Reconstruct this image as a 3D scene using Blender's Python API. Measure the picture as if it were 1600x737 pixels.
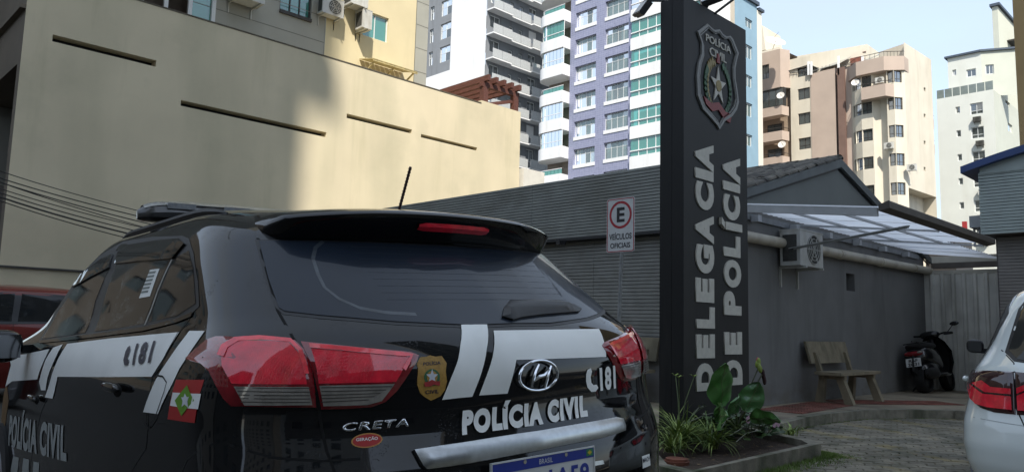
import bpy, bmesh, math, random
from mathutils import Vector, Matrix, noise
from mathutils.bvhtree import BVHTree
from mathutils.geometry import delaunay_2d_cdt
random.seed(7)
SC = bpy.context.scene
COL = SC.collection
for o in list(bpy.data.objects): bpy.data.objects.remove(o)

# ------------------------------------------------------------------ camera
CAMH = 1.176
R0 = Vector((0.70145018, 0.71221404, 0.02681058))      # right
R1 = Vector((-0.06575346, 0.102125, -0.99259607))      # down
R2 = Vector((-0.70967889, 0.69449381, 0.11846614))     # forward
cd = bpy.data.cameras.new('camera'); cam = bpy.data.objects.new('camera', cd); COL.objects.link(cam)
cd.sensor_width = 36; cd.lens = 27.0; cd.clip_start = .05; cd.clip_end = 3000
m = Matrix((R0, -R1, -R2)).transposed().to_4x4(); m.translation = Vector((0, 0, CAMH)); cam.matrix_world = m
SC.camera = cam
C0 = Vector((0, 0, CAMH))

# ------------------------------------------------------------------ world + sun
SUNDIR = Vector((-1, .8, -1.4)).normalized()
el = math.asin(-SUNDIR.z); az = math.atan2(-SUNDIR.x, -SUNDIR.y)
w = bpy.data.worlds.new('World'); SC.world = w; w.use_nodes = True
nt = w.node_tree; bg = nt.nodes['Background']
sk = nt.nodes.new('ShaderNodeTexSky'); sk.sky_type = 'NISHITA'; sk.sun_disc = False
sk.sun_elevation = el; sk.sun_rotation = az; sk.air_density = 1.0; sk.dust_density = .7; sk.ozone_density = 1.0
tc = nt.nodes.new('ShaderNodeTexCoord'); mp = nt.nodes.new('ShaderNodeMapping'); mp.inputs['Scale'].default_value = (1, 1, 2.6)
cn = nt.nodes.new('ShaderNodeTexNoise'); cn.inputs['Scale'].default_value = 2.3; cn.inputs['Detail'].default_value = 7; cn.inputs['Roughness'].default_value = .55
cr = nt.nodes.new('ShaderNodeValToRGB'); cr.color_ramp.elements[0].position = .36; cr.color_ramp.elements[1].position = .80
cr.color_ramp.elements[0].color = (.74, .74, .74, 1); cr.color_ramp.elements[1].color = (.97, .97, .97, 1)
mx = nt.nodes.new('ShaderNodeMix'); mx.data_type = 'RGBA'; mx.inputs['B'].default_value = (1.42, 1.62, 1.86, 1)
nt.links.new(tc.outputs['Generated'], mp.inputs['Vector']); nt.links.new(mp.outputs[0], cn.inputs['Vector'])
nt.links.new(cn.outputs['Fac'], cr.inputs[0]); nt.links.new(cr.outputs[0], mx.inputs['Factor'])
nt.links.new(sk.outputs[0], mx.inputs['A']); nt.links.new(mx.outputs['Result'], bg.inputs['Color'])
bg.inputs['Strength'].default_value = .15
sl = bpy.data.lights.new('sun', 'SUN'); sl.energy = 2.05; sl.angle = math.radians(.45); sl.color = (1, .93, .82)
so = bpy.data.objects.new('sun', sl); COL.objects.link(so); so.rotation_euler = SUNDIR.to_track_quat('-Z', 'Y').to_euler()
SC.view_settings.view_transform = 'Standard'; SC.view_settings.look = 'None'; SC.view_settings.gamma = 1
SC.view_settings.exposure = 1.75
SC.render.engine = 'CYCLES'; SC.render.resolution_x = 1024; SC.render.resolution_y = 471

# ------------------------------------------------------------------ rays from the photograph to world planes
def ray(px, py): return R0*((px-800)/1200)+R1*((py-368.5)/1200)+R2
def hx(px, py, X): d = ray(px, py); return C0+d*(X/d.x)
def hy(px, py, Y): d = ray(px, py); return C0+d*(Y/d.y)
def hz(px, py, Z): d = ray(px, py); return C0+d*((Z-CAMH)/d.z)

# ------------------------------------------------------------------ materials
MAT = {}
def S(*c):
    return tuple(((x/255)/12.92 if x/255 <= .04045 else ((x/255+.055)/1.055)**2.4) for x in c)
def mat(name, col, rough=.6, var=.12, sc=6., bump=0., bsc=60., metal=0., coat=0., spec=.5, stretch=(1,1,1), stain=None, stscale=1., stpos=.5, emit=None, alpha=None, rnd=0., trans=0.):
    if name in MAT: return MAT[name]
    M_ = bpy.data.materials.new(name); M_.use_nodes = True; n = M_.node_tree; L = n.links.new
    b = n.nodes['Principled BSDF']; t = n.nodes.new('ShaderNodeTexCoord'); geo = n.nodes.new('ShaderNodeNewGeometry')
    mpg = n.nodes.new('ShaderNodeMapping'); mpg.inputs['Scale'].default_value = stretch; L(geo.outputs['Position'], mpg.inputs[0])
    ns = n.nodes.new('ShaderNodeTexNoise'); ns.inputs['Scale'].default_value = sc; ns.inputs['Detail'].default_value = 6; L(mpg.outputs[0], ns.inputs['Vector'])
    mr = n.nodes.new('ShaderNodeMapRange'); mr.inputs['From Min'].default_value = .3; mr.inputs['From Max'].default_value = .7
    mr.inputs['To Min'].default_value = 1-var; mr.inputs['To Max'].default_value = 1+var; L(ns.outputs['Fac'], mr.inputs[0])
    val = mr.outputs[0]
    if rnd:
        oi = n.nodes.new('ShaderNodeObjectInfo'); m2 = n.nodes.new('ShaderNodeMapRange'); m2.inputs['To Min'].default_value = 1-rnd; m2.inputs['To Max'].default_value = 1+rnd
        L(oi.outputs['Random'], m2.inputs[0]); mm = n.nodes.new('ShaderNodeMath'); mm.operation = 'MULTIPLY'; L(val, mm.inputs[0]); L(m2.outputs[0], mm.inputs[1]); val = mm.outputs[0]
    vm = n.nodes.new('ShaderNodeVectorMath'); vm.operation = 'SCALE'; L(val, vm.inputs['Scale'])
    if stain:
        sn = n.nodes.new('ShaderNodeTexNoise'); sn.inputs['Scale'].default_value = stscale; sn.inputs['Detail'].default_value = 5
        mp2 = n.nodes.new('ShaderNodeMapping'); mp2.inputs['Scale'].default_value = (1, 1, .22); L(geo.outputs['Position'], mp2.inputs[0]); L(mp2.outputs[0], sn.inputs['Vector'])
        rp = n.nodes.new('ShaderNodeMapRange'); rp.inputs['From Min'].default_value = stpos; rp.inputs['From Max'].default_value = stpos+.25; L(sn.outputs['Fac'], rp.inputs[0])
        mi = n.nodes.new('ShaderNodeMix'); mi.data_type = 'RGBA'; mi.inputs['A'].default_value = (*col, 1); mi.inputs['B'].default_value = (*stain, 1); L(rp.outputs[0], mi.inputs['Factor'])
        L(mi.outputs['Result'], vm.inputs[0])
    else: vm.inputs[0].default_value = col
    L(vm.outputs[0], b.inputs['Base Color'])
    b.inputs['Roughness'].default_value = rough; b.inputs['Metallic'].default_value = metal
    b.inputs['Coat Weight'].default_value = coat; b.inputs['Coat Roughness'].default_value = .04; b.inputs['Specular IOR Level'].default_value = spec
    if trans: b.inputs['Transmission Weight'].default_value = trans
    if alpha is not None: b.inputs['Alpha'].default_value = alpha
    if emit: b.inputs['Emission Color'].default_value = (*emit[:3], 1); b.inputs['Emission Strength'].default_value = emit[3]
    if bump:
        bn = n.nodes.new('ShaderNodeTexNoise'); bn.inputs['Scale'].default_value = bsc; bn.inputs['Detail'].default_value = 5; L(geo.outputs['Position'], bn.inputs['Vector'])
        bu = n.nodes.new('ShaderNodeBump'); bu.inputs['Strength'].default_value = bump; bu.inputs['Distance'].default_value = .01
        L(bn.outputs['Fac'], bu.inputs['Height']); L(bu.outputs[0], b.inputs['Normal'])
    MAT[name] = M_; return M_

def weather(M_, col, scale, lo, hi, amount, zlo=None, zhi=None):
    """dirt that lies on the surface: streaks or blotches, optionally only near a height band (rain splash at a wall foot)"""
    n = M_.node_tree; L = n.links.new; b = n.nodes['Principled BSDF']; src = b.inputs['Base Color'].links[0].from_socket
    g = n.nodes.new('ShaderNodeNewGeometry'); mp_ = n.nodes.new('ShaderNodeMapping'); mp_.inputs['Scale'].default_value = scale; L(g.outputs['Position'], mp_.inputs[0])
    ns = n.nodes.new('ShaderNodeTexNoise'); ns.inputs['Scale'].default_value = 1; ns.inputs['Detail'].default_value = 7; ns.inputs['Roughness'].default_value = .62; L(mp_.outputs[0], ns.inputs['Vector'])
    r = n.nodes.new('ShaderNodeMapRange'); r.inputs['From Min'].default_value = lo; r.inputs['From Max'].default_value = hi; r.inputs['To Max'].default_value = amount; L(ns.outputs['Fac'], r.inputs[0]); f = r.outputs[0]
    if zlo is not None:
        s = n.nodes.new('ShaderNodeSeparateXYZ'); L(g.outputs['Position'], s.inputs[0]); r2 = n.nodes.new('ShaderNodeMapRange'); r2.inputs['From Min'].default_value = zlo; r2.inputs['From Max'].default_value = zhi; r2.inputs['To Min'].default_value = 1; r2.inputs['To Max'].default_value = 0
        L(s.outputs['Z'], r2.inputs[0]); m = n.nodes.new('ShaderNodeMath'); m.operation = 'MULTIPLY'; L(f, m.inputs[0]); L(r2.outputs[0], m.inputs[1]); f = m.outputs[0]
    mi = n.nodes.new('ShaderNodeMix'); mi.data_type = 'RGBA'; mi.inputs['B'].default_value = (*col, 1); L(f, mi.inputs['Factor']); L(src, mi.inputs['A']); L(mi.outputs['Result'], b.inputs['Base Color'])

# ------------------------------------------------------------------ mesh builder and object helpers
class MB:
    def __init__(s): s.v = []; s.f = []; s.sm = False
    def add(s, vs, fs):
        k = len(s.v); s.v += [tuple(p) for p in vs]; s.f += [tuple(i+k for i in f) for f in fs]; return s
    def quad(s, a, b, c, d): return s.add([a, b, c, d], [(0, 1, 2, 3)])
    def box(s, x0, x1, y0, y1, z0, z1):
        return s.add([(x0,y0,z0),(x1,y0,z0),(x1,y1,z0),(x0,y1,z0),(x0,y0,z1),(x1,y0,z1),(x1,y1,z1),(x0,y1,z1)],
                     [(0,3,2,1),(4,5,6,7),(0,1,5,4),(1,2,6,5),(2,3,7,6),(3,0,4,7)])
    def bar(s, p, q, wd, ht, up=(0,0,1)):
        p = Vector(p); q = Vector(q); d = (q-p).normalized(); u = Vector(up)
        if abs(d.dot(u)) > .98: u = Vector((1,0,0))
        r = d.cross(u).normalized()*wd/2; t = r.cross(d).normalized()*ht/2
        vs = [p-r-t, p+r-t, p+r+t, p-r+t, q-r-t, q+r-t, q+r+t, q-r+t]
        return s.add(vs, [(0,1,2,3),(7,6,5,4),(0,4,5,1),(1,5,6,2),(2,6,7,3),(3,7,4,0)])
    def tube(s, pts, r, n=8, cap=True):
        pts = [Vector(p) for p in pts]; rs = r if isinstance(r, (list, tuple)) else [r]*len(pts); k = len(s.v)
        up = None
        for i, p in enumerate(pts):
            d = (pts[min(i+1, len(pts)-1)]-pts[max(i-1, 0)]).normalized()
            if up is None: up = Vector((0,0,1)) if abs(d.z) < .9 else Vector((1,0,0))
            a = d.cross(up).normalized(); b = a.cross(d).normalized(); up = b
            for j in range(n):
                t = 2*math.pi*j/n; s.v.append(tuple(p+(a*math.cos(t)+b*math.sin(t))*rs[i]))
        for i in range(len(pts)-1):
            for j in range(n): s.f.append((k+i*n+j, k+i*n+(j+1)%n, k+(i+1)*n+(j+1)%n, k+(i+1)*n+j))
        if cap: s.f.append(tuple(k+j for j in range(n))[::-1]); s.f.append(tuple(k+(len(pts)-1)*n+j for j in range(n)))
        return s
    def prism(s, poly, off):   # poly: list of 3D points, off vector
        n = len(poly); o = Vector(off); k = len(s.v)
        s.v += [tuple(Vector(p)) for p in poly]+[tuple(Vector(p)+o) for p in poly]
        s.f.append(tuple(range(k, k+n))[::-1]); s.f.append(tuple(range(k+n, k+2*n)))
        for i in range(n): j = (i+1) % n; s.f.append((k+i, k+j, k+n+j, k+n+i))
        return s
    def disc(s, c, ax, r, n=16, r2=None, h=0):
        c = Vector(c); ax = Vector(ax).normalized(); u = ax.orthogonal().normalized(); v = ax.cross(u)
        P = [c+(u*math.cos(2*math.pi*i/n)+v*math.sin(2*math.pi*i/n))*r for i in range(n)]
        return s.prism(P, ax*h)
    def me(s, name, smooth=False):
        m = bpy.data.meshes.new(name); m.from_pydata(s.v, [], s.f); m.update()
        b = bmesh.new(); b.from_mesh(m); bmesh.ops.recalc_face_normals(b, faces=b.faces); b.to_mesh(m); b.free()
        if smooth or s.sm:
            m.polygons.foreach_set('use_smooth', [True]*len(m.polygons))
            try: m.set_sharp_from_angle(angle=math.radians(38))
            except Exception: pass
        return m
    def build(s, name, mt, parent=None, smooth=False, **kw): return obj(name, s.me(name, smooth), mt, parent, **kw)
def obj(name, me, mt=None, parent=None, loc=None, rot=None, **kw):
    o = bpy.data.objects.new(name, me); COL.objects.link(o)
    if mt is not None and me is not None and not me.materials: me.materials.append(mt)
    if parent is not None: o.parent = parent
    if loc is not None: o.location = loc
    if rot is not None: o.rotation_euler = rot
    for k, v in kw.items(): o[k] = v
    return o
def thing(name, label, cat, loc=(0,0,0), rz=0, group=None, mtx=None):
    o = bpy.data.objects.new(name, None); COL.objects.link(o); o.location = loc; o.rotation_euler = (0,0,rz); o.empty_display_size = .1
    if mtx is not None: o.matrix_world = mtx
    o['label'] = label; o['category'] = cat
    if group: o['group'] = group
    return o
def copy_tree(o, parent=None):
    c = o.copy(); COL.objects.link(c); c.parent = parent
    for ch in [x for x in KIDS.get(o.name, [])]: pass
    for ch in o.children: copy_tree(ch, c)
    return c
KIDS = {}
TXT = {}
def text_me(s, bold=0., ext=0., spacing=1., bevel=0.):
    k = (s, bold, ext, spacing)
    if k in TXT: return TXT[k]
    c = bpy.data.curves.new('t', 'FONT'); c.body = s; c.size = 1; c.offset = bold; c.extrude = ext; c.space_character = spacing; c.resolution_u = 5
    o = bpy.data.objects.new('t', c); COL.objects.link(o); dg = bpy.context.evaluated_depsgraph_get(); dg.update()
    m = bpy.data.meshes.new_from_object(o.evaluated_get(dg)); bpy.data.objects.remove(o)
    xs = [v.co.x for v in m.vertices]; ys = [v.co.y for v in m.vertices]
    x0, x1, y0, y1 = min(xs), max(xs), min(ys), max(ys)
    for v in m.vertices: v.co.x = (v.co.x-x0)/(x1-x0); v.co.y = (v.co.y-y0)/(y1-y0)
    TXT[k] = m; return m
def text_on(name, s, O, U, V, mt, parent=None, bold=.02, depth=0., spacing=1., **kw):
    """flat text: O lower-left corner, U and V full width and height vectors, depth = thickness along the outward normal"""
    m = text_me(s, bold, .5 if depth else 0, spacing).copy(); O = Vector(O); U = Vector(U); V = Vector(V); N = U.cross(V).normalized()
    for v in m.vertices: a, b, c = v.co; v.co = O+U*a+V*b+N*((c+.5)*depth if depth else 0)
    m.materials.clear(); return obj(name, m, mt, parent, **kw)

# ------------------------------------------------------------------ facades with real openings
class Face:
    """vertical wall plane: origin o, direction d along it, outward normal n"""
    def __init__(s, o, d, n): s.o = Vector((o[0], o[1], 0)); s.d = Vector((d[0], d[1], 0)).normalized(); s.n = Vector((n[0], n[1], 0)).normalized()
    def p(s, a, z, out=0): q = s.o+s.d*a+s.n*out; return (q.x, q.y, z)
    def h(s, px, py):
        d = ray(px, py); t = (s.o-C0).dot(s.n)/d.dot(s.n); q = C0+d*t; return (q-s.o).dot(s.d), q.z
    def a(s, px): return s.h(px, 300)[0]
    def box(s, mb, a0, a1, z0, z1, o0, o1):
        P = s.p; return mb.add([P(a0,z0,o0),P(a1,z0,o0),P(a1,z0,o1),P(a0,z0,o1),P(a0,z1,o0),P(a1,z1,o0),P(a1,z1,o1),P(a0,z1,o1)],
                     [(0,3,2,1),(4,5,6,7),(0,1,5,4),(1,2,6,5),(2,3,7,6),(3,0,4,7)])
def wall_open(mb, F, a0, a1, z0, z1, holes, depth=.25, out=0):
    A = sorted({a0, a1, *[min(max(h[i], a0), a1) for h in holes for i in (0, 1)]}); Z = sorted({z0, z1, *[min(max(h[i], z0), z1) for h in holes for i in (2, 3)]})
    for i in range(len(A)-1):
        for j in range(len(Z)-1):
            ca = (A[i]+A[i+1])/2; cz = (Z[j]+Z[j+1])/2
            if any(h[0] < ca < h[1] and h[2] < cz < h[3] for h in holes): continue
            mb.quad(F.p(A[i],Z[j],out), F.p(A[i+1],Z[j],out), F.p(A[i+1],Z[j+1],out), F.p(A[i],Z[j+1],out))
    for (b0, b1, c0, c1) in holes:
        q = [(b0,c0),(b1,c0),(b1,c1),(b0,c1)]
        for k in range(4):
            s, e = q[k], q[(k+1) % 4]
            mb.quad(F.p(*s,out), F.p(*e,out), F.p(*e,out-depth), F.p(*s,out-depth))
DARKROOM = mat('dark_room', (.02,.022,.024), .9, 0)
def window(F, h, parent, fm, gm, cols=2, rows=(1.,), depth=.12, fw=.05, curtain=None, out=0, closed=1., room=.5, name='window'):
    """frame (part) with glass panes (sub-parts), an unlit room box and optional curtain behind"""
    a0, a1, z0, z1 = h; mb = MB(); o1 = out-depth+.05; o0 = out-depth
    F.box(mb, a0, a1, z0, z0+fw, o0, o1); F.box(mb, a0, a1, z1-fw, z1, o0, o1)
    F.box(mb, a0, a0+fw, z0+fw, z1-fw, o0, o1); F.box(mb, a1-fw, a1, z0+fw, z1-fw, o0, o1)
    W = (a1-a0-2*fw); H = (z1-z0-2*fw); zs = [z0+fw]
    for r in rows: zs.append(zs[-1]+H*r/sum(rows))
    for i in range(1, cols): F.box(mb, a0+fw+W*i/cols-fw*.35, a0+fw+W*i/cols+fw*.35, z0+fw, z1-fw, o0+.003, o1-.003)
    for z in zs[1:-1]: F.box(mb, a0+fw, a1-fw, z-fw*.35, z+fw*.35, o0+.006, o1-.006)
    fr = mb.build(name, fm, parent)
    rb = MB(); rb.quad(F.p(a0,z0,o0-room),F.p(a1,z0,o0-room),F.p(a1,z1,o0-room),F.p(a0,z1,o0-room))
    for s, e in (((a0,z0),(a1,z0)),((a1,z0),(a1,z1)),((a1,z1),(a0,z1)),((a0,z1),(a0,z0))): rb.quad(F.p(*s,o0),F.p(*e,o0),F.p(*e,o0-room),F.p(*s,o0-room))
    rb.build('recess', DARKROOM, fr)
    for i in range(cols):
        for j in range(len(rows)):
            g = MB(); x0 = a0+fw+W*i/cols; x1 = a0+fw+W*(i+1)/cols
            g.quad(F.p(x0,zs[j],o0+.02),F.p(x1,zs[j],o0+.02),F.p(x1,zs[j+1],o0+.02),F.p(x0,zs[j+1],o0+.02))
            g.build('pane', gm, fr)
    if curtain:
        for (c0, c1) in ([(0, closed/2), (1-closed/2, 1)] if closed < 1 else [(0, 1)]):
            cb = MB(); n = max(4, int((c1-c0)*W/.07)); pr = []
            for i in range(n+1):
                a = a0+fw+W*(c0+(c1-c0)*i/n); o = o0-.12+.03*(-1)**i
                pr.append((F.p(a,z0+.03,o), F.p(a,z1-.03,o)))
            for i in range(n): cb.quad(pr[i][0], pr[i+1][0], pr[i+1][1], pr[i][1])
            cb.build('curtain', curtain, fr)
    return fr
def glassmat(name, tint, refl=.35, tr=.5, rough=.03):
    if name in MAT: return MAT[name]
    M_ = bpy.data.materials.new(name); M_.use_nodes = True; n = M_.node_tree; L = n.links.new; n.nodes.clear()
    out = n.nodes.new('ShaderNodeOutputMaterial'); g = n.nodes.new('ShaderNodeBsdfGlossy'); g.inputs['Roughness'].default_value = rough; g.inputs['Color'].default_value = (.95,.97,1,1)
    t = n.nodes.new('ShaderNodeBsdfTransparent'); t.inputs['Color'].default_value = (*tint, 1); d = n.nodes.new('ShaderNodeBsdfDiffuse'); d.inputs['Color'].default_value = (*tint, 1)
    m1 = n.nodes.new('ShaderNodeMixShader'); m1.inputs[0].default_value = 1-tr; L(t.outputs[0], m1.inputs[1]); L(d.outputs[0], m1.inputs[2])
    fr = n.nodes.new('ShaderNodeFresnel'); fr.inputs['IOR'].default_value = 1.5; ma = n.nodes.new('ShaderNodeMath'); ma.operation = 'ADD'; ma.inputs[1].default_value = refl*.3; L(fr.outputs[0], ma.inputs[0])
    m2 = n.nodes.new('ShaderNodeMixShader'); L(ma.outputs[0], m2.inputs[0]); L(m1.outputs[0], m2.inputs[1]); L(g.outputs[0], m2.inputs[2])
    L(m2.outputs[0], out.inputs['Surface']); MAT[name] = M_; return M_
# ------------------------------------------------------------------ vehicles: lofted shells and patches that follow them
def interp(T, z):
    if z <= T[0][0]: return T[0][1:]
    for a, b in zip(T, T[1:]):
        if z <= b[0]:
            t = (z-a[0])/(b[0]-a[0]); return [p+(q-p)*t for p, q in zip(a[1:], b[1:])]
    return T[-1][1:]
def smooth_rows(T, dz):
    rows = []; z = T[0][0]; top = T[-1][0]
    while z < top-1e-6:
        s = [interp(T, min(top, max(T[0][0], z+k*dz*.9))) for k in (-1, -.5, 0, .5, 1)]; wt = (.12, .22, .32, .22, .12)
        rows.append((z, *[sum(w_*q[i] for w_, q in zip(wt, s)) for i in range(len(s[0]))])); z += dz if z < top*.9 else dz*.4
    rows.append(T[-1]); return rows
def shell(T, n=4., L=.25, bow=.25, Lf=.6, bowf=.3, taper=.05, length=4.27, dz=.022, belt=1.0):
    """body skin lofted through plan outlines; row = (z, half width, rear y, front y, corner length)"""
    mb = MB(); rows = smooth_rows(T, dz); K = 18; J = 26; ring = 0
    for (z, w_, r, f, Lc) in rows:
        half = []; yc = r+bow*w_*w_+Lc; lf = Lf if z < belt else .2; bowf_ = bowf if z < belt else .22; yf = f-bowf_*w_*w_-lf*min(1, w_/.8)
        if yc > yf: yc = yf = (yc+yf)/2
        for i in range(K+1):
            th = math.pi/2*i/K; sx = math.sin(th)**(2/n); x = w_*sx; cy = math.cos(th)**(2/n) if i < K else 0
            Lr = yc-r-bow*w_*w_; half.append((x, r+bow*x*x+Lr*(1-cy)))
        for j in range(1, J): half.append((w_, yc+(yf-yc)*j/J))
        for i in range(K, -1, -1):
            th = math.pi/2*i/K; x = w_*math.sin(th)**(2/3.); cy = math.cos(th)**(2/3.) if i < K else 0
            Lr = f-bowf_*w_*w_-yf; half.append((x, f-bowf_*x*x-Lr*(1-cy)))
        half = [(x*(1-taper*abs((y-length*.5)/(length*.5))**2.5), y) for x, y in half]
        full = half+[(-x, y) for x, y in half[-2:0:-1]]; ring = len(full)
        mb.v += [(x, y, z) for x, y in full]
    for i in range(len(rows)-1):
        for j in range(ring): a = i*ring+j; b = i*ring+(j+1) % ring; mb.f.append((a, b, b+ring, a+ring))
    mb.f.append(tuple(range(ring))[::-1]); k = (len(rows)-1)*ring; mb.f.append(tuple(range(k, k+ring)))
    return mb
class Skin:
    """finds points on a body shell, from pixels of the photograph or from side and rear elevations"""
    def __init__(s, mb, mtx):
        s.bvh = BVHTree.FromPolygons([Vector(v) for v in mb.v], mb.f); s.M = mtx; s.I = mtx.inverted()
    def px(s, px, py, view):
        o = s.I @ C0; d = (s.I.to_3x3() @ ray(px, py)).normalized(); h = s.bvh.ray_cast(o, d)[0]
        if h is None:
            h = min((s.bvh.find_nearest(o+d*(1.4+.06*i)) for i in range(70)), key=lambda q: q[3])[0]
        return (h.x, h.z) if view == 'rear' else (h.y, h.z)
    def cast(s, a, b, view):
        if view == 'rear': o, d = Vector((a, -2, b)), Vector((0, 1, 0))
        elif view == 'side': o, d = Vector((-3, a, b)), Vector((1, 0, 0))
        else: o, d = Vector((a, b, 4)), Vector((0, 0, -1))
        h, n, i, t = s.bvh.ray_cast(o, d)
        if h is None: h, n, i, t = s.bvh.find_nearest(o+d*(2 if view == 'rear' else 2.2))
        if n.dot(d) > 0: n = -n
        return h, n
    def at(s, a, b, view, off):
        h, n = s.cast(a, b, view)
        if off > .004:
            acc = Vector()
            for da, db in ((0,0), (.02,0), (-.02,0), (0,.02), (0,-.02), (.045,0), (-.045,0), (0,.045), (0,-.045), (.03,.03), (-.03,-.03), (.03,-.03), (-.03,.03)): acc += s.cast(a+da, b+db, view)[1]
            n = acc.normalized()
        return h+n*off
def dist_edge(p, poly):
    best = 9
    for a, b in zip(poly, poly[1:]+poly[:1]):
        ax, ay = a; bx, by = b; dx, dy = bx-ax, by-ay; l = dx*dx+dy*dy or 1e-9
        t = max(0, min(1, ((p[0]-ax)*dx+(p[1]-ay)*dy)/l)); best = min(best, math.hypot(p[0]-ax-t*dx, p[1]-ay-t*dy))
    return best
def patch(sk, name, poly, view, mt, parent, off=.0015, bulge=0., bw=.02, step=.03, skirt=False, px=True, mirror=False, both=False, **kw):
    P = [sk.px(*p, view) for p in poly] if px else [tuple(p) for p in poly]
    if both: P = P+[(-x, z) for x, z in P[::-1] if abs(x) > .004]   # symmetric about the centre line
    if mirror: P = [(-x, z) for x, z in P] if view == 'rear' else P
    B = []
    for a, b in zip(P, P[1:]+P[:1]):
        k = max(1, int(math.hypot(b[0]-a[0], b[1]-a[1])/step))
        B += [(a[0]+(b[0]-a[0])*i/k, a[1]+(b[1]-a[1])*i/k) for i in range(k)]
    x0 = min(p[0] for p in B); x1 = max(p[0] for p in B); z0 = min(p[1] for p in B); z1 = max(p[1] for p in B)
    G = []; i = x0+step/2
    while i < x1:
        j = z0+step/2
        while j < z1:
            if dist_edge((i, j), P) > step*.4: G.append((i, j))
            j += step
        i += step
    nb = len(B); r = delaunay_2d_cdt([Vector(p) for p in B+G], [(i, (i+1) % nb) for i in range(nb)], [], 1, 1e-5)
    V, F = r[0], r[2]; mb = MB(); mb.sm = True
    for p in V:
        o = off
        if bulge: o += bulge*math.sqrt(min(1, dist_edge(p, P)/bw)) if bulge > 0 else 0
        mb.v.append(tuple(sk.at(p[0], p[1], view, o)))
    mb.f = [tuple(f) for f in F]
    if mirror and view == 'side': mb.v = [(-x, y, z) for x, y, z in mb.v]
    if skirt:
        E_ = {}
        for f in mb.f:
            for a, b in zip(f, f[1:]+f[:1]): E_[(a, b)] = 1
        bd = [(a, b) for (a, b) in E_ if (b, a) not in E_]; k0 = len(mb.v); mp_ = {}
        for a, b in bd:
            for q in (a, b):
                if q not in mp_:
                    p = V[q]; v = sk.at(p[0], p[1], view, -.004); v = Vector((-v.x, v.y, v.z)) if (mirror and view == 'side') else v
                    mp_[q] = len(mb.v); mb.v.append(tuple(v))
            mb.f.append((b, a, mp_[a], mp_[b]))
    me = bpy.data.meshes.new(name); me.from_pydata(mb.v, [], mb.f); me.update()
    b = bmesh.new(); b.from_mesh(me)
    bmesh.ops.recalc_face_normals(b, faces=b.faces)
    b.normal_update(); c = Vector((0, 2.1, .8)); s_ = sum((f.calc_center_median()-c).dot(f.normal)*f.calc_area() for f in b.faces)
    if s_ < 0: bmesh.ops.reverse_faces(b, faces=b.faces)
    b.to_mesh(me); b.free(); me.polygons.foreach_set('use_smooth', [True]*len(me.polygons))
    if skirt: me.set_sharp_from_angle(angle=math.radians(40))
    return obj(name, me, mt, parent, **kw)
def seam(sk, name, line, view, mt, parent, wd=.005, off=.0009, px=True, mirror=False, step=.04):
    P = [Vector(sk.px(*p, view)) for p in line] if px else [Vector(p) for p in line]
    Q = []
    for a, b in zip(P, P[1:]):
        k = max(1, int((b-a).length/step)); Q += [a+(b-a)*i/k for i in range(k)]
    Q.append(P[-1]); mb = MB()
    for i, p in enumerate(Q):
        d = (Q[min(i+1, len(Q)-1)]-Q[max(i-1, 0)]).normalized(); n = Vector((-d.y, d.x))*wd/2
        for q in (p-n, p+n):
            v = sk.at(q.x, q.y, view, off)
            mb.v.append((-v.x if mirror else v.x, v.y, v.z))
    mb.f = [(2*i, 2*i+1, 2*i+3, 2*i+2) for i in range(len(Q)-1)]
    return mb.build(name, mt, parent)
def decal_text(sk, name, s, quad, view, mt, parent, off=.0026, bold=.03, spacing=1., depth=0., px=True, **kw):
    c = [sk.px(*q, view) for q in quad] if px else quad; m = text_me(s, bold, 0, spacing).copy(); b = bmesh.new(); b.from_mesh(m)
    bmesh.ops.triangulate(b, faces=b.faces)
    for _ in range(2):
        es = [e for e in b.edges if e.calc_length() > .09]
        if es: bmesh.ops.subdivide_edges(b, edges=es, cuts=1); bmesh.ops.triangulate(b, faces=b.faces)
    TL, TR, BR, BL = c
    for v in b.verts:
        u, t, _ = v.co
        a = [(BL[i]*(1-u)+BR[i]*u)*(1-t)+(TL[i]*(1-u)+TR[i]*u)*t for i in (0, 1)]
        v.co = sk.at(a[0], a[1], view, off)
    b.to_mesh(m); b.free(); m.materials.clear(); o = obj(name, m, mt, parent, **kw)
    if depth: o.modifiers.new('thick', 'SOLIDIFY').thickness = depth
    return o
def blob(mb, c, r, n=12, k=8, pw=2.):
    """superellipsoid, added to mb"""
    f = lambda t, e: math.copysign(abs(t)**e, t)
    e = 2/pw; k0 = len(mb.v)
    for i in range(k+1):
        ph = -math.pi/2+math.pi*i/k
        for j in range(n):
            t = 2*math.pi*j/n; mb.v.append((c[0]+r[0]*f(math.cos(ph), e)*f(math.cos(t), e), c[1]+r[1]*f(math.cos(ph), e)*f(math.sin(t), e), c[2]+r[2]*f(math.sin(ph), e)))
    for i in range(k):
        for j in range(n): a = k0+i*n+j; b = k0+i*n+(j+1) % n; mb.f.append((a, b, b+n, a+n))
    return mb
def wheel(parent, x, y, r, side):
    t = MB(); t.disc((x-.11*side, y, r), (side, 0, 0), r, 32, h=.22); w0 = t.build('wheel', mat('tyre', (.018,.018,.019), .85, .1, 30), parent, True)
    q = MB(); q.disc((x+.085*side, y, r), (side, 0, 0), r*.62, 24, h=.03)
    for i in range(5):
        a = 2*math.pi*i/5; q.bar((x+.12*side, y, r), (x+.12*side, y+math.cos(a)*r*.6, r+math.sin(a)*r*.6), .05, .015)
    q.build('rim', mat('rim_metal', (.4,.4,.42), .3, .05, metal=.9), w0)

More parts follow.
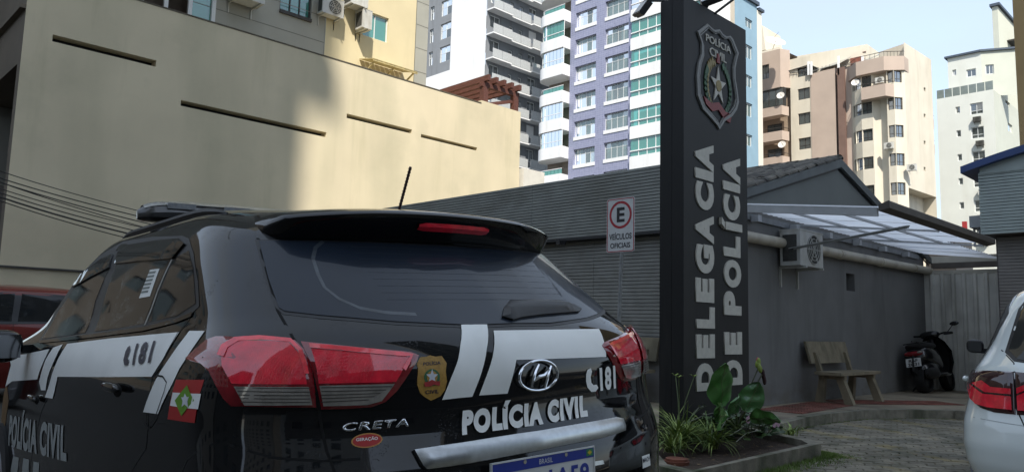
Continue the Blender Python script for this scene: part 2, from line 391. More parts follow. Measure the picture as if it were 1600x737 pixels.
# shared vehicle materials
def paint(name, col, drops=.25, dscale=220, rough=.09):
    M_ = mat(name, col, rough, .02, 3, coat=1., spec=.0 if sum(col) < .3 else .4); n = M_.node_tree; L = n.links.new; b = n.nodes['Principled BSDF']
    t = n.nodes.new('ShaderNodeTexCoord'); v = n.nodes.new('ShaderNodeTexVoronoi'); v.inputs['Scale'].default_value = dscale/3; L(t.outputs['Object'], v.inputs['Vector'])
    r = n.nodes.new('ShaderNodeMapRange'); r.inputs['From Min'].default_value = .06; r.inputs['From Max'].default_value = .26; r.inputs['To Min'].default_value = 1; r.inputs['To Max'].default_value = 0; L(v.outputs['Distance'], r.inputs[0])
    ns = n.nodes.new('ShaderNodeTexNoise'); ns.inputs['Scale'].default_value = 9; L(t.outputs['Object'], ns.inputs['Vector'])
    r2 = n.nodes.new('ShaderNodeMapRange'); r2.inputs['From Min'].default_value = .54; r2.inputs['From Max'].default_value = .66; L(ns.outputs['Fac'], r2.inputs[0])
    # beads only lie where the surface faces up
    g = n.nodes.new('ShaderNodeNewGeometry'); sx = n.nodes.new('ShaderNodeSeparateXYZ'); L(g.outputs['Normal'], sx.inputs[0])
    r3 = n.nodes.new('ShaderNodeMapRange'); r3.inputs['From Min'].default_value = .15; r3.inputs['From Max'].default_value = .5; r3.inputs['To Min'].default_value = .12; L(sx.outputs['Z'], r3.inputs[0])
    m1 = n.nodes.new('ShaderNodeMath'); m1.operation = 'MULTIPLY'; L(r.outputs[0], m1.inputs[0]); L(r2.outputs[0], m1.inputs[1])
    m2 = n.nodes.new('ShaderNodeMath'); m2.operation = 'MULTIPLY'; L(m1.outputs[0], m2.inputs[0]); L(r3.outputs[0], m2.inputs[1])
    bu = n.nodes.new('ShaderNodeBump'); bu.inputs['Strength'].default_value = drops; bu.inputs['Distance'].default_value = .004; L(m2.outputs[0], bu.inputs['Height'])
    L(bu.outputs[0], b.inputs['Normal']); L(bu.outputs[0], b.inputs['Coat Normal'])
    # a thin film of dust
    d = n.nodes.new('ShaderNodeTexNoise'); d.inputs['Scale'].default_value = 5; d.inputs['Detail'].default_value = 8; L(t.outputs['Object'], d.inputs['Vector'])
    dr = n.nodes.new('ShaderNodeMapRange'); dr.inputs['From Min'].default_value = .4; dr.inputs['From Max'].default_value = .75; dr.inputs['To Min'].default_value = rough*.6; dr.inputs['To Max'].default_value = rough*2.6; L(d.outputs['Fac'], dr.inputs[0]); L(dr.outputs[0], b.inputs['Roughness'])
    return M_
BLACK = paint('black_paint', (.006, .0062, .007), .5, 560)
WHITEP = paint('white_paint', (.70, .75, .73), .05)
REDP = paint('red_paint', (.13, .02, .016), .1)
TRIM = mat('black_trim', (.012,.012,.013), .45, .1, 40)
GAP = mat('panel_gap', (.001,.001,.001), .9, 0)
TINT = paint('tinted_glass', (.010,.011,.012), .3, 600, .03)
RGL = mat('dusty_glass', (.014,.020,.031), .3, .12, 2.5, coat=.42, spec=.1)
VINYL = mat('white_vinyl', (.86,.87,.84), .4, .04, 6, stain=(.76,.77,.74), stscale=5, stpos=.5)
NAVY = mat('navy_vinyl', (.012,.014,.04), .4, .05)
CHROME = mat('chrome', (.75,.76,.78), .12, .04, 20, metal=1.)
SATIN = mat('satin_aluminium', (.5,.52,.53), .34, .08, 60, metal=1., bump=.05, bsc=300)
def lampred(name, col, e=.0):
    M_ = mat(name, col, .05, .25, 25, coat=1., emit=None); n = M_.node_tree; b = n.nodes['Principled BSDF']; L = n.links.new
    t = n.nodes.new('ShaderNodeTexCoord'); bk = n.nodes.new('ShaderNodeTexBrick'); bk.inputs['Scale'].default_value = 60; bk.inputs['Mortar Size'].default_value = .08
    L(t.outputs['Object'], bk.inputs['Vector']); bu = n.nodes.new('ShaderNodeBump'); bu.inputs['Strength'].default_value = .35; bu.inputs['Distance'].default_value = .003
    L(bk.outputs['Fac'], bu.inputs['Height']); L(bu.outputs[0], b.inputs['Normal']); return M_
LRED = lampred('lamp_red', (.76, .012, .035)); LDARK = lampred('lamp_dark_red', (.24, .005, .012)); LBRIGHT = lampred('lamp_bright_red', (.90, .03, .05))
LCLEAR = lampred('lamp_clear', (.26, .24, .21))

# ------------------------------------------------------------------ the police car
def car_matrix(pos, h, p, r):
    return Matrix.Translation(pos) @ (Matrix.Rotation(h, 4, 'Z') @ Matrix.Rotation(p, 4, 'X') @ Matrix.Rotation(r, 4, 'Y'))
PM = car_matrix(Vector((-1.5256713, 1.69333142, -1.1760881+CAMH)), 1.4959816, -0.01085859, -0.04239084)
PT = [  # z, half width, rear y, front y, corner length
 (.22,.80,.20,4.10,.25),(.30,.85,.09,4.20,.25),(.45,.885,.03,4.26,.25),(.60,.895,.005,4.27,.24),(.72,.895,.0,4.27,.22),(.80,.892,.01,4.25,.20),
 (.86,.885,.03,4.2,.20),(.92,.880,.052,4.15,.22),(.98,.880,.055,4.05,.24),(1.05,.872,.052,3.9,.25),(1.10,.855,.062,3.6,.26),(1.145,.832,.085,3.30,.28),
 (1.18,.812,.118,3.17,.31),(1.21,.795,.160,3.12,.34),(1.30,.765,.275,2.98,.38),(1.38,.738,.378,2.85,.40),(1.46,.705,.480,2.70,.40),
 (1.50,.684,.535,2.62,.40),(1.54,.662,.62,2.52,.40),(1.58,.630,.76,2.38,.40),(1.61,.57,.95,2.22,.40),(1.628,.43,1.2,2.05,.3),(1.636,.2,1.42,1.85,.15),(1.639,.04,1.6,1.70,.02)]
def police_car():
    T = thing('police_car', 'black police SUV with white stripes and roof light bar, rear corner filling the foreground', 'car', mtx=PM)
    mb = shell(PT); mb.sm = True; sk = Skin(mb, PM)
    body = mb.build('body', BLACK, T)
    R, D = 'rear', 'side'
    # rear window and frame
    gl = [(791,505.5),(735,508),(617,502.7),(498,492.6),(445,486.5),(436,481),(420,436),(405,377),(530,379),(640,383),(698,386)]
    P = [sk.px(*p, R) for p in gl]; P[0] = (0, P[0][1]); P[-1] = (0, P[-1][1]); P = [(min(0, x), z) for x, z in P]
    Pf = [(x*1.012-.0, z+(-.008 if i < 5 else .006)) for i, (x, z) in enumerate(P)]
    patch(sk, 'window_seal', Pf, R, TRIM, T, off=.001, px=False, both=True)
    rg = patch(sk, 'rear_window', P, R, RGL, T, off=.003, px=False, both=True)
    # heater lines and the wiped arc on the glass
    film = mat('glass_film', (.030,.037,.048), .3, .1, coat=.42, spec=.1)
    for k in range(9): z = 1.265+k*.021; seam(sk, 'heater_line', [(-.36,z),(.36,z)], R, film, rg, wd=.0016, off=.0036, px=False)
    arc = [sk.px(*p, R) for p in [(505,378),(493,388),(489,405),(497,430),(507,450),(530,468),(562,482),(600,489),(650,492)]]
    seam(sk, 'wiper_smear', arc, R, mat('smear', (.034,.044,.054), .4, .4, 30, coat=.3), rg, wd=.009, off=.0034, px=False)
    # tailgate seam
    sl_ = [(403,372),(416,420),(434,485),(458,528),(476,552),(490,585),(496,620),(503,670),(511,705),(524,740),(545,780)]
    S_ = [sk.px(*p, R) for p in sl_]
    seam(sk, 'tailgate_seam', S_, R, GAP, T, .007, px=False); seam(sk, 'tailgate_seam', [(-x, z) for x, z in S_], R, GAP, T, .007, px=False)
    # tail lamps
    A = [(291,560),(306,546),(324,531),(338.6,526),(402,527.6),(460.6,532),(475,546),(487.5,577.6),(494,636),(440,635.5),(382.5,634),(362,634),(350,622),(338.6,602),(328,580),(315,568),(300,564)]
    Bq = [(470,534),(560,543),(640.7,550),(654,555),(650,566),(638,584),(620,610),(602,627),(581,635),(540,638),(502,639),(493,596),(480,555)]
    Ac = [(371,604),(482.6,604),(488,631),(386,632)]; Bc = [(499,602),(614,599),(594,625),(572,631),(505,633)]
    Ai = [(352,548),(372,538),(452,540),(472,560),(480,600),(368,600),(354,575)]; Bi = [(486,548),(560,554),(636,560),(616,596),(498,599)]
    for mir in (False, True):
        la = patch(sk, 'tail_lamp', A, R, LDARK, T, off=.004, bulge=.014, bw=.03, step=.022, skirt=True, mirror=mir)
        lb = patch(sk, 'tail_lamp', Bq, R, LDARK, T, off=.004, bulge=.012, bw=.025, step=.022, skirt=True, mirror=mir)
        for q, l, m_, nm in ((Ai, la, LRED, 'red_lens'), (Bi, lb, LRED, 'red_lens'), (Ac, la, LCLEAR, 'clear_lens'), (Bc, lb, LCLEAR, 'clear_lens')):
            patch(sk, nm, q, R, m_, l, off=.0195 if l is la else .0175, step=.022, mirror=mir)
        # brighter light guide line round the top of the lens
        for q, l in (([(352,560),(358,546),(375,536),(410,534),(455,538),(470,552),(480,585)], la), ([(484,545),(560,551),(640,558),(628,578)], lb)):
            Z_ = [sk.px(*p, R) for p in q]; Z_ = [(-x, z) for x, z in Z_] if mir else Z_
            seam(sk, 'light_guide', Z_, R, LBRIGHT, l, wd=.010, off=.0205, px=False, step=.02)
        for k in range(5):
            q = [(375+k*1.6, 606+k*5.2), (485, 606+k*5.2)]; Z_ = [sk.px(*p, R) for p in q]; Z_ = [(-x, z) for x, z in Z_] if mir else Z_
            seam(sk, 'lens_ridge', Z_, R, mat('lens_shadow', (.05,.045,.04), .3), la, wd=.002, off=.0205, px=False)
            q = [(502, 605+k*5.4), (610-k*9, 603+k*5)]; Z_ = [sk.px(*p, R) for p in q]; Z_ = [(-x, z) for x, z in Z_] if mir else Z_
            seam(sk, 'lens_ridge', Z_, R, MAT['lens_shadow'], lb, wd=.002, off=.0185, px=False)
    # stripes on the tailgate
    patch(sk, 'stripe', [(720,508),(760.5,507.5),(759.7,545),(752,580),(737,619),(715,621),(690,624),(704,590),(715,562),(718.5,540)], R, VINYL, T, off=.003, step=.018)
    patch(sk, 'stripe', [(770.6,517),(935,514),(943,535),(946,557),(806,562),(800,588),(792,614),(747.6,617),(758,590),(769,557)], R, VINYL, T, off=.003, step=.018)
    decal_text(sk, 'lettering', 'POLÍCIA CIVIL', [(722.5,632),(915,608.5),(917,650.5),(721,680)], R, VINYL, T, off=.0055, bold=.07, spacing=1.2)
    decal_text(sk, 'lettering', '181', [(934.5,574),(959,570),(960.5,606.5),(936.5,610.5)], R, VINYL, T, off=.005, bold=.045, spacing=1.1)
    ph = [(917,577),(922,574.5),(924,580),(922,588),(923,597),(926,601),(931,600),(934,605),(930,611),(923,611.5),(917,605),(914.8,595),(915,584)]
    patch(sk, 'telephone_mark', ph, R, VINYL, T, off=.0026, step=.02)
    # badge: gold shield
    GOLD = mat('gold_vinyl', S(168,130,60), .4, .2, 120); GRN = mat('green_vinyl', (.03,.12,.05), .5, .3, 90); RDV = mat('red_vinyl', (.35,.03,.03), .5, .2, 60)
    c0 = [(656,558),(666,557),(672,555),(680,557),(690,556),(697.5,567),(696,580),(698,595),(695,608),(688,618),(680,622),(673,625),(664,620),(656,613),(651.5,600),(652,590),(653,578),(651,568)]
    bd = patch(sk, 'shield_badge', c0, R, GOLD, T, off=.002, step=.02, skirt=True)
    decal_text(sk, 'lettering', 'POLÍCIA', [(661,564.5),(687,562.5),(688,569),(660.5,571)], R, NAVY, bd, off=.0032, bold=.02)
    decal_text(sk, 'lettering', 'CIVIL', [(664,609),(685,607.5),(685,613.5),(664,615)], R, NAVY, bd, off=.0032, bold=.02)
    star = []
    for i in range(10):
        a = math.pi/2+i*math.pi/5; r = 12 if i % 2 == 0 else 5; star.append((674.5+r*.8*math.cos(a), 588-r*math.sin(a)))
    lf = [(674.5+14.5*.85*math.cos(t*math.pi/10), 589-13*math.sin(t*math.pi/10)) for t in range(20)]
    patch(sk, 'wreath', lf, R, GRN, bd, off=.0028, step=.02)
    lf = [(674.5+10*.85*math.cos(t*math.pi/8), 588.5-9.5*math.sin(t*math.pi/8)) for t in range(16)]
    patch(sk, 'badge_centre', lf, R, GOLD, bd, off=.0031, step=.02)
    patch(sk, 'star', star, R, mat('star_white', (.6,.62,.66), .5, .1, 50), bd, off=.0035, step=.02)
    patch(sk, 'ribbon', [(662,597),(670,595),(674,592.5),(680,595),(687,595),(686,602),(677,600),(672,603),(663,603)], R, RDV, bd, off=.0039, step=.02)
    # chrome maker's badge: ring and slanted strokes
    def px3(px, py, off):
        a, b = sk.px(px, py, R); return sk.at(a, b, R, off)
    ring = [px3(837+29.5*math.cos(t*math.pi/14)+.0, 586.5-22.5*math.sin(t*math.pi/14)-(math.cos(t*math.pi/14)*3), .012) for t in range(29)]
    em = MB(); em.sm = True; em.tube(ring, .0042, 8, False); er = em.build('chrome_emblem', CHROME, T)
    hh = MB(); hh.sm = True
    for q in ([(826,604.5),(828,592),(832,580),(837,570)], [(846,605),(849,592),(852.5,580),(856,572)], [(829,594),(837,588),(845,586),(853,577)]):
        hh.tube([px3(*p, .013) for p in q], [.0045,.0060,.0060,.0045], 6)
    hh.build('emblem_strokes', CHROME, er)
    # model script, dealer oval
    decal_text(sk, 'model_lettering', 'CRETA', [(538,660),(641,652.5),(638,665.5),(532,674)], R, CHROME, T, off=.005, bold=.025, spacing=1.15, depth=.004)
    ov = patch(sk, 'dealer_sticker', [(573+24.5*math.cos(t*math.pi/12), 687.5-11.5*math.sin(t*math.pi/12)-2.2*math.cos(t*math.pi/12)) for t in range(24)], R, mat('gold_rim', S(190,140,70), .5), T, off=.002, step=.03)
    patch(sk, 'sticker_face', [(573+22.3*math.cos(t*math.pi/12), 687.5-9.7*math.sin(t*math.pi/12)-2*math.cos(t*math.pi/12)) for t in range(24)], R, mat('sticker_red', S(175,40,40), .5), ov, off=.0027, step=.03)
    decal_text(sk, 'lettering', 'GERAÇÃO', [(556,683),(590,680.5),(590,687.5),(556,690)], R, VINYL, ov, off=.0034, bold=.02)
    # aluminium garnish and number plate
    ga = [(645,703),(690,696),(750,687),(810,677.5),(870,668),(920,659.5),(957,652.5),(968,655),(971.5,664),(971.5,673),(950,681),(900,691),(860,699),(810,709),(760,718.5),(700,728.5),(664,733),(658,727)]
    patch(sk, 'tailgate_garnish', ga, R, SATIN, T, off=.016, bulge=.010, bw=.018, step=.018, skirt=True)
    z1 = sk.px(823, 711, R)[1]; py = sk.cast(0, z1-.03, R)[0].y-.012
    PLW, PLB = mat('plate_white', (.6,.61,.6), .4, .06, 20), mat('plate_blue', (.01,.03,.26), .4, .05)
    pm = MB(); pm.box(-.2, .2, py, py+.006, z1-.13, z1); pl = pm.build('number_plate', PLW, T)
    pb = MB(); pb.box(-.199, .199, py-.0015, py, z1-.031, z1-.001); pb.build('blue_band', PLB, pl)
    pf = MB()
    for (a, b, c, d) in ((-.2,.2,z1-.003,z1+.001), (-.2,-.197,z1-.13,z1), (.197,.2,z1-.13,z1), (-.2,.2,z1-.131,z1-.128)): pf.box(a, b, py-.003, py+.002, c, d)
    pf.build('plate_edge', PLW, pl)
    text_on('lettering', 'BRASIL', (-.026, py-.0022, z1-.024), (.052,0,0), (0,0,.014), PLW, pl, bold=.0)
    text_on('lettering', 'QHR1A59', (-.175, py-.0012, z1-.110), (.35,0,0), (0,0,.066), PLB, pl, bold=.03, spacing=1.1)
    fl = MB(); fl.box(.165,.192,py-.0022,py-.0015,z1-.026,z1-.006); fl.build('flag_emblem', mat('flag_green', (.02,.2,.08), .5), pl)
    fy = MB(); fy.prism([(.169,py-.0026,z1-.016),(.1785,py-.0026,z1-.009),(.188,py-.0026,z1-.016),(.1785,py-.0026,z1-.023)], (0,-.0004,0)); fy.build('flag_diamond', mat('flag_yellow', (.5,.42,.03), .5), pl)
    for x in (-.08, .08): q = MB(); q.disc((x, py-.003, z1-.010), (0,1,0), .006, 10, h=.003); q.build('plate_screw', CHROME, pl)
    patch(sk, 'silver_badge', [(915,722),(941,718),(943,724),(917,729)], R, SATIN, T, off=.003, step=.02, skirt=True)
    st = patch(sk, 'white_sticker', [(1002,712),(1014,708),(1015.5,726),(1003.5,731)], R, VINYL, T, off=.002, step=.02)
    decal_text(sk, 'lettering', 'MACH', [(1003,715.5),(1013.5,711.5),(1014,718.5),(1003.6,722.5)], R, NAVY, st, off=.003, bold=.01)
    # bumper break line under the lamp and reflectors
    for s_ in (1, -1):
        seam(sk, 'bumper_seam', [(s_*x, z) for x, z in ((-.862,.93),(-.80,.905),(-.72,.875),(-.62,.862),(-.53,.86))], R, GAP, T, .006, px=False)
    seam(sk, 'bumper_seam', [(.28,.93),(.42,.86),(.50,.74),(.52,.5)], D, GAP, T, .006, px=False)
    seam(sk, 'bumper_seam', [(.28,.93),(.42,.86),(.50,.74),(.52,.5)], D, GAP, T, .006, px=False, mirror=True)
    # spoiler over the window with its brake lamp
    sp = MB(); sp.sm = True; N = 40; prof = [(.68,1.598),(.53,1.592),(.44,1.578),(.415,1.570),(.408,1.562),(.412,1.552),(.43,1.528),(.455,1.496),(.50,1.462),(.60,1.50)]
    for i in range(N+1):
        x = -.575+1.15*i/N; e = abs(x)/.575; dr = -.016-.030*e**2.2; bk = .25*x*x+.12*max(0, e-.5)**1.6*2; sh = max(0, (e-.93)/.07)**2
        for (y, z) in prof:
            yy = y+bk*1.0; zz = z+dr+(1.53-z)*sh*.55; yy = yy+(.62+bk-yy)*sh*.35; sp.v.append((x*(1-.0*sh), yy, zz))
    n = len(prof)
    for i in range(N):
        for j in range(n): a = i*n+j; b = i*n+(j+1) % n; sp.f.append((a, b, b+n, a+n))
    sp.f.append(tuple(range(n))); sp.f.append(tuple(range(N*n, N*n+n))[::-1]); spo = sp.build('roof_spoiler', BLACK, T)
    bl = MB(); bl.sm = True; q = []
    for i in range(13):
        x = -.145+.29*i/12; e = abs(x)/.145; bk = .25*x*x; hgt = .013 if e < .85 else .008
        for (t, o_) in ((-1,0), (0,.006), (1,0)): q.append((x, .438+bk-.009-o_-.008*t, 1.508-.030*(abs(x)/.575)**2.2+t*hgt))
    bl.v = q; bl.f = [(i*3+j, i*3+j+1, (i+1)*3+j+1, (i+1)*3+j) for i in range(12) for j in (0, 1)]
    bl.build('brake_lamp', LRED, spo)
    # rear wiper
    wp = [sk.px(*p, R) for p in [(783,497),(786,483),(795,472),(830,470.5),(870,472),(895,478),(907,485),(903,489),(880,491),(845,494),(815,498),(800,502)]]
    patch(sk, 'rear_wiper', wp, R, TRIM, T, off=.010, bulge=.018, bw=.03, step=.018, skirt=True, px=False)
    # side windows, seen from outside: dark frame, tinted panes, rain visors
    fr = [(61,533),(84,491),(105,455),(128,428),(155,400),(194,377),(240,370),(286,368.5),(296,373),(303,395),(310,440),(312,478),(300,490),(277,499),(226,512),(150,522),(100,528)]
    FR = [sk.px(*p, D) for p in fr]
    panes = [[(66,529),(92,486),(121,447),(171,421),(150,470),(134,520),(100,525)], [(183,414),(230,408),(268,406),(246,452),(226,506),(190,512),(148,518),(164,468)], [(273,404),(296,392),(303,420),(307,474),(278,493),(233,504),(250,460)]]
    PN = [[sk.px(*p, D) for p in q] for q in panes]
    vis = [[(115,449),(128,430),(160,406),(178,398),(173,419),(145,433),(120,447)], [(182,413),(187,395),(203,384),(250,377),(284,374),(291,382),(272,405),(230,408)]]
    VS = [[sk.px(*p, D) for p in q] for q in vis]; bpl = [[sk.px(*p, D) for p in [(172,420),(182,414),(163,468),(147,518),(134,520),(150,470)]]]
    for mir in (False, True):
        patch(sk, 'window_frame', FR, D, TRIM, T, off=.0015, step=.05, px=False, mirror=mir)
        for q in PN: patch(sk, 'side_window', q, D, TINT, T, off=.003, step=.05, px=False, mirror=mir)
        for q in VS: patch(sk, 'rain_visor', q, D, BLACK, T, off=.010, bulge=.006, bw=.03, step=.04, skirt=True, px=False, mirror=mir)
        seam(sk, 'window_trim', [sk.px(*p, D) for p in [(62,534),(100,530),(150,524),(226,514),(277,501),(301,491)]], D, SATIN if False else BLACK, T, wd=.014, off=.004, px=False, mirror=mir)
    patch(sk, 'window_sticker', [(236,422),(251,420),(236,463),(219,466)], D, VINYL, T, off=.0040)
    for k in range(6): seam(sk, 'sticker_line', [(234-k*2.3,427+k*6),(245-k*2.3,425.5+k*6)], D, mat('grey_print', (.2,.22,.2), .6), T, wd=.008, off=.0046)
    seam(sk, 'pane_divider', [(270,406),(248,455),(228,508)], D, SATIN, T, wd=.014, off=.0042)
    # doors: seams, handles, stripes
    for mir in (False, True):
        seam(sk, 'door_seam', [sk.px(*p, D) for p in [(300,491),(280,519),(262,550),(250,575),(238,590),(232,640),(228,700),(200,745)]], D, GAP, T, .006, px=False, mirror=mir)
        seam(sk, 'door_seam', [sk.px(*p, D) for p in [(134,521),(104,548),(84,590),(66,640),(52,700),(46,740)]], D, GAP, T, .006, px=False, mirror=mir)
    V2 = [[(-40,571),(0,562),(40,553),(78,545),(70,562),(59,592),(20,595),(-40,599)], [(84,543),(99,537.5),(86,562),(75,590),(72,609),(65,609),(62,596),(72,562)],
          [(106,537),(170,529),(245,522),(281,519),(256,560),(238,588),(160,588.5),(91,588),(83,622),(71,620),(79,596),(92,560)],
          [(297,517),(321,517),(298,550),(270,600),(248,646),(225,643),(236,612),(262,565)]]
    for q in V2: patch(sk, 'side_stripe', q, D, VINYL, T, off=.0025, step=.035)
    seam(sk, 'door_seam', [(281,517),(262,550),(250,575),(238,590)], D, GAP, T, .004, off=.0034)
    cl = [(251+15*math.cos(t*math.pi/10)-3*math.sin(t*math.pi/10), 612-22*math.sin(t*math.pi/10)) for t in range(21)]
    seam(sk, 'fuel_door_seam', [(240,590),(247,586),(256,588),(262,597),(258,612),(248,640),(243,655),(234,668),(226,660),(227,643)], D, GAP, T, .004, off=.0036)
    decal_text(sk, 'lettering', '181', [(216,537),(246,532.5),(237,567),(209,571)], D, NAVY, T, off=.006, bold=.035, spacing=1.25)
    patch(sk, 'telephone_mark', [(202,543),(205.5,540.5),(206,547),(201,560),(204,563),(202,570),(197,571),(195.5,563),(198.5,550)], D, NAVY, T, off=.006)
    decal_text(sk, 'lettering', 'POLÍCIA CIVIL', [(18,636),(107,652),(105,721),(14,696)], D, mat('grey_vinyl', (.33,.35,.34), .4, .08, 20), T, bold=.05, spacing=1.12)
    for q in ([(37,715),(46,717),(44,760),(34,758)], [(53,720),(62,722),(60,764),(50,762)], [(21,712),(30,714),(28,756),(18,754)]): patch(sk, 'side_stripe', q, D, MAT['grey_vinyl'], T)
    gb = patch(sk, 'shield_badge', [(-50,612),(-20,600),(12,604),(14,625),(9,660),(2,690),(-20,716),(-45,700)], D, mat('bronze_vinyl', S(104,78,44), .5, .3, 40), T, step=.05)
    fg = patch(sk, 'flag_sticker', [(276,592.5),(320,593),(305,660),(263,654)], D, mat('flag_red', (.42,.02,.02), .45, .05), T, off=.002)
    patch(sk, 'flag_white', [(271.5,612.5),(315.5,614.5),(310.6,638.5),(267,633)], D, VINYL, fg, off=.0027)
    patch(sk, 'flag_diamond', [(294,601),(305,625),(285,649),(275,625)], D, mat('flag_lime', (.13,.30,.02), .5, .1, 80), fg, off=.0033)
    patch(sk, 'flag_star', [(291,614),(294,620),(297.5,619),(295,626),(296,636),(290.5,631),(286,635),(287.5,626),(285,620),(289,620)], D, mat('star_white', (.6,.62,.66), .5), fg, off=.0038)
    for p in ((183,605), (58,622)):
        a, b = sk.px(*p, D)
        for mir in (1, -1):
            h = MB(); h.sm = True; blob(h, (0,0,0), (.012,.10,.015), 14, 8, 2.6); c = sk.at(a, b, D, .022); h.v = [(x+c.x, y+c.y, z+c.z) for x, y, z in h.v]
            if mir < 0: h.v = [(-x, y, z) for x, y, z in h.v]
            ho = h.build('door_handle', BLACK, T)
            k = MB(); k.sm = True; blob(k, (c.x+.022, c.y, c.z-.012), (.004,.06,.024), 12, 6); k.v = [(x*mir, y, z) for x, y, z in k.v]; k.build('handle_recess', GAP, ho)
    # mirrors
    for s_ in (-1, 1):
        mb2 = MB(); mb2.sm = True; blob(mb2, (s_*1.01,2.80,1.095), (.115,.07,.080), 18, 12, 2.8); mo = mb2.build('door_mirror', BLACK, T)
        a = MB(); a.bar((s_*.82,2.84,1.08), (s_*.94,2.81,1.075), .05, .04); a.build('mirror_arm', TRIM, mo)
        g = MB(); g.box(s_*1.005-.09, s_*1.005+.09, 2.727, 2.729, 1.04, 1.15); g.build('mirror_glass', mat('mirror_glass', (.25,.26,.28), .06, 0, metal=1.), mo)
    # roof rails, aerial and light bar
    for s_ in (-1, 1):
        pts = []
        for i in range(25):
            y = .95+1.5*i/24; e = (i/24-.5)*2; ex = s_*(.600-.02*e*e); zz = sk.cast(ex, y, 'top')[0].z
            pts.append((ex, y, zz+.006*(1-abs(e)**6)))
        r_ = MB(); r_.sm = True; r_.tube(pts, [.016*(1-abs(i/12-1)**8*.8) for i in range(25)], 8); r_.build('roof_rail', TRIM, T)
    an = MB(); an.sm = True; bz = sk.cast(0, .80, 'top')[0].z; blob(an, (0,.80,bz+.004), (.028,.05,.022), 14, 8); ao = an.build('aerial_base', TRIM, T)
    rd = MB(); rd.sm = True; pts = [Vector((0,.79,bz+.015)).lerp(Vector((0,.705,bz+.178)), i/44) for i in range(45)]
    rd.tube(pts, [.0050+(.0018 if i % 3 == 0 else 0) for i in range(45)], 8); rd.build('aerial_rod', mat('aerial_brown', (.05,.02,.02), .5), ao)
    lb = MB(); lb.sm = True; N = 40
    for i in range(N+1):
        x = -.62+1.24*i/N; e = abs(x)/.62; sc = (1-e**7)**.5 if e < 1 else .12; bkw = .10*e*e; sc = max(sc, .15)
        for (y, z) in ((-.12,0),(-.13,.02),(-.10,.052),(-.03,.068),(.05,.066),(.11,.05),(.13,.02),(.12,0),(.06,-.014),(-.06,-.014)): lb.v.append((x, 2.02-bkw+y*sc*(1-.25*e**3), 1.668-.012*e*e+z*1.15*(.35+.65*sc)))
    for i in range(N):
        for j in range(10): a = i*10+j; b = i*10+(j+1) % 10; lb.f.append((a, b, b+10, a+10))
    lb.f.append(tuple(range(10))); lb.f.append(tuple(range(N*10, N*10+10))[::-1])
    lo = lb.build('light_bar', mat('light_bar_plastic', (.05,.05,.05), .3, .4, 14, coat=.5), T)
    cv = MB(); cv.sm = True
    for i in range(N+1):
        x = -.60+1.2*i/N; e = abs(x)/.62; sc = max((1-e**7)**.5 if e < 1 else .12, .15); bkw = .10*e*e
        for (y, z) in ((-.105,.050),(-.03,.071),(.05,.069),(.112,.050)): cv.v.append((x, 2.02-bkw+y*sc*(1-.25*e**3), 1.6715-.012*e*e+z*1.15*(.35+.65*sc)))
    cv.f = [(i*4+j, i*4+j+1, (i+1)*4+j+1, (i+1)*4+j) for i in range(N) for j in range(3)]
    cv.build('light_bar_lens', mat('light_bar_lens', (.42,.42,.40), .2, .5, 18, coat=1.), lo)
    for x in (-.45, -.2, .2, .45):
        q = MB(); q.box(x-.06, x+.06, 1.862, 1.88, 1.70, 1.725); q.build('lamp_module', mat('lamp_module', (.25,.26,.27), .3, .2, 60), lo)
    for x in (-.42, .42): q = MB(); q.box(x-.04, x+.04, 1.97, 2.07, 1.61, 1.69); q.build('bar_foot', TRIM, lo)
    for y in (.84, 3.43):
        for s_ in (-1, 1): wheel(T, s_*.79, y, .33, s_)
    wsp = [(-.62,2.0),(.62,2.0)]
    ws = patch(sk, 'windscreen', [(-.52,2.42),(.52,2.42),(.60,2.86),(.0,2.95),(-.60,2.86)], 'top', TINT, T, off=.003, px=False, step=.06)
    return T
PC = police_car()
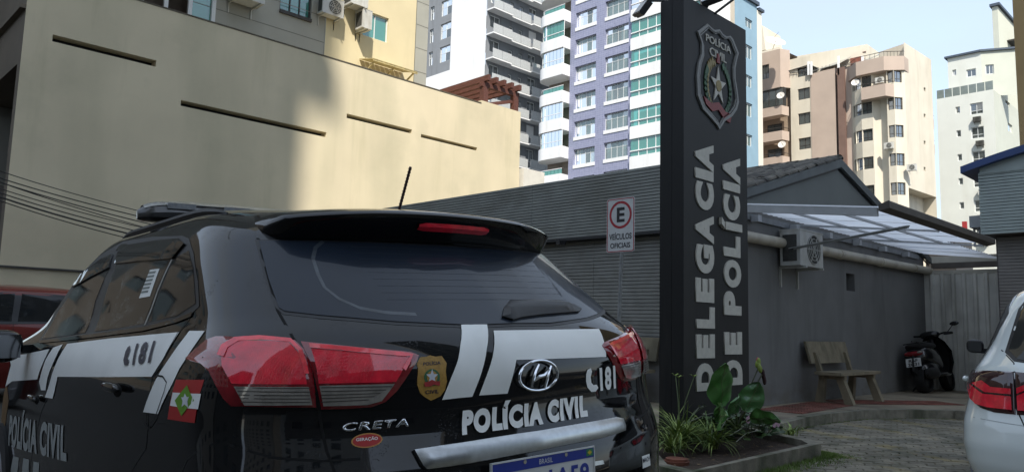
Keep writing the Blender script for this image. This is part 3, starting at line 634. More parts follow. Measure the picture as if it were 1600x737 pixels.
# ------------------------------------------------------------------ ground, kerbs, pavement, planter
GZ = .10; PZ = .216      # yard level, pavement level
XS, YF, YB = -5.2, 8.8, 16.7     # station side wall, station front, back fence
def pave_mat():
    M_ = mat('paver_concrete', (.21,.19,.145), .88, .32, 5, bump=.5, bsc=90, rnd=.14, stain=(.09,.088,.072), stscale=1.4, stpos=.48); n = M_.node_tree; L = n.links.new; b = n.nodes['Principled BSDF']
    src = b.inputs['Base Color'].links[0].from_socket; geo = n.nodes.new('ShaderNodeNewGeometry'); sp = n.nodes.new('ShaderNodeSeparateXYZ'); L(geo.outputs['Position'], sp.inputs[0])
    # worn yellow road lines: bands across the yard
    ad = n.nodes.new('ShaderNodeMath'); ad.operation = 'MULTIPLY_ADD'; ad.inputs[1].default_value = .55; L(sp.outputs['X'], ad.inputs[0]); L(sp.outputs['Y'], ad.inputs[2])
    md = n.nodes.new('ShaderNodeMath'); md.operation = 'PINGPONG'; md.inputs[1].default_value = .55; L(ad.outputs[0], md.inputs[0])
    lt = n.nodes.new('ShaderNodeMath'); lt.operation = 'LESS_THAN'; lt.inputs[1].default_value = .13; L(md.outputs[0], lt.inputs[0])
    ns = n.nodes.new('ShaderNodeTexNoise'); ns.inputs['Scale'].default_value = 2.2; ns.inputs['Detail'].default_value = 9; ns.inputs['Roughness'].default_value = .7; L(geo.outputs['Position'], ns.inputs['Vector'])
    r = n.nodes.new('ShaderNodeMapRange'); r.inputs['From Min'].default_value = .47; r.inputs['From Max'].default_value = .60; L(ns.outputs['Fac'], r.inputs[0])
    ml = n.nodes.new('ShaderNodeMath'); ml.operation = 'MULTIPLY'; L(lt.outputs[0], ml.inputs[0]); L(r.outputs[0], ml.inputs[1])
    m2 = n.nodes.new('ShaderNodeMath'); m2.operation = 'MULTIPLY'; m2.inputs[1].default_value = .62; L(ml.outputs[0], m2.inputs[0])
    mi = n.nodes.new('ShaderNodeMix'); mi.data_type = 'RGBA'; mi.inputs['B'].default_value = (.30,.235,.09,1); L(m2.outputs[0], mi.inputs['Factor']); L(src, mi.inputs['A']); L(mi.outputs['Result'], b.inputs['Base Color'])
    return M_
PAVER = pave_mat(); SOIL = mat('soil', (.045,.03,.02), .95, .4, 12, bump=1, bsc=60); JOINT = mat('joint_sand', (.035,.033,.028), .95, .3, 20, bump=.6, bsc=80)
def gz(x, y):
    """yard surface: falls away towards the street side where the police car stands"""
    return max(-.6, min(GZ-.0, GZ-.0418*(4.1-y))) if y < 4.1 else GZ
def inside(p, poly):
    c = False; n = len(poly)
    for i in range(n):
        x0, y0 = poly[i]; x1, y1 = poly[(i+1) % n]
        if (y0 > p[1]) != (y1 > p[1]) and p[0] < (x1-x0)*(p[1]-y0)/(y1-y0)+x0: c = not c
    return c
gm = MB(); ys = [-400, -60, -8.3, 4.1, 60, 400]; hz_ = lambda y: gz(0, y)-.032
for i in range(5):
    gm.quad((-400, ys[i], max(-.55, hz_(ys[i]))), (400, ys[i], max(-.55, hz_(ys[i]))), (400, ys[i+1], max(-.55, hz_(ys[i+1]))), (-400, ys[i+1], max(-.55, hz_(ys[i+1]))))
ground = gm.build('ground', JOINT, kind='structure')
kerb_px = [(1160,676),(1200,667),(1225,660),(1260,651),(1300,645),(1350,640.5),(1420,639.5),(1500,640.5)]
KC = [hz(x, y, PZ).xy for x, y in kerb_px]; KC = [Vector((-4.5, 7.0)), Vector((-4.45,8.0))]+[p for p in KC[1:]]
e = KC[-1]; KC.append(Vector((e.x+.9, e.y-.25))); KC.append(Vector((6, e.y-.5)))
PVpoly = [tuple(p) for p in KC]+[(6, 17.5), (-20, 17.5), (-20, 7.0)]
PL = [(-3.27,4.75),(-3.0,4.70),(-3.07,6.95),(-3.25,7.15),(-4.4,7.6),(-4.4,5.9)]     # planter outline
def paver_outline(L_=.218, W_=.108, e=.011):
    P = []
    for (a, b), nrm in ((((0,0),(L_,0)), (0,1)), (((L_,0),(L_,W_)), (-1,0)), (((L_,W_),(0,W_)), (0,1)), (((0,W_),(0,0)), (-1,0))):
        seq = (.125,.375,.625,.875) if a[1] == b[1] else (.25,.75)
        P.append(a)
        for k, t in enumerate(seq):
            up = (1 if k % 2 == 0 else -1); x = a[0]+(b[0]-a[0])*t; y = a[1]+(b[1]-a[1])*t
            if (a, b)[0] in ((L_,W_), (0,W_)): up = -up
            P.append((x+nrm[0]*e*up, y+nrm[1]*e*up))
    c = (L_/2, W_/2); g = .0055
    return [((x-c[0])*(1-2*g/L_), (y-c[1])*(1-2*g/W_)) for x, y in P]
PO = paver_outline(); nP = len(PO)
def paver_mb(mb, x, y, z, ca, sa, hh):
    k = len(mb.v)
    for s_, zz in ((1.,-.035), (1.,-.006), (.93,0)):
        for (px, py) in PO: mb.v.append((x+(px*ca-py*sa)*s_, y+(px*sa+py*ca)*s_, z+hh+zz))
    for r in (0, 1):
        for i in range(nP): j = (i+1) % nP; mb.f.append((k+r*nP+i, k+r*nP+j, k+(r+1)*nP+j, k+(r+1)*nP+i))
    mb.f.append(tuple(range(k+2*nP, k+3*nP)))
pmb = MB(); paver_mb(pmb, 0, 0, 0, 1, 0, 0); paver_me = pmb.me('paver'); paver_me.materials.append(PAVER)
AN = math.radians(38); ca, sa = math.cos(AN), math.sin(AN); spots = []
for i in range(-60, 80):
    for j in range(-110, 130):
        u = (i+(.5 if j % 2 else 0))*.218; v = j*.108; x = -2.6+u*ca-v*sa; y = 7+u*sa+v*ca
        if not (-9 < x < 3.2 and .8 < y < 14): continue
        if inside((x, y), PVpoly) or inside((x, y), PL): continue
        d = Vector((x, y, GZ))-C0; dep = d.dot(R2)
        vis = dep > 0 and abs(d.dot(R0)/dep*1200) < 800 and d.dot(R1)/dep*1200 < 372 and (800+d.dot(R0)/dep*1200) > 1085 and (800+d.dot(R0)/dep*1200) < 1515
        if x < -1.0 and y < 3.9 and dep > 0 and not vis and x < -6: continue
        spots.append((0 if vis else 1, dep if vis else 50, x, y))
spots.sort(); rest = MB()
for k, (v_, dp, x, y) in enumerate(spots):
    hh = random.uniform(-.003, .003)
    if v_ == 0 and k < 290:
        o = obj('paver', paver_me, None, ground, (x, y, gz(x, y)+hh), (random.uniform(-.012,.012), random.uniform(-.012,.012), AN+random.uniform(-.01,.01)))
    else: paver_mb(rest, x, y, gz(x, y), ca, sa, hh)
rest.build('paving', PAVER, ground, kind='stuff')
# raised pavement with kerb stones
CONC = mat('kerb_concrete', (.20,.185,.145), .9, .3, 9, bump=.6, bsc=70, stain=(.05,.06,.03), stscale=3, stpos=.45)
PAVE = mat('pavement_concrete', (.32,.275,.20), .9, .22, 4, bump=.5, bsc=60, stain=(.13,.11,.085), stscale=1.2, stpos=.45)
pv = MB(); inner = [(p[0], p[1]) for p in PVpoly]; pv.prism([(x, y, GZ-.05) for x, y in inner], (0,0,PZ-.008-GZ+.05)); pave = pv.build('pavement', PAVE, kind='structure')
acc = 0
for a, b in zip(KC, KC[1:]):
    n_ = max(1, round((b-a).length/.7)); d = (b-a).normalized(); nn = Vector((-d.y, d.x))*.06
    if (a+nn-Vector((-5.2,12))).length > (a-nn-Vector((-5.2,12))).length: nn = -nn
    for i in range(n_):
        p = a.lerp(b, i/n_)+d*.004; q = a.lerp(b, (i+1)/n_)-d*.004; k = MB()
        top = PZ+random.uniform(-.004,.004); k.prism([(p.x-nn.x*.1,p.y-nn.y*.1,GZ-.06),(q.x-nn.x*.1,q.y-nn.y*.1,GZ-.06),(q.x+nn.x*2,q.y+nn.y*2,GZ-.06),(p.x+nn.x*2,p.y+nn.y*2,GZ-.06)], (0,0,top-GZ+.06)); k.build('kerb_stone', CONC, pave)
# worn red tactile tiles in a band on the pavement
TILE = mat('red_tile', (.20,.075,.055), .85, .25, 8, bump=.5, bsc=90, rnd=.25, stain=(.15,.11,.08), stscale=2.2, stpos=.5)
GT = mat('grey_tile', (.17,.15,.115), .88, .25, 8, bump=.5, bsc=90, rnd=.1, stain=(.11,.09,.07), stscale=2, stpos=.5)
tm = MB(); tm.box(-.097,.097,-.097,.097,-.006,.0)
for i in range(5): tm.box(-.08,.08,-.085+i*.0385,-.071+i*.0385,0,.0035)
tme = tm.me('tile'); tme.materials.append(TILE); gtm = MB(); gtm.box(-.097,.097,-.097,.097,-.006,.0); gme = gtm.me('tile'); gme.materials.append(GT)
A0 = hz(1205, 641, PZ).xy; A1 = hz(1300, 627, PZ).xy; A2 = hz(1500, 629, PZ).xy
nt_ = 0
for seg, (p, q, rows_) in enumerate(((A0, A1, 4), (A1, A2, 3))):
    d = (q-p).normalized(); nn = Vector((-d.y, d.x)); L_ = (q-p).length
    for i in range(int(L_/.2)):
        for j in range(rows_):
            c = p+d*(i*.2+.1)+nn*(j*.2-.1*rows_+.1)
            if not inside((c.x, c.y), PVpoly) or c.x < XS+.1: continue
            obj('tile', tme, None, pave, (c.x, c.y, PZ+.001+random.uniform(-.001,.002)), (0,0,math.atan2(d.y, d.x))); nt_ += 1
# planter: kerb, soil
pl = thing('planter', 'low mossy concrete kerb planter round the foot of the black sign', 'planter', (-3.6,6,GZ)); pl.location = (0,0,0)
def ring_kerb(P, wd, z0, z1, parent):
    n = len(P); C = Vector((sum(p[0] for p in P)/n, sum(p[1] for p in P)/n)); inn = [tuple(Vector(p)+(C-Vector(p)).normalized()*wd*1.25) for p in P]
    for i in range(n):
        j = (i+1) % n; k = MB(); k.prism([(*P[i],z0),(*P[j],z0),(*inn[j],z0),(*inn[i],z0)], (0,0,z1-z0)); o = k.build('kerb', CONC, parent)
    return inn
inn = ring_kerb(PL, .10, GZ-.05, PZ+.005, pl)
sb = MB(); sb.prism([(*p, GZ-.04) for p in inn], (0,0,.10)); sb.build('soil', SOIL, pl)

# ------------------------------------------------------------------ the black sign totem
BX = -3.98; Y0, Y1, ZT = 6.145, 7.35, 4.437
TOT = mat('totem_black', (.0095,.0095,.0095), .5, .15, 3, bump=.04, bsc=30, spec=.32); LET = mat('letter_grey', (.50,.48,.42), .5, .08, 20)
to = thing('sign_totem', 'tall black totem sign with raised grey letters DELEGACIA DE POLÍCIA and a shield', 'sign', (0,0,0))
b = MB(); b.box(BX-.13, BX, Y0, Y1, GZ-.1, ZT); b.build('panel', TOT, to)
b = MB(); b.box(BX-.27, BX-.136, Y0+.004, Y1, GZ-.1, ZT); b.build('panel', TOT, to)
b = MB(); b.box(BX-.136, BX-.13, Y0+.02, Y1-.02, GZ-.1, ZT-.01); b.build('joint_strip', mat('steel_strip', (.12,.12,.12), .4, .1, metal=.6), to)
FT = Face((BX, Y0), (0,1), (1,0))
def letters(s, boxes):
    """capital letters turned a quarter to the left, each in its own measured box (px left,right at its height, bottom, top)"""
    for ch, (xl, xr, yb, yt) in zip(s, boxes):
        a0, zb = FT.h(xl, yb); a1, zt = FT.h(xr, yt); zb2 = FT.h((xl+xr)/2, yb)[1]; zt2 = FT.h((xl+xr)/2, yt)[1]
        # letter's reading direction points up, its top points left
        m = text_me(ch, .06, .5).copy()
        for v in m.vertices:
            u, t, e_ = v.co; v.co = FT.p(a1+(a0-a1)*t, zb2+(zt2-zb2)*u, .0+(e_+.5)*.014)
        bm_ = bmesh.new(); bm_.from_mesh(m); bmesh.ops.recalc_face_normals(bm_, faces=bm_.faces); bm_.to_mesh(m); bm_.free()
        m.materials.clear(); obj('letter', m, LET, to)
letters('DELEGACIA', [(1087,1113.5,610,567),(1087,1115,559,521.5),(1087,1115,512.5,479),(1086,1114,472,434),(1086,1114,427,382),(1085.5,1113.5,379,335),(1085.5,1113.5,328,285),(1085,1113,281,265.5),(1085,1113,266,223)])
letters('DEPOLCIA', [(1131,1158,601,562),(1131,1157.5,553,518),(1130,1156.5,492,455),(1130,1156,449,406),(1129.5,1155,401,368),(1129,1154.5,344,305),(1128.5,1154.5,299,285.5),(1128.5,1154.5,285,244)])
# Í with its accent
a0, zb = FT.h(1129.5, 360); a1, _ = FT.h(1155, 360); zt = FT.h(1142, 349)[1]; zb = FT.h(1142, 361)[1]
k = MB(); FT.box(k, a0, a1, zb, zt, .0, .035); k.build('letter', LET, to)
k = MB(); k.prism([FT.p(a0-.075, zb+.045, 0), FT.p(a0-.02, zb+.01, 0), FT.p(a0-.02, zb+.07, 0), FT.p(a0-.075, zb+.115, 0)], (.035,0,0)); k.build('letter', LET, to)
# shield crest
def crest(pts): return [FT.h(*p) for p in pts]
sh = [(1088,50),(1103,38),(1108,43),(1114,48),(1119,47.5),(1122,47),(1127,54),(1133,58),(1139,57),(1143,62),(1152,84),(1149,95),(1146.5,108),(1147,125),(1150,143),(1152,160),(1149,172),(1142,182),(1130,190),(1122,203),(1119,197),(1108,184),(1096,171),(1088,150),(1086.5,120),(1089,100),(1094,85),(1094,68)]
SHP = crest(sh); cc = (sum(p[0] for p in SHP)/len(SHP), sum(p[1] for p in SHP)/len(SHP))
def shape(name, poly, o0, o1, mt, par):
    k = MB(); k.prism([FT.p(a, z, o0) for a, z in poly], (o1-o0,0,0)); return k.build(name, mt, par)
def ringshape(name, poly, s0, s1, o0, o1, mt, par):
    k = MB(); n = len(poly); f = lambda s_: [(cc[0]+(a-cc[0])*s_, cc[1]+(z-cc[1])*(1-(1-s_)*.62)) for a, z in poly]; A, B = f(s0), f(s1)
    V = [FT.p(a, z, o) for P, o in ((A,o0),(A,o1),(B,o1),(B,o0)) for a, z in P]; F = []
    for r in range(4):
        for i in range(n): j = (i+1) % n; F.append((r*n+i, r*n+j, ((r+1) % 4)*n+j, ((r+1) % 4)*n+i))
    k.add(V, F); return k.build(name, mt, par)
LTM = mat('crest_metal', (.20,.20,.19), .45, .1, 9)
crs = ringshape('shield_crest', SHP, 1., .91, 0, .02, LTM, to); ringshape('inner_rim', SHP, .885, .855, 0, .016, LTM, crs)
gold = mat('crest_gold', (.26,.20,.07), .5, .2, 60); green = mat('crest_green', (.035,.10,.045), .5, .3, 60); redv = mat('crest_red', (.22,.035,.035), .5, .2, 60)
def ftext(s, px, mt, o, bold=.01, par=None):
    (aL, zL), (aR, zR), (aT, zT_) = [FT.h(*p) for p in px]
    text_on('lettering', s, FT.p(aL, zL, o), Vector((0, aR-aL, zR-zL)), Vector((0, 0, zT_-zL)), mt, par or crs, bold=bold, depth=.01)
ftext('POLÍCIA', [(1102,64),(1141,85),(1102,50)], LET, .0); ftext('CIVIL', [(1108,86),(1134,100),(1108,73)], LET, .0)
(ax, az_), (_, zt_) = FT.h(1121, 135), FT.h(1121, 100); rr = (zt_-az_)
for s_ in (-1, 1):
    for i in range(11):
        t = -.75+1.75*i/10; x = ax+s_*.23*math.cos(t*1.15); z = az_-.02+.27*math.sin(t*1.15); L_ = .07
        q = [(x, z-.045), (x+s_*.036, z+.0), (x+s_*.02, z+.055), (x-s_*.02, z+.01)]; shape('leaf', q, .004, .012, green if (i < 8 or s_ > 0) else gold, crs)
        if s_ < 0: shape('leaf', [(x+.03, z-.04), (x+.052, z), (x+.035, z+.04), (x+.02, z)], .004, .010, gold, crs)
st = []
for i in range(10): a = math.pi/2+i*math.pi/5; r = .165 if i % 2 == 0 else .06; st.append((ax+r*.92*math.cos(a), az_+r*1.25*math.sin(a)))
shape('star', st, .002, .014, LET, crs)
shape('star_centre', [(ax+.05*math.cos(t*math.pi/6), az_+.06*math.sin(t*math.pi/6)) for t in range(12)], .014, .02, gold, crs)
shape('cap', [(ax-.03, az_+.24), (ax+.03, az_+.24), (ax+.02, az_+.33), (ax-.015, az_+.34)], .002, .016, redv, crs)
for q in ([(-.28,-.17),(-.14,-.21),(0,-.17),(.13,-.24),(.26,-.24),(.22,-.34),(.1,-.32),(0,-.25),(-.12,-.29),(-.24,-.24)],): shape('ribbon', [(ax+x, az_+z) for x, z in q], .004, .016, redv, crs)
# arc text under the wreath
s_ = 'ESTADO DE SANTA CATARINA'; n = len(s_)
for i, ch in enumerate(s_):
    if ch == ' ': continue
    t = -2.35+1.62*i/(n-1); cx_ = ax+.36*math.cos(t); cz_ = az_-.13+.36*math.sin(t); d = Vector((0, -math.sin(t), math.cos(t))); up = Vector((0, -math.cos(t), -math.sin(t)))
    text_on('lettering', ch, Vector((BX, cx_, cz_))-d*.012-up*.018, d*.026, up*.040, LET, crs, bold=.03, depth=.006)
for (px_, py_, arm) in (((1003, 13), None, 0), ((1108, -2), None, 1)) if False else (): pass
DRK = mat('lamp_black', (.02,.02,.022), .45, .1, 30)
def flood(c, tilt, rz):
    f = MB(); f.box(-.11,.11,-.085,.085,-.02,.02); f.box(-.10,.10,-.075,.075,-.045,-.02); o = f.build('floodlight', DRK, to); o.location = c; o.rotation_euler = (tilt[0], tilt[1], rz)
    g = MB(); g.box(-.092,.092,-.068,.068,.02,.023); g.build('lamp_glass', mat('lamp_glass', (.10,.11,.11), .15, .1), o); return o
c = hy(1003, 13, 6.1); flood(c, (1.0,.25,0), -.6)
k = MB(); k.tube([(c.x,c.y,c.z+.02), (c.x+.02,c.y+.02,ZT+.06), (BX-.13,Y0+.15,ZT+.02)], .012, 6); k.build('lamp_arm', DRK, to)
c = Vector((BX+.02, 6.62, ZT+.10)); flood(c, (.5,-.3,0), .5)
k = MB(); k.tube([(BX-.05,6.62,ZT-.0), (BX+.0,6.62,ZT+.09)], .012, 6); k.build('lamp_arm', DRK, to)
k = MB(); k.tube([(BX-.0,6.72,ZT-.01), (BX+.25,7.0,ZT+.30)], .014, 6); k.build('lamp_arm', DRK, to)
flood((BX+.27,7.02,ZT+.34), (.6,-.4,0), .4)

# ------------------------------------------------------------------ parking sign on its post
ps = thing('parking_sign', 'white parking plate with red circled E reading VEÍCULOS OFICIAIS on a thin grey post', 'sign', (0,0,0))
YS = 7.8; tl, tr, br, bl_ = [hy(*p, YS) for p in ((949.3,312.8),(991.8,305.3),(991.3,391.8),(946.5,396.2))]
x0, x1 = (tl.x+bl_.x)/2, (tr.x+br.x)/2; z0, z1 = (bl_.z+br.z)/2, (tl.z+tr.z)/2
SW, SR, SK_ = mat('sign_white', (.55,.56,.55), .5, .06, 10), mat('sign_red', (.36,.02,.03), .5, .08, 10), mat('sign_black', (.015,.015,.017), .5)
def rrect(x0, x1, z0, z1, r, n=5):
    P = []
    for cx_, cz_, a in ((x1-r,z1-r,0), (x0+r,z1-r,1), (x0+r,z0+r,2), (x1-r,z0+r,3)):
        P += [(cx_+r*math.cos(math.pi/2*(a+i/n)), cz_+r*math.sin(math.pi/2*(a+i/n))) for i in range(n+1)]
    return P
def plate(poly, y0, y1): k = MB(); k.prism([(x, y0, z) for x, z in poly], (0,y1-y0,0)); return k
plate(rrect(x0,x1,z0,z1,.035), YS, YS+.004).build('plate', SW, ps)
def ringp(A, B, y0, y1):
    k = MB(); n = len(A); V = [(x,y,z) for P, y in ((A,y0),(B,y0),(B,y1),(A,y1)) for x, z in P]; F = [(r*n+i, r*n+(i+1) % n, ((r+1) % 4)*n+(i+1) % n, ((r+1) % 4)*n+i) for r in range(4) for i in range(n)]
    return k.add(V, F)
ringp(rrect(x0+.008,x1-.008,z0+.008,z1-.008,.03), rrect(x0+.018,x1-.018,z0+.018,z1-.018,.022), YS-.002, YS).build('red_border', SR, ps)
cx_ = (x0+x1)/2; rr = (x1-x0)*.40; cz_ = z1-rr-.04
cir = lambda r: [(cx_+r*math.cos(t*math.pi/20), cz_+r*math.sin(t*math.pi/20)) for t in range(40)]
ringp(cir(rr), cir(rr*.82), YS-.002, YS).build('red_ring', SR, ps)
text_on('lettering', 'E', (cx_-.058, YS-.0015, cz_-.095), (.125,0,0), (0,0,.19), SK_, ps, bold=.03, depth=.001)
k = MB(); k.disc((cx_+.005, YS-.004, cz_+.11), (0,1,0), .009, 8, h=.004); k.build('bolt', SATIN, ps)
text_on('lettering', 'VEÍCULOS', (x0+.045, YS-.0015, z0+.165), (x1-x0-.09,0,0), (0,0,.095), SK_, ps, bold=.018, depth=.001)
text_on('lettering', 'OFICIAIS', (x0+.065, YS-.0015, z0+.055), (x1-x0-.13,0,0), (0,0,.068), SK_, ps, bold=.018, depth=.001)
GALV = mat('galvanised', (.28,.29,.29), .5, .15, 12, metal=.5)
bt = hy(967, 500, YS+.03); k = MB(); k.sm = True; k.tube([(cx_,YS+.03,z1-.05), (cx_+.0,YS+.03,z0), (bt.x,YS+.03,bt.z), (bt.x-.01,YS+.03,PZ-.1)], .026, 12); k.build('post', GALV, ps)

# ------------------------------------------------------------------ police station: slatted front, grey side, gable roof
SL = mat('slat_grey', (.25,.26,.24), .5, .12, 4, bump=.08, bsc=40); SLL = mat('slat_grey_lower', (.24,.24,.222), .55, .14, 4, bump=.08, bsc=40)
GW = mat('grey_render', (.185,.185,.180), .8, .10, 1.6, bump=.25, bsc=60, stain=(.155,.155,.152), stscale=.9, stpos=.5)
GWT = mat('grey_gable', (.17,.185,.18), .8, .07, 1.2, bump=.15, bsc=50)
FAS = mat('fascia_grey', (.12,.135,.14), .6, .1, 5)
stn = thing('police_station', 'low dark grey station building with slatted parapet, side wall and gabled tile roof', 'building', (0,0,0))
FX = Face((XS, YF), (-1,0), (0,-1)); FS = Face((XS, YF), (0,1), (1,0))
ztop = hy(1029, 255.6, YF).z; zb1 = hy(1026, 359, YF).z; zb2 = hy(1026, 525.7, YF).z
LX = 10.6
b = MB(); b.box(XS-LX, XS-.02, YF+.07, YF+.25, zb1, ztop-.02); b.box(XS-LX, XS, YF+.20, YF+.3, PZ-.1, zb1); b.build('front_wall', GW, stn)
def slats(F, a0, a1, z0, z1, pitch, th, o0, mt, parent, seams):
    n = int((z1-z0)/pitch); cuts = [a0]+[s for s in seams if a0 < s < a1]+[a1]
    for c0, c1 in zip(cuts, cuts[1:]):
        mes = MB(); P = F.p
        w_ = c1-c0-.006
        # folded metal slat: sloped face and small lip
        prof = [(0, 0), (th, .004), (th, pitch*.80), (.0, pitch*.93)]
        for i in range(n):
            z = z0+i*pitch; m_ = MB(); V = []
            for a in (c0+.003, c1-.003): V += [P(a, z+q[1], o0+q[0]) for q in prof]
            m_.add(V, [(0,1,5,4),(1,2,6,5),(2,3,7,6),(0,3,2,1),(4,5,6,7),(0,4,7,3)]); m_.build('slat', mt, parent)
slats(FX, -.10, LX, zb1, ztop, (ztop-zb1)/20, .016, -.07, SL, stn, (3.4, 6.8, 9.0))
slats(FX, .02, LX, zb2, zb1-.02, (zb1-zb2)/28, .014, -.20, SLL, stn, (2.2, 5.2, 8.2))
k = MB(); FX.box(k, -.08, LX, zb1-.045, zb1-.004, -.19, -.02); k.build('soffit', DRK, stn)
k = MB(); FX.box(k, .0, LX, zb2-.05, zb2-.003, -.22, -.14); k.build('sill', FAS, stn)
# side wall with small vent opening
ridgeZ = 4.14; ry = 12.65; ey0 = 8.75; ey1 = 16.65; eaveZ = 2.95
hv = [FS.h(1322,426), FS.h(1335,455)]; hole = (hv[0][0], hv[1][0]+.02, hv[1][1], hv[0][1])
sw = MB(); wall_open(sw, FS, 0.0, YB-YF, PZ-.1, eaveZ, [hole], .18)
sw.quad(FS.p(0,PZ-.1,0), FS.p(0,PZ-.1,-.3), FS.p(0,ztop,-.3), FS.p(0,ztop,0)); sw.build('side_wall', GW, stn)
vb = MB(); F_ = FS; vb.quad(*[F_.p(a, z, -.18) for a, z in ((hole[0],hole[2]),(hole[1],hole[2]),(hole[1],hole[3]),(hole[0],hole[3]))]); vb.box(XS-.10, XS-.06, F_.o.y+hole[0], F_.o.y+hole[0]+.12, hole[2]+.08, hole[3]); vb.build('vent', mat('vent_grey', (.10,.10,.10), .7), stn)
gb_ = MB(); gb_.prism([(XS-.006,ey0+.1,eaveZ-.02),(XS-.006,ey1-.1,eaveZ-.02),(XS-.006,ry,ridgeZ-.06)], (-.2,0,0)); gb_.build('gable_wall', GWT, stn)
sl_ = (ridgeZ-eaveZ)/(ry-ey0)
for (ya, za, yb_, zb_) in ((ey0+.3, eaveZ+.3*sl_, ry, ridgeZ), (ey1+.35, eaveZ-.35*sl_, ry, ridgeZ)):
    k = MB(); k.prism([(XS+.06,ya,za-.03),(XS+.06,yb_,zb_-.03),(XS+.06,yb_,zb_-.17),(XS+.06,ya,za-.15)], (-.05,0,0)); k.build('verge_board', FAS, stn)
    k = MB(); k.prism([(XS+.004,ya,za-.15),(XS+.004,yb_,zb_-.17),(XS+.004,yb_,zb_-.21),(XS+.004,ya,za-.19)], (-.01,0,0)); k.build('verge_trim', DRK, stn)
roof = MB()
for s_, ya in ((1, ey0+.31), (-1, ey1+.35)):
    za = eaveZ+(.31 if s_ > 0 else -.35)*sl_
    roof.add([(XS+.05,ya,za-.045),(XS+.05,ry,ridgeZ-.045),(-17,ry,ridgeZ-.045),(-17,ya,za-.045)], [(0,1,2,3)])
rf = roof.build('roof', mat('roof_deck', (.05,.045,.04), .9, .2, 6), stn)
TIL = mat('clay_tile', (.10,.092,.078), .9, .35, 9, bump=.8, bsc=60, rnd=.35, stain=(.035,.035,.033), stscale=4, stpos=.46)
def tile_me():
    k = MB(); N = 6
    for (y, w_, zz) in ((0,.098,.0), (.38,.080,.014)):
        for t in (0, 1):
            for i in range(N+1): a = math.pi*i/N; r = w_-(.014 if t else 0); k.v.append((-r*math.cos(a), y, zz+r*.62*math.sin(a)))
    n = N+1
    for i in range(N): k.f += [(i, i+1, 2*n+i+1, 2*n+i), (i, i+1, n+i+1, n+i), (2*n+i, 2*n+i+1, 3*n+i+1, 3*n+i)]
    return k.me('tile')
tlm = tile_me(); tlm.materials.append(TIL); an_ = math.atan(sl_); rest = MB()
for i in range(58):
    x = XS-.02-i*.175
    for j in range(12):
        y = ey0+.32+j*.345*math.cos(an_)
        if y > ry-.1: continue
        z = eaveZ+(y-ey0)*sl_-.03
        if i < 20 and j > 1: obj('tile', tlm, None, rf, (x+random.uniform(-.008,.008), y+random.uniform(-.012,.012), z+random.uniform(0,.008)), (an_+random.uniform(-.02,.02), 0, random.uniform(-.03,.03)))
        else:
            M4 = Matrix.Translation((x, y, z)) @ Matrix.Rotation(an_, 4, 'X'); rest.add([M4 @ v.co for v in tlm.vertices], [tuple(p.vertices) for p in tlm.polygons])
rest.build('roof_tiles', TIL, rf, kind='stuff')
for i in range(24):
    k = MB(); N = 6; x = XS+.05-i*.36
    for xx, r in ((x,.115), (x-.40,.10)):
        for q in range(N+1): a = math.pi*q/N; k.v.append((xx, ry-r*math.cos(a), ridgeZ-.02+r*.55*math.sin(a)+(0 if xx == x else .0)))
    k.f = [(q, q+1, N+2+q, N+1+q) for q in range(N)]; k.build('ridge_tile', TIL, rf)
weather(GW, (.13,.11,.08), (3,3,5), .42, .62, .65, PZ-.05, PZ+.55); weather(GW, (.10,.098,.094), (2.5,2.5,.35), .52, .70, .45)
weather(SL, (.13,.125,.10), (1.2,1.2,3), .5, .68, .5); weather(SLL, (.13,.125,.10), (1.2,1.2,3), .5, .68, .5)
weather(TOT, (.035,.033,.03), (6,6,.6), .55, .75, .5); weather(PAVER, (.05,.055,.03), (3,3,3), .5, .66, .55); weather(PAVE, (.10,.085,.06), (2,2,2), .48, .66, .5)
# small camera on the front
cm = hy(884, 380, YF+.0); k = MB(); k.box(cm.x-.06, cm.x+.02, YF-.16, YF-.02, cm.z-.03, cm.z+.03); k.tube([(cm.x-.02,YF+.2,cm.z+.06), (cm.x-.02,YF-.05,cm.z+.03)], .012, 6)
o = k.build('security_camera', DRK); o['label'] = 'small black security camera under the slatted parapet, above the police car'; o['category'] = 'camera'
# waste pipe along the side wall
PVC = mat('pvc_cream', (.50,.46,.37), .45, .12, 4, stain=(.28,.24,.17), stscale=2)
P1, P2 = FS.h(1180,375), FS.h(1447,424); k = MB(); k.sm = True; k.tube([FS.p(-.1+P1[0]-1,P1[1],.09), FS.p(P2[0]-.1,P2[1],.09), FS.p(P2[0]-.02,P2[1]-.02,.09)], .075, 14); pp = k.build('waste_pipe', PVC, stn)
for t in (.12,.37,.62,.86):
    a = P1[0]+(P2[0]-P1[0])*t; z = P1[1]+(P2[1]-P1[1])*t; k = MB(); k.sm = True; k.tube([FS.p(a-.05,z,.09), FS.p(a+.05,z,.09)], .084, 14); k.build('pipe_collar', PVC, pp)

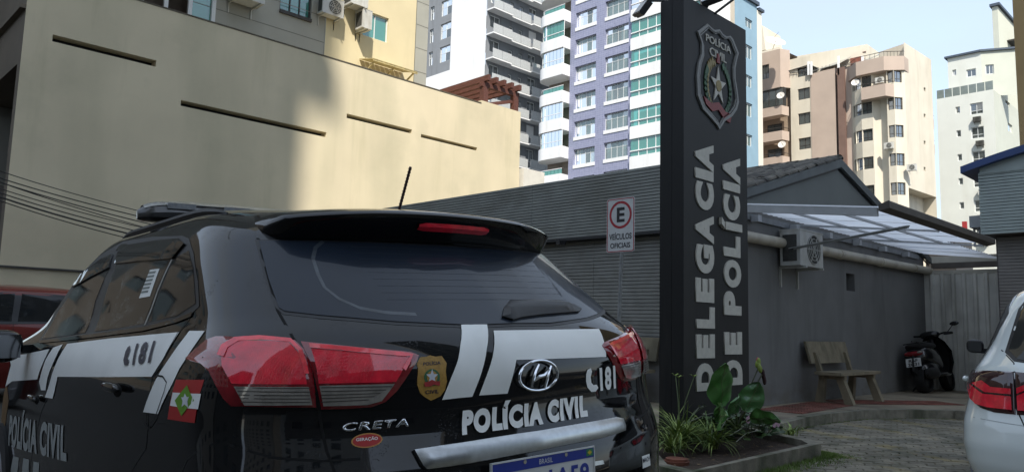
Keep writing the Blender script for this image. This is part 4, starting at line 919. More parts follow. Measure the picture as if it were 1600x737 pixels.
# ------------------------------------------------------------------ translucent canopy over the side
cn_ = thing('canopy', 'lean-to canopy of translucent ribbed sheets along the grey side wall', 'canopy', (0,0,0))
XO = -3.2; CY0, CY1 = 8.87, 16.5; ZW, ZO = 2.83, 2.60
def cz(x): return ZW+(ZO-ZW)*(x-XS)/(XO-XS)
POLY = bpy.data.materials.new('polycarbonate'); POLY.use_nodes = True; n_ = POLY.node_tree; n_.nodes.clear(); Lk = n_.links.new
o_ = n_.nodes.new('ShaderNodeOutputMaterial'); tl_ = n_.nodes.new('ShaderNodeBsdfTranslucent'); df = n_.nodes.new('ShaderNodeBsdfDiffuse'); mm = n_.nodes.new('ShaderNodeMixShader'); gl_ = n_.nodes.new('ShaderNodeBsdfGlossy'); m3 = n_.nodes.new('ShaderNodeMixShader')
tc_ = n_.nodes.new('ShaderNodeTexCoord'); ns_ = n_.nodes.new('ShaderNodeTexNoise'); ns_.inputs['Scale'].default_value = 1.1; ns_.inputs['Detail'].default_value = 6; mp_ = n_.nodes.new('ShaderNodeMapping'); mp_.inputs['Scale'].default_value = (.5,4,1)
rp_ = n_.nodes.new('ShaderNodeValToRGB'); rp_.color_ramp.elements[0].color = (.80,.83,.88,1); rp_.color_ramp.elements[1].color = (.97,.98,1,1); rp_.color_ramp.elements[0].position = .35; rp_.color_ramp.elements[1].position = .6
Lk(tc_.outputs['Object'], mp_.inputs[0]); Lk(mp_.outputs[0], ns_.inputs['Vector']); Lk(ns_.outputs['Fac'], rp_.inputs[0]); Lk(rp_.outputs[0], tl_.inputs['Color']); df.inputs['Color'].default_value = (.4,.42,.45,1)
mm.inputs[0].default_value = .08; Lk(tl_.outputs[0], mm.inputs[1]); Lk(df.outputs[0], mm.inputs[2]); gl_.inputs['Roughness'].default_value = .2; m3.inputs[0].default_value = .06; Lk(mm.outputs[0], m3.inputs[1]); Lk(gl_.outputs[0], m3.inputs[2]); Lk(m3.outputs[0], o_.inputs['Surface'])
MET = mat('canopy_steel', (.46,.47,.48), .5, .12, 8, metal=.4); MDK = mat('gutter_brown', (.085,.072,.06), .6, .2, 6)
ysh = [CY0+.02+(13.12-CY0)*i/5 for i in range(6)]+[13.14+(CY1-13.16)*i/4 for i in range(1,5)]
for i in range(9):
    k = MB(); n = 12; x1_ = XO if ysh[i+1] < 13.3 else -3.78
    for j in range(n+1):
        y = ysh[i]-.03+(ysh[i+1]-ysh[i]+.06)*j/n; dz = .018*(1 if j % 2 else 0)+(.004 if i % 2 else 0)
        k.v += [(XS+.02, y, cz(XS)+.03+dz), (x1_-.02, y, cz(x1_)+.03+dz)]
    k.f = [(2*j, 2*j+1, 2*j+3, 2*j+2) for j in range(n)]; k.build('roof_sheet', POLY, cn_)
for x in (XS+.75, XS+1.4): k = MB(); z = cz(x)-.0; k.box(x-.012, x+.012, CY0+.03, 13.1, z-.02, z+.01); k.build('purlin', MET, cn_)
for i, y in enumerate([CY0+.02, 11.0, 13.05]):
    k = MB(); h_ = .07 if i == 0 else .025; k.prism([(XS+.01,y,cz(XS)-h_),(XO-.03,y,cz(XO)-h_),(XO-.03,y,cz(XO)+(.028 if i == 0 else 0)),(XS+.01,y,cz(XS)+(.028 if i == 0 else 0))], (0,.045,0)); k.build('rafter', MET if i else mat('rafter_pale', (.42,.43,.44), .5, .1, 6), cn_)
k = MB(); k.prism([(XO,CY0-.02,ZO+.05),(XO+.11,CY0-.02,ZO+.09),(XO+.12,CY0-.02,ZO+.075),(XO+.12,CY0-.02,ZO+.005),(XO+.0,CY0-.02,ZO-.02)], (0,13.14-CY0,0)); k.build('gutter', MDK, cn_)
k = MB(); k.box(XS+.004, XS+.045, CY0, CY1-.2, ZW-.10, ZW-.02); k.build('wall_plate', mat('wall_plate_grey', (.22,.23,.24), .6, .2, 8), cn_)
for i in range(6): y = 9.6+i*1.15; k = MB(); k.box(XS+.05, XS+.16, y, y+.10, ZW-.13, ZW-.04); k.build('bracket', MET, cn_)
a = FS.h(1216,391); bq = hx(1420,357,XO-.05); k = MB(); k.bar(FS.p(a[0],a[1],.03), (bq.x,bq.y,cz(XO)-.06), .05, .012, up=(0,0,1)); k.bar(FS.p(a[0],a[1]-.01,.03), (bq.x,bq.y,cz(XO)-.07), .01, .035); k.build('tie_bar', mat('tie_grey', (.33,.34,.33), .5, .15, 9), cn_)

# ------------------------------------------------------------------ back fence of ribbed sheets
fn = thing('sheet_fence', 'pale corrugated metal fence closing the yard behind the scooter', 'fence', (0,0,0))
FM = mat('fence_sheet', (.68,.67,.61), .55, .12, 3, bump=.05, stain=(.20,.19,.16), stscale=1.5, stpos=.5); FB = Face((XS, YB), (1,0), (0,-1))
zt_ = hy(1470, 428, YB).z; zm = hy(1480, 525, YB).z
for z0_, z1_, o in ((zm-.02, zt_, 0), (PZ-.02, zm+.03, .02)):
    k = MB(); a = 0; pts = []
    while a < 2.2: pts += [(a,0),(a+.10,0),(a+.12,.035),(a+.17,.035),(a+.19,0)]; a += .19
    for (x, d) in pts: k.v += [FB.p(x, z0_, d+o), FB.p(x, z1_, d+o)]
    k.f = [(2*i, 2*i+1, 2*i+3, 2*i+2) for i in range(len(pts)-1)]; k.build('ribbed_sheet', FM, fn)
k = MB(); FB.box(k, 0, 2.2, zt_-.01, zt_+.07, -.05, .01); k.build('top_rail', mat('rail_cream', (.42,.40,.34), .6, .1, 5), fn)
k = MB(); FB.box(k, .08, 2.2, zt_+.13, zt_+.24, -.3, -.2); k.build('rear_rail', MDK, fn)
k = MB(); FB.box(k, 0, 2.2, zt_+.24, zt_+.40, -.55, -.45); k.build('rear_rail', MAT['rail_cream'], fn)

# ------------------------------------------------------------------ annex at the right with slatted box and blue arched roof
ax_ = thing('annex', 'small slatted grey annex with blue arched roof edge at the right', 'building', (0,0,0))
YA = 15.0; FA = Face((-3.75, YA), (1,0), (0,-1)); za0 = hy(1536, 366, YA).z; za1 = hy(1530, 272, YA).z
SLG = mat('slat_green_grey', (.33,.38,.365), .5, .1, 4)
k = MB(); k.box(-3.73, 3, YA+.05, 21, za0, za1+.02); k.box(-3.6, 3, YA+.35, 21, PZ-.1, za0-.01); k.build('walls', mat('annex_wall', (.09,.08,.075), .8, .15, 3), ax_)
slats(FA, 0, 6.5, za0, za1+.03, (za1+.03-za0)/20, .016, -.05, SLG, ax_, (2.2, 4.4))
slats(Face((-3.58, YA+.35), (1,0), (0,-1)), 0, 6.3, PZ, za0-.02, .055, .010, 0, mat('slat_brown_grey', (.20,.185,.17), .6, .12, 4), ax_, (2.1, 4.2))
k = MB(); N = 24; R_ = 8.5; xc = -.6; 
arcz = lambda x: za1+.04+.52*(1-((x-xc)/3.4)**2)
for o, zz in ((.0,.0), (.0,.16)):
    pass
V = []
for i in range(N+1):
    x = -3.98+6.8*i/N; zt2 = arcz(x)
    V += [(x, YA-.12, zt2-.02), (x, YA-.12, zt2+.10), (x, 21, zt2+.10), (x, 21, zt2-.02)]
k.v = V; k.f = [(4*i+a, 4*i+(a+1) % 4, 4*i+4+(a+1) % 4, 4*i+4+a) for i in range(N) for a in range(4)]+[(0,1,2,3), (4*N,4*N+3,4*N+2,4*N+1)]; k.build('arched_roof', mat('blue_roof', (.02,.05,.17), .45, .1, 3), ax_)
k = MB(); k.v = [FA.p(0,za1+.0,.01), FA.p(6.4,za1,.01)]; k = MB(); P = [(-3.72, YA+.02, za1)]+[(-3.72+6.4*i/N, YA+.02, arcz(-3.72+6.4*i/N)-.02) for i in range(N+1)]+[(2.7, YA+.02, za1)]; k.prism(P, (0,.1,0)); k.build('arch_infill', SLG, ax_)
P = hy(1528, 350, 16.2); k = MB(); xa_ = hy(1519.5,350,16.2).x; z0_, z1_ = hy(1525,357,16.2).z, hy(1525,339,16.2).z; k.box(xa_, xa_+.3, 16.0, 16.5, z0_, z1_); k.box(xa_+.03, xa_+.06, 16.1, 16.15, z0_-.35, z0_-.002); k.box(xa_+.12, xa_+.15, 16.1, 16.15, z0_-.35, z0_-.002); o = k.build('roof_tank', mat('tank_grey', (.34,.36,.37), .6, .1, 5)); o['label'] = 'grey metal box on two legs beside the blue arched roof'; o['category'] = 'tank'

# ------------------------------------------------------------------ air conditioners
WPL = mat('ac_white', (.50,.50,.47), .5, .08, 9, stain=(.36,.34,.28), stscale=4); ACD = mat('ac_grille', (.05,.05,.045), .7, .2, 30)
def ac_unit(F, a, z, w_, h_, d_, label, group=None, fan=True, mt=WPL, side=False, off=.08):
    t = thing('air_conditioner', label, 'air conditioner', F.p(a, z, 0), group=group); L0 = t.location.copy()
    def bld(k, nm, m_, par): k.v = [tuple(Vector(v)-L0) for v in k.v]; return k.build(nm, m_, par)
    k = MB(); F.box(k, a, a+w_, z, z+h_, off, off+d_); c = bld(k, 'casing', mt, t)
    k = MB(); F.box(k, a-.008, a+w_+.008, z+h_, z+h_+.018, off-.008, off+d_+.008); bld(k, 'lid', mt, t)
    k = MB(); F.box(k, a-.003, a, z+.06, z+h_-.06, off+.04, off+d_-.05); bld(k, 'coil', ACD, t)
    if fan:
        cx_, cz_, r = a+w_*.58, z+h_*.5, min(h_*.42, w_*.36); n = Vector(F.n); u = Vector(F.d)
        k = MB(); k.disc(Vector(F.p(cx_, cz_, off+d_)), n, r, 20, h=.004); g = bld(k, 'fan_recess', ACD, t)
        for rr_ in (r, r*.75, r*.5, r*.25):
            k = MB(); k.sm = True; k.tube([Vector(F.p(cx_, cz_, off+d_+.012))+(u*math.cos(i*math.pi/10)+Vector((0,0,1))*math.sin(i*math.pi/10))*rr_ for i in range(21)], .0055, 5, False); bld(k, 'guard_ring', mt, g)
        k = MB()
        for i in range(6): an2 = i*math.pi/3; k.bar(Vector(F.p(cx_, cz_, off+d_+.01)), Vector(F.p(cx_, cz_, off+d_+.01))+(u*math.cos(an2)+Vector((0,0,1))*math.sin(an2))*r, .012, .008)
        bld(k, 'guard_spokes', mt, g)
    k = MB()
    for aa in (a+.08, a+w_-.12): F.box(k, aa, aa+.03, z-.035, z-.002, 0, off+d_+.05); F.box(k, aa, aa+.03, z-.30, z-.035, 0, .03)
    bld(k, 'bracket', mt, t); return t
FSa = Face((XS, 0), (0,1), (1,0)); ac_unit(FSa, 10.42, 2.16, .74, .50, .30, 'white outdoor air conditioner on brackets on the dark grey side wall', off=.06)

# ------------------------------------------------------------------ benches
BC = mat('bench_concrete', (.235,.20,.135), .88, .2, 6, bump=.6, bsc=80, stain=(.10,.09,.06), stscale=4, stpos=.5)
def bench(loc, rz, label, L_=1.5):
    t = thing('bench', label, 'bench', loc, rz, group='concrete benches against the grey walls')
    def K(f, nm): k = MB(); f(k); o = k.build(nm, BC, t); return o
    K(lambda k: k.box(.06, .44, 0, L_, .405, .450), 'seat')
    K(lambda k: k.prism([(-.035,.04,.56),(.0,.04,.56),(-.085,.04,.88),(-.12,.04,.88)], (0,L_-.08,0)), 'backrest')
    for y in (.16, L_-.26):
        K(lambda k: k.prism([(-.02,y,0),(.10,y,0),(.13,y,.40),(.06,y,.40)], (0,.10,0)), 'leg')
        K(lambda k: k.prism([(.42,y,0),(.54,y,0),(.40,y,.36),(.30,y,.36)], (0,.10,0)), 'leg')
        K(lambda k: k.box(.04, .42, y+.01, y+.09, .345, .403), 'cross_beam')
        K(lambda k: k.prism([(.02,y+.02,.40),(.10,y+.02,.40),(-.0,y+.02,.72),(-.04,y+.02,.72)], (0,.06,0)), 'back_support')
    return t
bench((XS+.18, 11.07, PZ), 0, 'beige concrete bench under the air conditioner against the side wall')
e2 = hy(1018, 540, YF-.1); bench((e2.x, YF+.02, PZ), -math.pi/2-math.pi, 'beige concrete bench mostly hidden between the police car and the totem') if False else None
t2 = bench((e2.x-1.5, YF+.05, PZ), -math.pi/2, 'beige concrete bench mostly hidden between the police car and the totem')
# ------------------------------------------------------------------ cream building at the left with its long slots
CRM = mat('cream_render', (.64,.56,.395), .85, .05, .9, bump=.12, bsc=45, stain=(.50,.45,.31), stscale=.55, stpos=.50)
weather(CRM, (.33,.31,.17), (2.2,1.6,.16), .56, .76, .38); weather(CRM, (.40,.37,.25), (.5,.5,.6), .52, .7, .35)
YEL = mat('yellow_render', (.60,.52,.33), .85, .05, 1., bump=.08, bsc=40); GRB = mat('grey_beige_render', (.33,.33,.29), .85, .07, 1, bump=.08, bsc=40)
ALU = mat('white_frame', (.62,.64,.64), .45, .04); DARKM = mat('dark_metal', (.035,.03,.026), .6, .2, 9)
GGLS = glassmat('green_glass', (.10,.42,.34), .35, .5); CGL = glassmat('clear_glass', (.55,.70,.68), .35, .8); DGL = glassmat('dark_glass', (.10,.12,.12), .45, .5)
CURT = mat('curtain_white', (.62,.66,.62), .9, .12, 9, rnd=.12)
cb = thing('cream_building', 'cream rendered building with long dark horizontal slots and water stains', 'building', (0,0,0))
FC = Face((-16, 0), (0,1), (1,0)); aL = FC.h(36,60)[0]; aR = FC.h(813,200)[0]; aN = FC.h(752,162)[0]
zt = (FC.h(500,85)[1]+FC.h(300,22)[1]+FC.h(700,151)[1])/3; zt2 = (FC.h(760,158)[1]+FC.h(812,176)[1])/2
SLT = []
for (x0, t0, b0, x1, t1, b1) in ((82.7,53,65,244.3,95.7,105),(283,154,164,510,209,216),(542,176.3,183.5,643.7,203.6,209.9),(658,208.5,214,745.5,231.3,236.3)):
    SLT.append((FC.h(x0,t0)[0], FC.h(x1,t1)[0], (FC.h(x0,b0)[1]+FC.h(x1,b1)[1])/2, (FC.h(x0,t0)[1]+FC.h(x1,t1)[1])/2))
k = MB(); wall_open(k, FC, aL, aR, -.5, zt, SLT, .26)
k.quad(FC.p(aN,zt,0), FC.p(aR,zt,0), FC.p(aR,zt2,0), FC.p(aN,zt2,0)); k.quad(FC.p(aN,zt,0), FC.p(aN,zt,-.3), FC.p(aN,zt2,-.3), FC.p(aN,zt2,0)); k.quad(FC.p(aN,zt2,0), FC.p(aR,zt2,0), FC.p(aR,zt2,-.3), FC.p(aN,zt2,-.3))
k.quad(FC.p(aL,zt,0), FC.p(aN,zt,0), FC.p(aN,zt,-.25), FC.p(aL,zt,-.25)); k.quad(FC.p(aR,-.5,0), FC.p(aR,-.5,-9), FC.p(aR,zt2,-9), FC.p(aR,zt2,0))
k.quad(FC.p(aL,zt-.9,-.2), FC.p(aR,zt-.9,-.2), FC.p(aR,zt-.9,-9), FC.p(aL,zt-.9,-9)); k.build('wall', CRM, cb)
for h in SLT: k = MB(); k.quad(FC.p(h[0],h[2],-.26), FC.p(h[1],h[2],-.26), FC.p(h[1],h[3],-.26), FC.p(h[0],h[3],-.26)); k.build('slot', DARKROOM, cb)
k = MB(); FC.box(k, aL, aN, zt+.002, zt+.03, -.26, .012); k.build('coping', mat('coping_dark', (.10,.085,.06), .8, .3, 9), cb)
zl = FC.h(60,419)[1]; k = MB(); FC.box(k, aL, aR, zl-.02, zl+.015, .003, .05); k.build('ledge_pipe', mat('pipe_dark', (.06,.055,.05), .7, .2, 9), cb)
# shaded side of it, turning away at the far left
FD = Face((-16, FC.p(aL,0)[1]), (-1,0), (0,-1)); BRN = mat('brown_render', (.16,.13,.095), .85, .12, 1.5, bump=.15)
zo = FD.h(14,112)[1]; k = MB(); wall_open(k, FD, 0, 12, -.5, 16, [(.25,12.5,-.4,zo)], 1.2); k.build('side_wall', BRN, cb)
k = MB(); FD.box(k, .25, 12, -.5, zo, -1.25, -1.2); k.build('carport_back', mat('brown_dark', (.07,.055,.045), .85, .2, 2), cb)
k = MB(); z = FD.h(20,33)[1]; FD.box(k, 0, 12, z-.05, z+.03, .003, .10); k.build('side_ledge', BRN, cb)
# pergola on its roof terrace
WOOD = mat('dark_red_wood', (.095,.035,.026), .7, .3, 5, bump=.3, bsc=50, stretch=(1,8,8))
pg = thing('pergola', 'dark red wooden pergola standing on the cream building roof', 'pergola', (0,0,0))
Pc = hx(758,121,-16.35); yA, zA = Pc.y, Pc.z; yB = hx(806,140,-16.35).y
for i in range(5):
    y = yA+(yB-yA)*i/4; k = MB(); k.box(-21.5, -16.15, y-.05, y+.05, zA-.13, zA+.04); k.build('joist', WOOD, pg)
for x in (-16.4, -18.3, -20.5): k = MB(); k.box(x-.06, x+.06, yA-.12, yB+.15, zA-.28, zA-.134); k.build('beam', WOOD, pg)
for x, y in ((-16.4,yA+.02),(-16.4,yB),(-20.5,yA+.02),(-20.5,yB)): k = MB(); k.box(x-.09, x+.09, y-.09, y+.09, zt-.9, zA-.283); k.build('post', WOOD, pg)
k = MB(); k.bar((-16.4,yA+.1,zA-.8), (-16.4,yB-.1,zA-.45), .06, .1); k.build('brace', WOOD, pg)
lw = MB(); p0 = hx(812,262,-16.05); lw.box(-16.3, -15.9, p0.y+.02, hx(845,283,-16.05).y, 3, p0.z-.02); o = lw.build('low_wall', mat('white_wall', (.60,.58,.52), .8, .06)); o['label'] = 'short off-white wall between the cream building and the round balconies'; o['category'] = 'wall'

# ------------------------------------------------------------------ yellow and grey apartment block above it
yb = thing('yellow_apartment_block', 'yellow and grey apartment block rising above the cream slotted wall', 'building', (0,0,0))
FY = Face((-20, 0), (0,1), (1,0)); g0, g1, g2, g3 = FY.h(180,0)[0], FY.h(508,40)[0], FY.h(648,60)[0], FY.h(667,60)[0]
wz = FY.h(566,55)[1], FY.h(566,15)[1]; wy = (FY.h(566.5,40)[0], FY.h(606,45)[0], wz[0], wz[1])
wg = (FY.h(437,10)[0], FY.h(486,30)[0], FY.h(438,15)[1], FY.h(438,15)[1]+1.3)
bal = (FY.h(225,0)[0], FY.h(336,20)[0], zt-1, FY.h(336,20)[1]+3)
k = MB(); wall_open(k, FY, g0-6, g1, 4, 30, [wg, bal], .9); k.build('grey_wall', GRB, yb)
k = MB(); wall_open(k, FY, g1+.004, g2, 4, 30, [wy], .15, out=.03); k.build('yellow_wall', YEL, yb)
k = MB(); wall_open(k, FY, g2+.004, g3, 4, 30, [], .1, out=.05); k.quad(FY.p(g3,4,.05), FY.p(g3,4,-12), FY.p(g3,30,-12), FY.p(g3,30,.05)); k.build('grey_pier', GRB, yb)
for z in [FY.h(500,65)[1]+i*.8 for i in range(-2,8)]:
    k = MB(); FY.box(k, g0, g1-.01, z-.010, z+.010, .001, .004); k.build('joint', mat('joint_grey', (.17,.17,.15), .9), yb)
    k = MB(); FY.box(k, g2+.01, g3, z-.010, z+.010, .051, .054); k.build('joint', MAT['joint_grey'], yb)
window(FY, wy, yb, ALU, GGLS, 2, (1.,), .12, .035, CURT, out=.03)
window(FY, wg, yb, DARKM, GGLS, 3, (1.,), .12, .05, None)
k = MB(); FY.box(k, wg[0], wg[1], wg[2]-.10, wg[2]-.002, -.1, .06); k.build('window_sill', DARKM, yb)
k = MB(); FY.box(k, bal[0], bal[1], bal[2], bal[3], -.95, -.9); k.build('balcony_back', mat('balcony_brown', (.10,.075,.055), .8, .3, 1.2), yb)
for px_ in (258, 296, 333): a = FY.h(px_, 8)[0]; k = MB(); FY.box(k, a-.05, a+.05, zt-1, bal[3], .0, .08); k.build('balcony_post', ALU, yb)
k = MB(); FY.box(k, FY.h(296,8)[0], bal[1], zt-1, bal[3], -.02, .0); k.build('balcony_glass', GGLS, yb)
P = lambda a, z, o: FY.p(a, z, o)
k = MB(); k.bar(P(FY.h(296,25)[0],FY.h(296,25)[1],-.3), P(FY.h(336,-2)[0],FY.h(336,-2)[1],-.3), .12, .08); k.build('balcony_beam', DARKM, yb)
ac_unit(FY, FY.h(493,20)[0], FY.h(493,24)[1], .72, .52, .3, 'white air conditioner on the grey wall beside the dark green-paned window', off=.1)
ac_unit(FY, FY.h(551,48)[0], FY.h(551,48)[1]-.02, .34, .58, .42, fan=False, label= 'white air conditioner on the yellow wall just left of the green window', off=.12)
ac_unit(FY, FY.h(533,12)[0], FY.h(533,12)[1], .60, .48, .45, fan=False, label= 'white air conditioner high on the yellow wall, cut by the top of the photo', off=.12)
ac_unit(FY, FY.h(352,2)[0], FY.h(352,2)[1], .85, .55, .5, 'white air conditioner next to the terrace glazing, cut by the top of the photo', off=.1)
ac_unit(FY, FY.h(529,96)[0]-.02, zt-.05, .8, .42, .3, 'white air conditioner standing on the cream wall top below the yellow wall', off=1.2)
aw = thing('awning', 'small yellowish slatted awning under the green window of the yellow block', 'awning', (0,0,0)); AWM = mat('awning_wood', (.40,.33,.16), .7, .2, 8)
q0, q1 = FY.h(560,97), FY.h(628,120)
for i in range(9):
    a = q0[0]+(q1[0]-q0[0])*i/9; k = MB(); k.prism([FY.p(a,q0[1]+.1,.05), FY.p(a,q0[1]+.08,.05), FY.p(a,q0[1]-.10,.85), FY.p(a,q0[1]-.08,.85)], (0,(q1[0]-q0[0])/9-.02,0)); k.build('plank', AWM, aw)
for a in (q0[0]+.1, (q0[0]+q1[0])/2, q1[0]-.1): k = MB(); k.bar(FY.p(a,q0[1]-.45,.06), FY.p(a,q0[1]-.11,.8), .04, .04); k.build('strut', AWM, aw)
k = MB(); k.bar(FY.p(q0[0],q0[1]-.12,.82), FY.p(q1[0],q0[1]-.12,.82), .04, .06); k.build('front_bar', AWM, aw)

# ------------------------------------------------------------------ grey and white tower
gt = thing('grey_tower', 'tall grey and white tower with long mesh railings', 'building', (0,0,0))
GRT = mat('tower_grey', (.20,.215,.235), .8, .06, .6); WHT = mat('tower_white', (.70,.71,.72), .75, .03, .5); MSH = mat('mesh_rail', (.42,.44,.45), .6, .18, 14)
F1 = Face((-64.5, 58), (-1,0), (0,-1)); F2 = Face((-64.5, 58), (0,1), (1,0)); aw_ = F1.h(705,60)[0]; al_ = F1.h(660,60)[0]+8
zs0 = F1.h(688,63)[1]; H1 = [(F1.h(704,60)[0], F1.h(688,60)[0], zs0+3*i, zs0+3*i+2.0) for i in range(-1,6)]; H2 = [(F1.h(677,60)[0], F1.h(671,60)[0], zs0+3*i+.1, zs0+3*i+1.9) for i in range(-1,6)]
zlow = F1.h(690,114)[1]
k = MB(); wall_open(k, F1, aw_, al_, zlow, 62, [h for h in H1+H2 if h[2] > zlow], .3); k.build('grey_front', GRT, gt)
k = MB(); wall_open(k, F1, 0, aw_-.004, 0, 62, [], .3, out=.05); wall_open(k, F1, aw_, al_, 0, zlow-.004, [], .3, out=.05); k.build('white_front', WHT, gt)
for h in H1+H2:
    if h[2] > zlow and h[2] < 50: window(F1, h, gt, ALU, DGL, 2, (1.4,1), .2, .09)
aE = F2.h(862,150)[0]+6; zr = F2.h(755,51.5)[1]; hs = []; LV = [zr+3*i for i in range(-7,6)]
wcols = [(F2.h(766,36)[0], F2.h(781.5,44)[0], .95, 1.55), (F2.h(796,44)[0], F2.h(802,46)[0], 1.25, .8), (F2.h(811,50)[0], F2.h(817,54)[0], 1.25, .8), (F2.h(826,60)[0], F2.h(838,66)[0], .95, 1.55)]
for z in LV:
    for c in wcols: hs.append((c[0], c[1], z+c[2]+.1, z+c[2]+.1+c[3]))
k = MB(); wall_open(k, F2, 0, aE, 0, 62, hs, .3); k.build('grey_side', GRT, gt)
for n_, z in enumerate(LV):
    for ci, c in enumerate(wcols):
        shut = ((n_*5+ci*3) % 4 == 0) and ci in (0, 3)
        h = (c[0], c[1], z+c[2]+.1, z+c[2]+.1+c[3])
        if shut: q = MB(); F2.box(q, h[0], h[1], h[2], h[3], -.15, -.10); q.build('shutter', WHT, gt)
        else: window(F2, h, gt, ALU, DGL, 2 if ci in (0,3) else 1, (1.,), .2, .1)
    for s0, s1, o in ((.0, F2.h(790,50)[0], 1.25), (F2.h(790,50)[0]+.02, F2.h(822,60)[0], .9), (F2.h(822,60)[0]+.02, aE, 1.25)):
        q = MB(); F2.box(q, s0, s1, z-.16, z, .01, o); q.build('balcony_slab', WHT, gt)
        m_ = max(2, int((s1-s0)/1.3))
        for i in range(m_): q = MB(); F2.box(q, s0+(s1-s0)*i/m_+.03, s0+(s1-s0)*(i+1)/m_-.03, z+.05, z+1.05, o-.06, o-.02); q.build('railing_panel', MSH, gt)

# ------------------------------------------------------------------ purple tower with rounded balconies
pt = thing('purple_tower', 'purple tiled tower with white rounded corner balconies and green glass', 'building', (0,0,0))
PUR = mat('purple_tile', (.235,.25,.36), .55, .07, 3, rnd=0); 
def tileify(M_, sx, col=(.8,.8,.8)):
    n = M_.node_tree; b = n.nodes['Principled BSDF']; L = n.links.new; s_ = b.inputs['Base Color'].links[0].from_socket
    g = n.nodes.new('ShaderNodeNewGeometry'); sep = n.nodes.new('ShaderNodeSeparateXYZ'); L(g.outputs['Position'], sep.inputs[0]); ad = n.nodes.new('ShaderNodeMath'); ad.operation = 'ADD'; L(sep.outputs['X'], ad.inputs[0]); L(sep.outputs['Y'], ad.inputs[1])
    cm_ = n.nodes.new('ShaderNodeCombineXYZ'); L(ad.outputs[0], cm_.inputs['X']); L(sep.outputs['Z'], cm_.inputs['Y'])
    bk = n.nodes.new('ShaderNodeTexBrick'); bk.offset = 0; bk.inputs['Scale'].default_value = sx; bk.inputs['Color1'].default_value = (1,1,1,1); bk.inputs['Color2'].default_value = (.86,.86,.9,1); bk.inputs['Mortar'].default_value = (1.35,1.35,1.25,1); bk.inputs['Mortar Size'].default_value = .03; bk.inputs['Row Height'].default_value = .5
    L(cm_.outputs[0], bk.inputs['Vector']); mu = n.nodes.new('ShaderNodeMix'); mu.data_type = 'RGBA'; mu.blend_type = 'MULTIPLY'; mu.inputs['Factor'].default_value = 1; L(s_, mu.inputs['A']); L(bk.outputs['Color'], mu.inputs['B']); L(mu.outputs['Result'], b.inputs['Base Color'])
tileify(PUR, 2.2)
X0 = hy(892,30,60).x; FP = Face((X0, 60), (1,0), (0,-1)); a1 = FP.h(988,80)[0]; a2 = FP.h(1098,100)[0]
zb = FP.h(899.5,49.8)[1]; c1 = (FP.h(899.7,40)[0], FP.h(932,30)[0]); c2 = (FP.h(945.9,30)[0], FP.h(982.5,22)[0]); zb2_ = FP.h(945.7,33.8)[1]
hs = []; ROW = list(range(-6,3))
for i in ROW:
    hs.append((c1[0], c1[1], zb+.38+3*i, zb+2.05+3*i)); hs.append((c2[0], c2[1], zb2_+.38+3*i, zb2_+2.1+3*i))
k = MB(); wall_open(k, FP, 0, a1, 0, 44, hs, .35); k.build('purple_front', PUR, pt)
for i, h in enumerate(hs):
    if h[2] > 12:
        cl = [1., .62, 1., .8, 1.][(i*3) % 5]; window(FP, h, pt, ALU, CGL, 4, (2.,1.), .3, .05, CURT, closed=cl, room=.7)
        q = MB(); FP.box(q, h[0]-.04, h[1]+.04, h[2]-.38, h[2]-.003, .0, .06); q.build('white_sill_band', WHT, pt)
def rounded(x0, x1, y0, y1, r, n=10):
    P = [(x1, y1), (x1, y0)]+[(x0+r-r*math.sin(math.pi/2*i/n), y0+r-r*math.cos(math.pi/2*i/n)) for i in range(n+1)]+[(x0, y1)]; return P
XL = hy(849,110,60).x; zf = FP.h(870,66)[1]-.1     # a parapet top
LEV = [zf+3*i for i in range(-6,4)]; openf = {2: 1, 5: 1, 0: 1}
PU = rounded(XL-.2, X0-.01, 58.8, 61.5, 1.5)
for n_, z in enumerate(LEV):
    q = MB(); q.prism([(x, y, z-1.25) for x, y in PU], (0,0,1.25)); q.build('round_parapet', WHT, pt)
    PI_ = rounded(XL, X0-.02, 59.0, 61.4, 1.35)
    opn = n_ in (1, 4, 7)
    m_ = MB(); pts = PI_[1:-1]
    for i in range(len(pts)-1):
        q = MB(); q.quad((*pts[i],z+.004),(*pts[i+1],z+.004),(*pts[i+1],z+(.55 if opn else 1.75)),(*pts[i],z+(.55 if opn else 1.75)))
        if i == 0:
            d0 = pts[0]; d1 = pts[1]
            for s_ in range(5):
                q2 = MB(); xa = d0[0]+(d1[0]-d0[0])*s_/5; xb = d0[0]+(d1[0]-d0[0])*(s_+1)/5; q2.quad((xa+.02,59.0,z+.004),(xb-.02,59.0,z+.004),(xb-.02,59.0,z+(.55 if opn else 1.75)),(xa+.02,59.0,z+(.55 if opn else 1.75))); q2.build('glass_panel', GGLS, pt)
        else: q.build('glass_panel', GGLS, pt)
    q = MB(); q.tube([(x, y, z+.58) for x, y in pts], .05, 5); q.build('handrail', WHT, pt)
    for i in (0, 1, 4, 7): 
        if not opn: q = MB(); q.tube([(*pts[i],z), (*pts[i],z+1.75)], .035, 4); q.build('mullion', WHT, pt)
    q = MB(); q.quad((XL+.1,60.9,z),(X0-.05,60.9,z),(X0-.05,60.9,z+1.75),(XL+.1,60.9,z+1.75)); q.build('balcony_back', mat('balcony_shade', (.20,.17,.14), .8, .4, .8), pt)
FB_ = FP; zr_ = FP.h(990,62)[1]
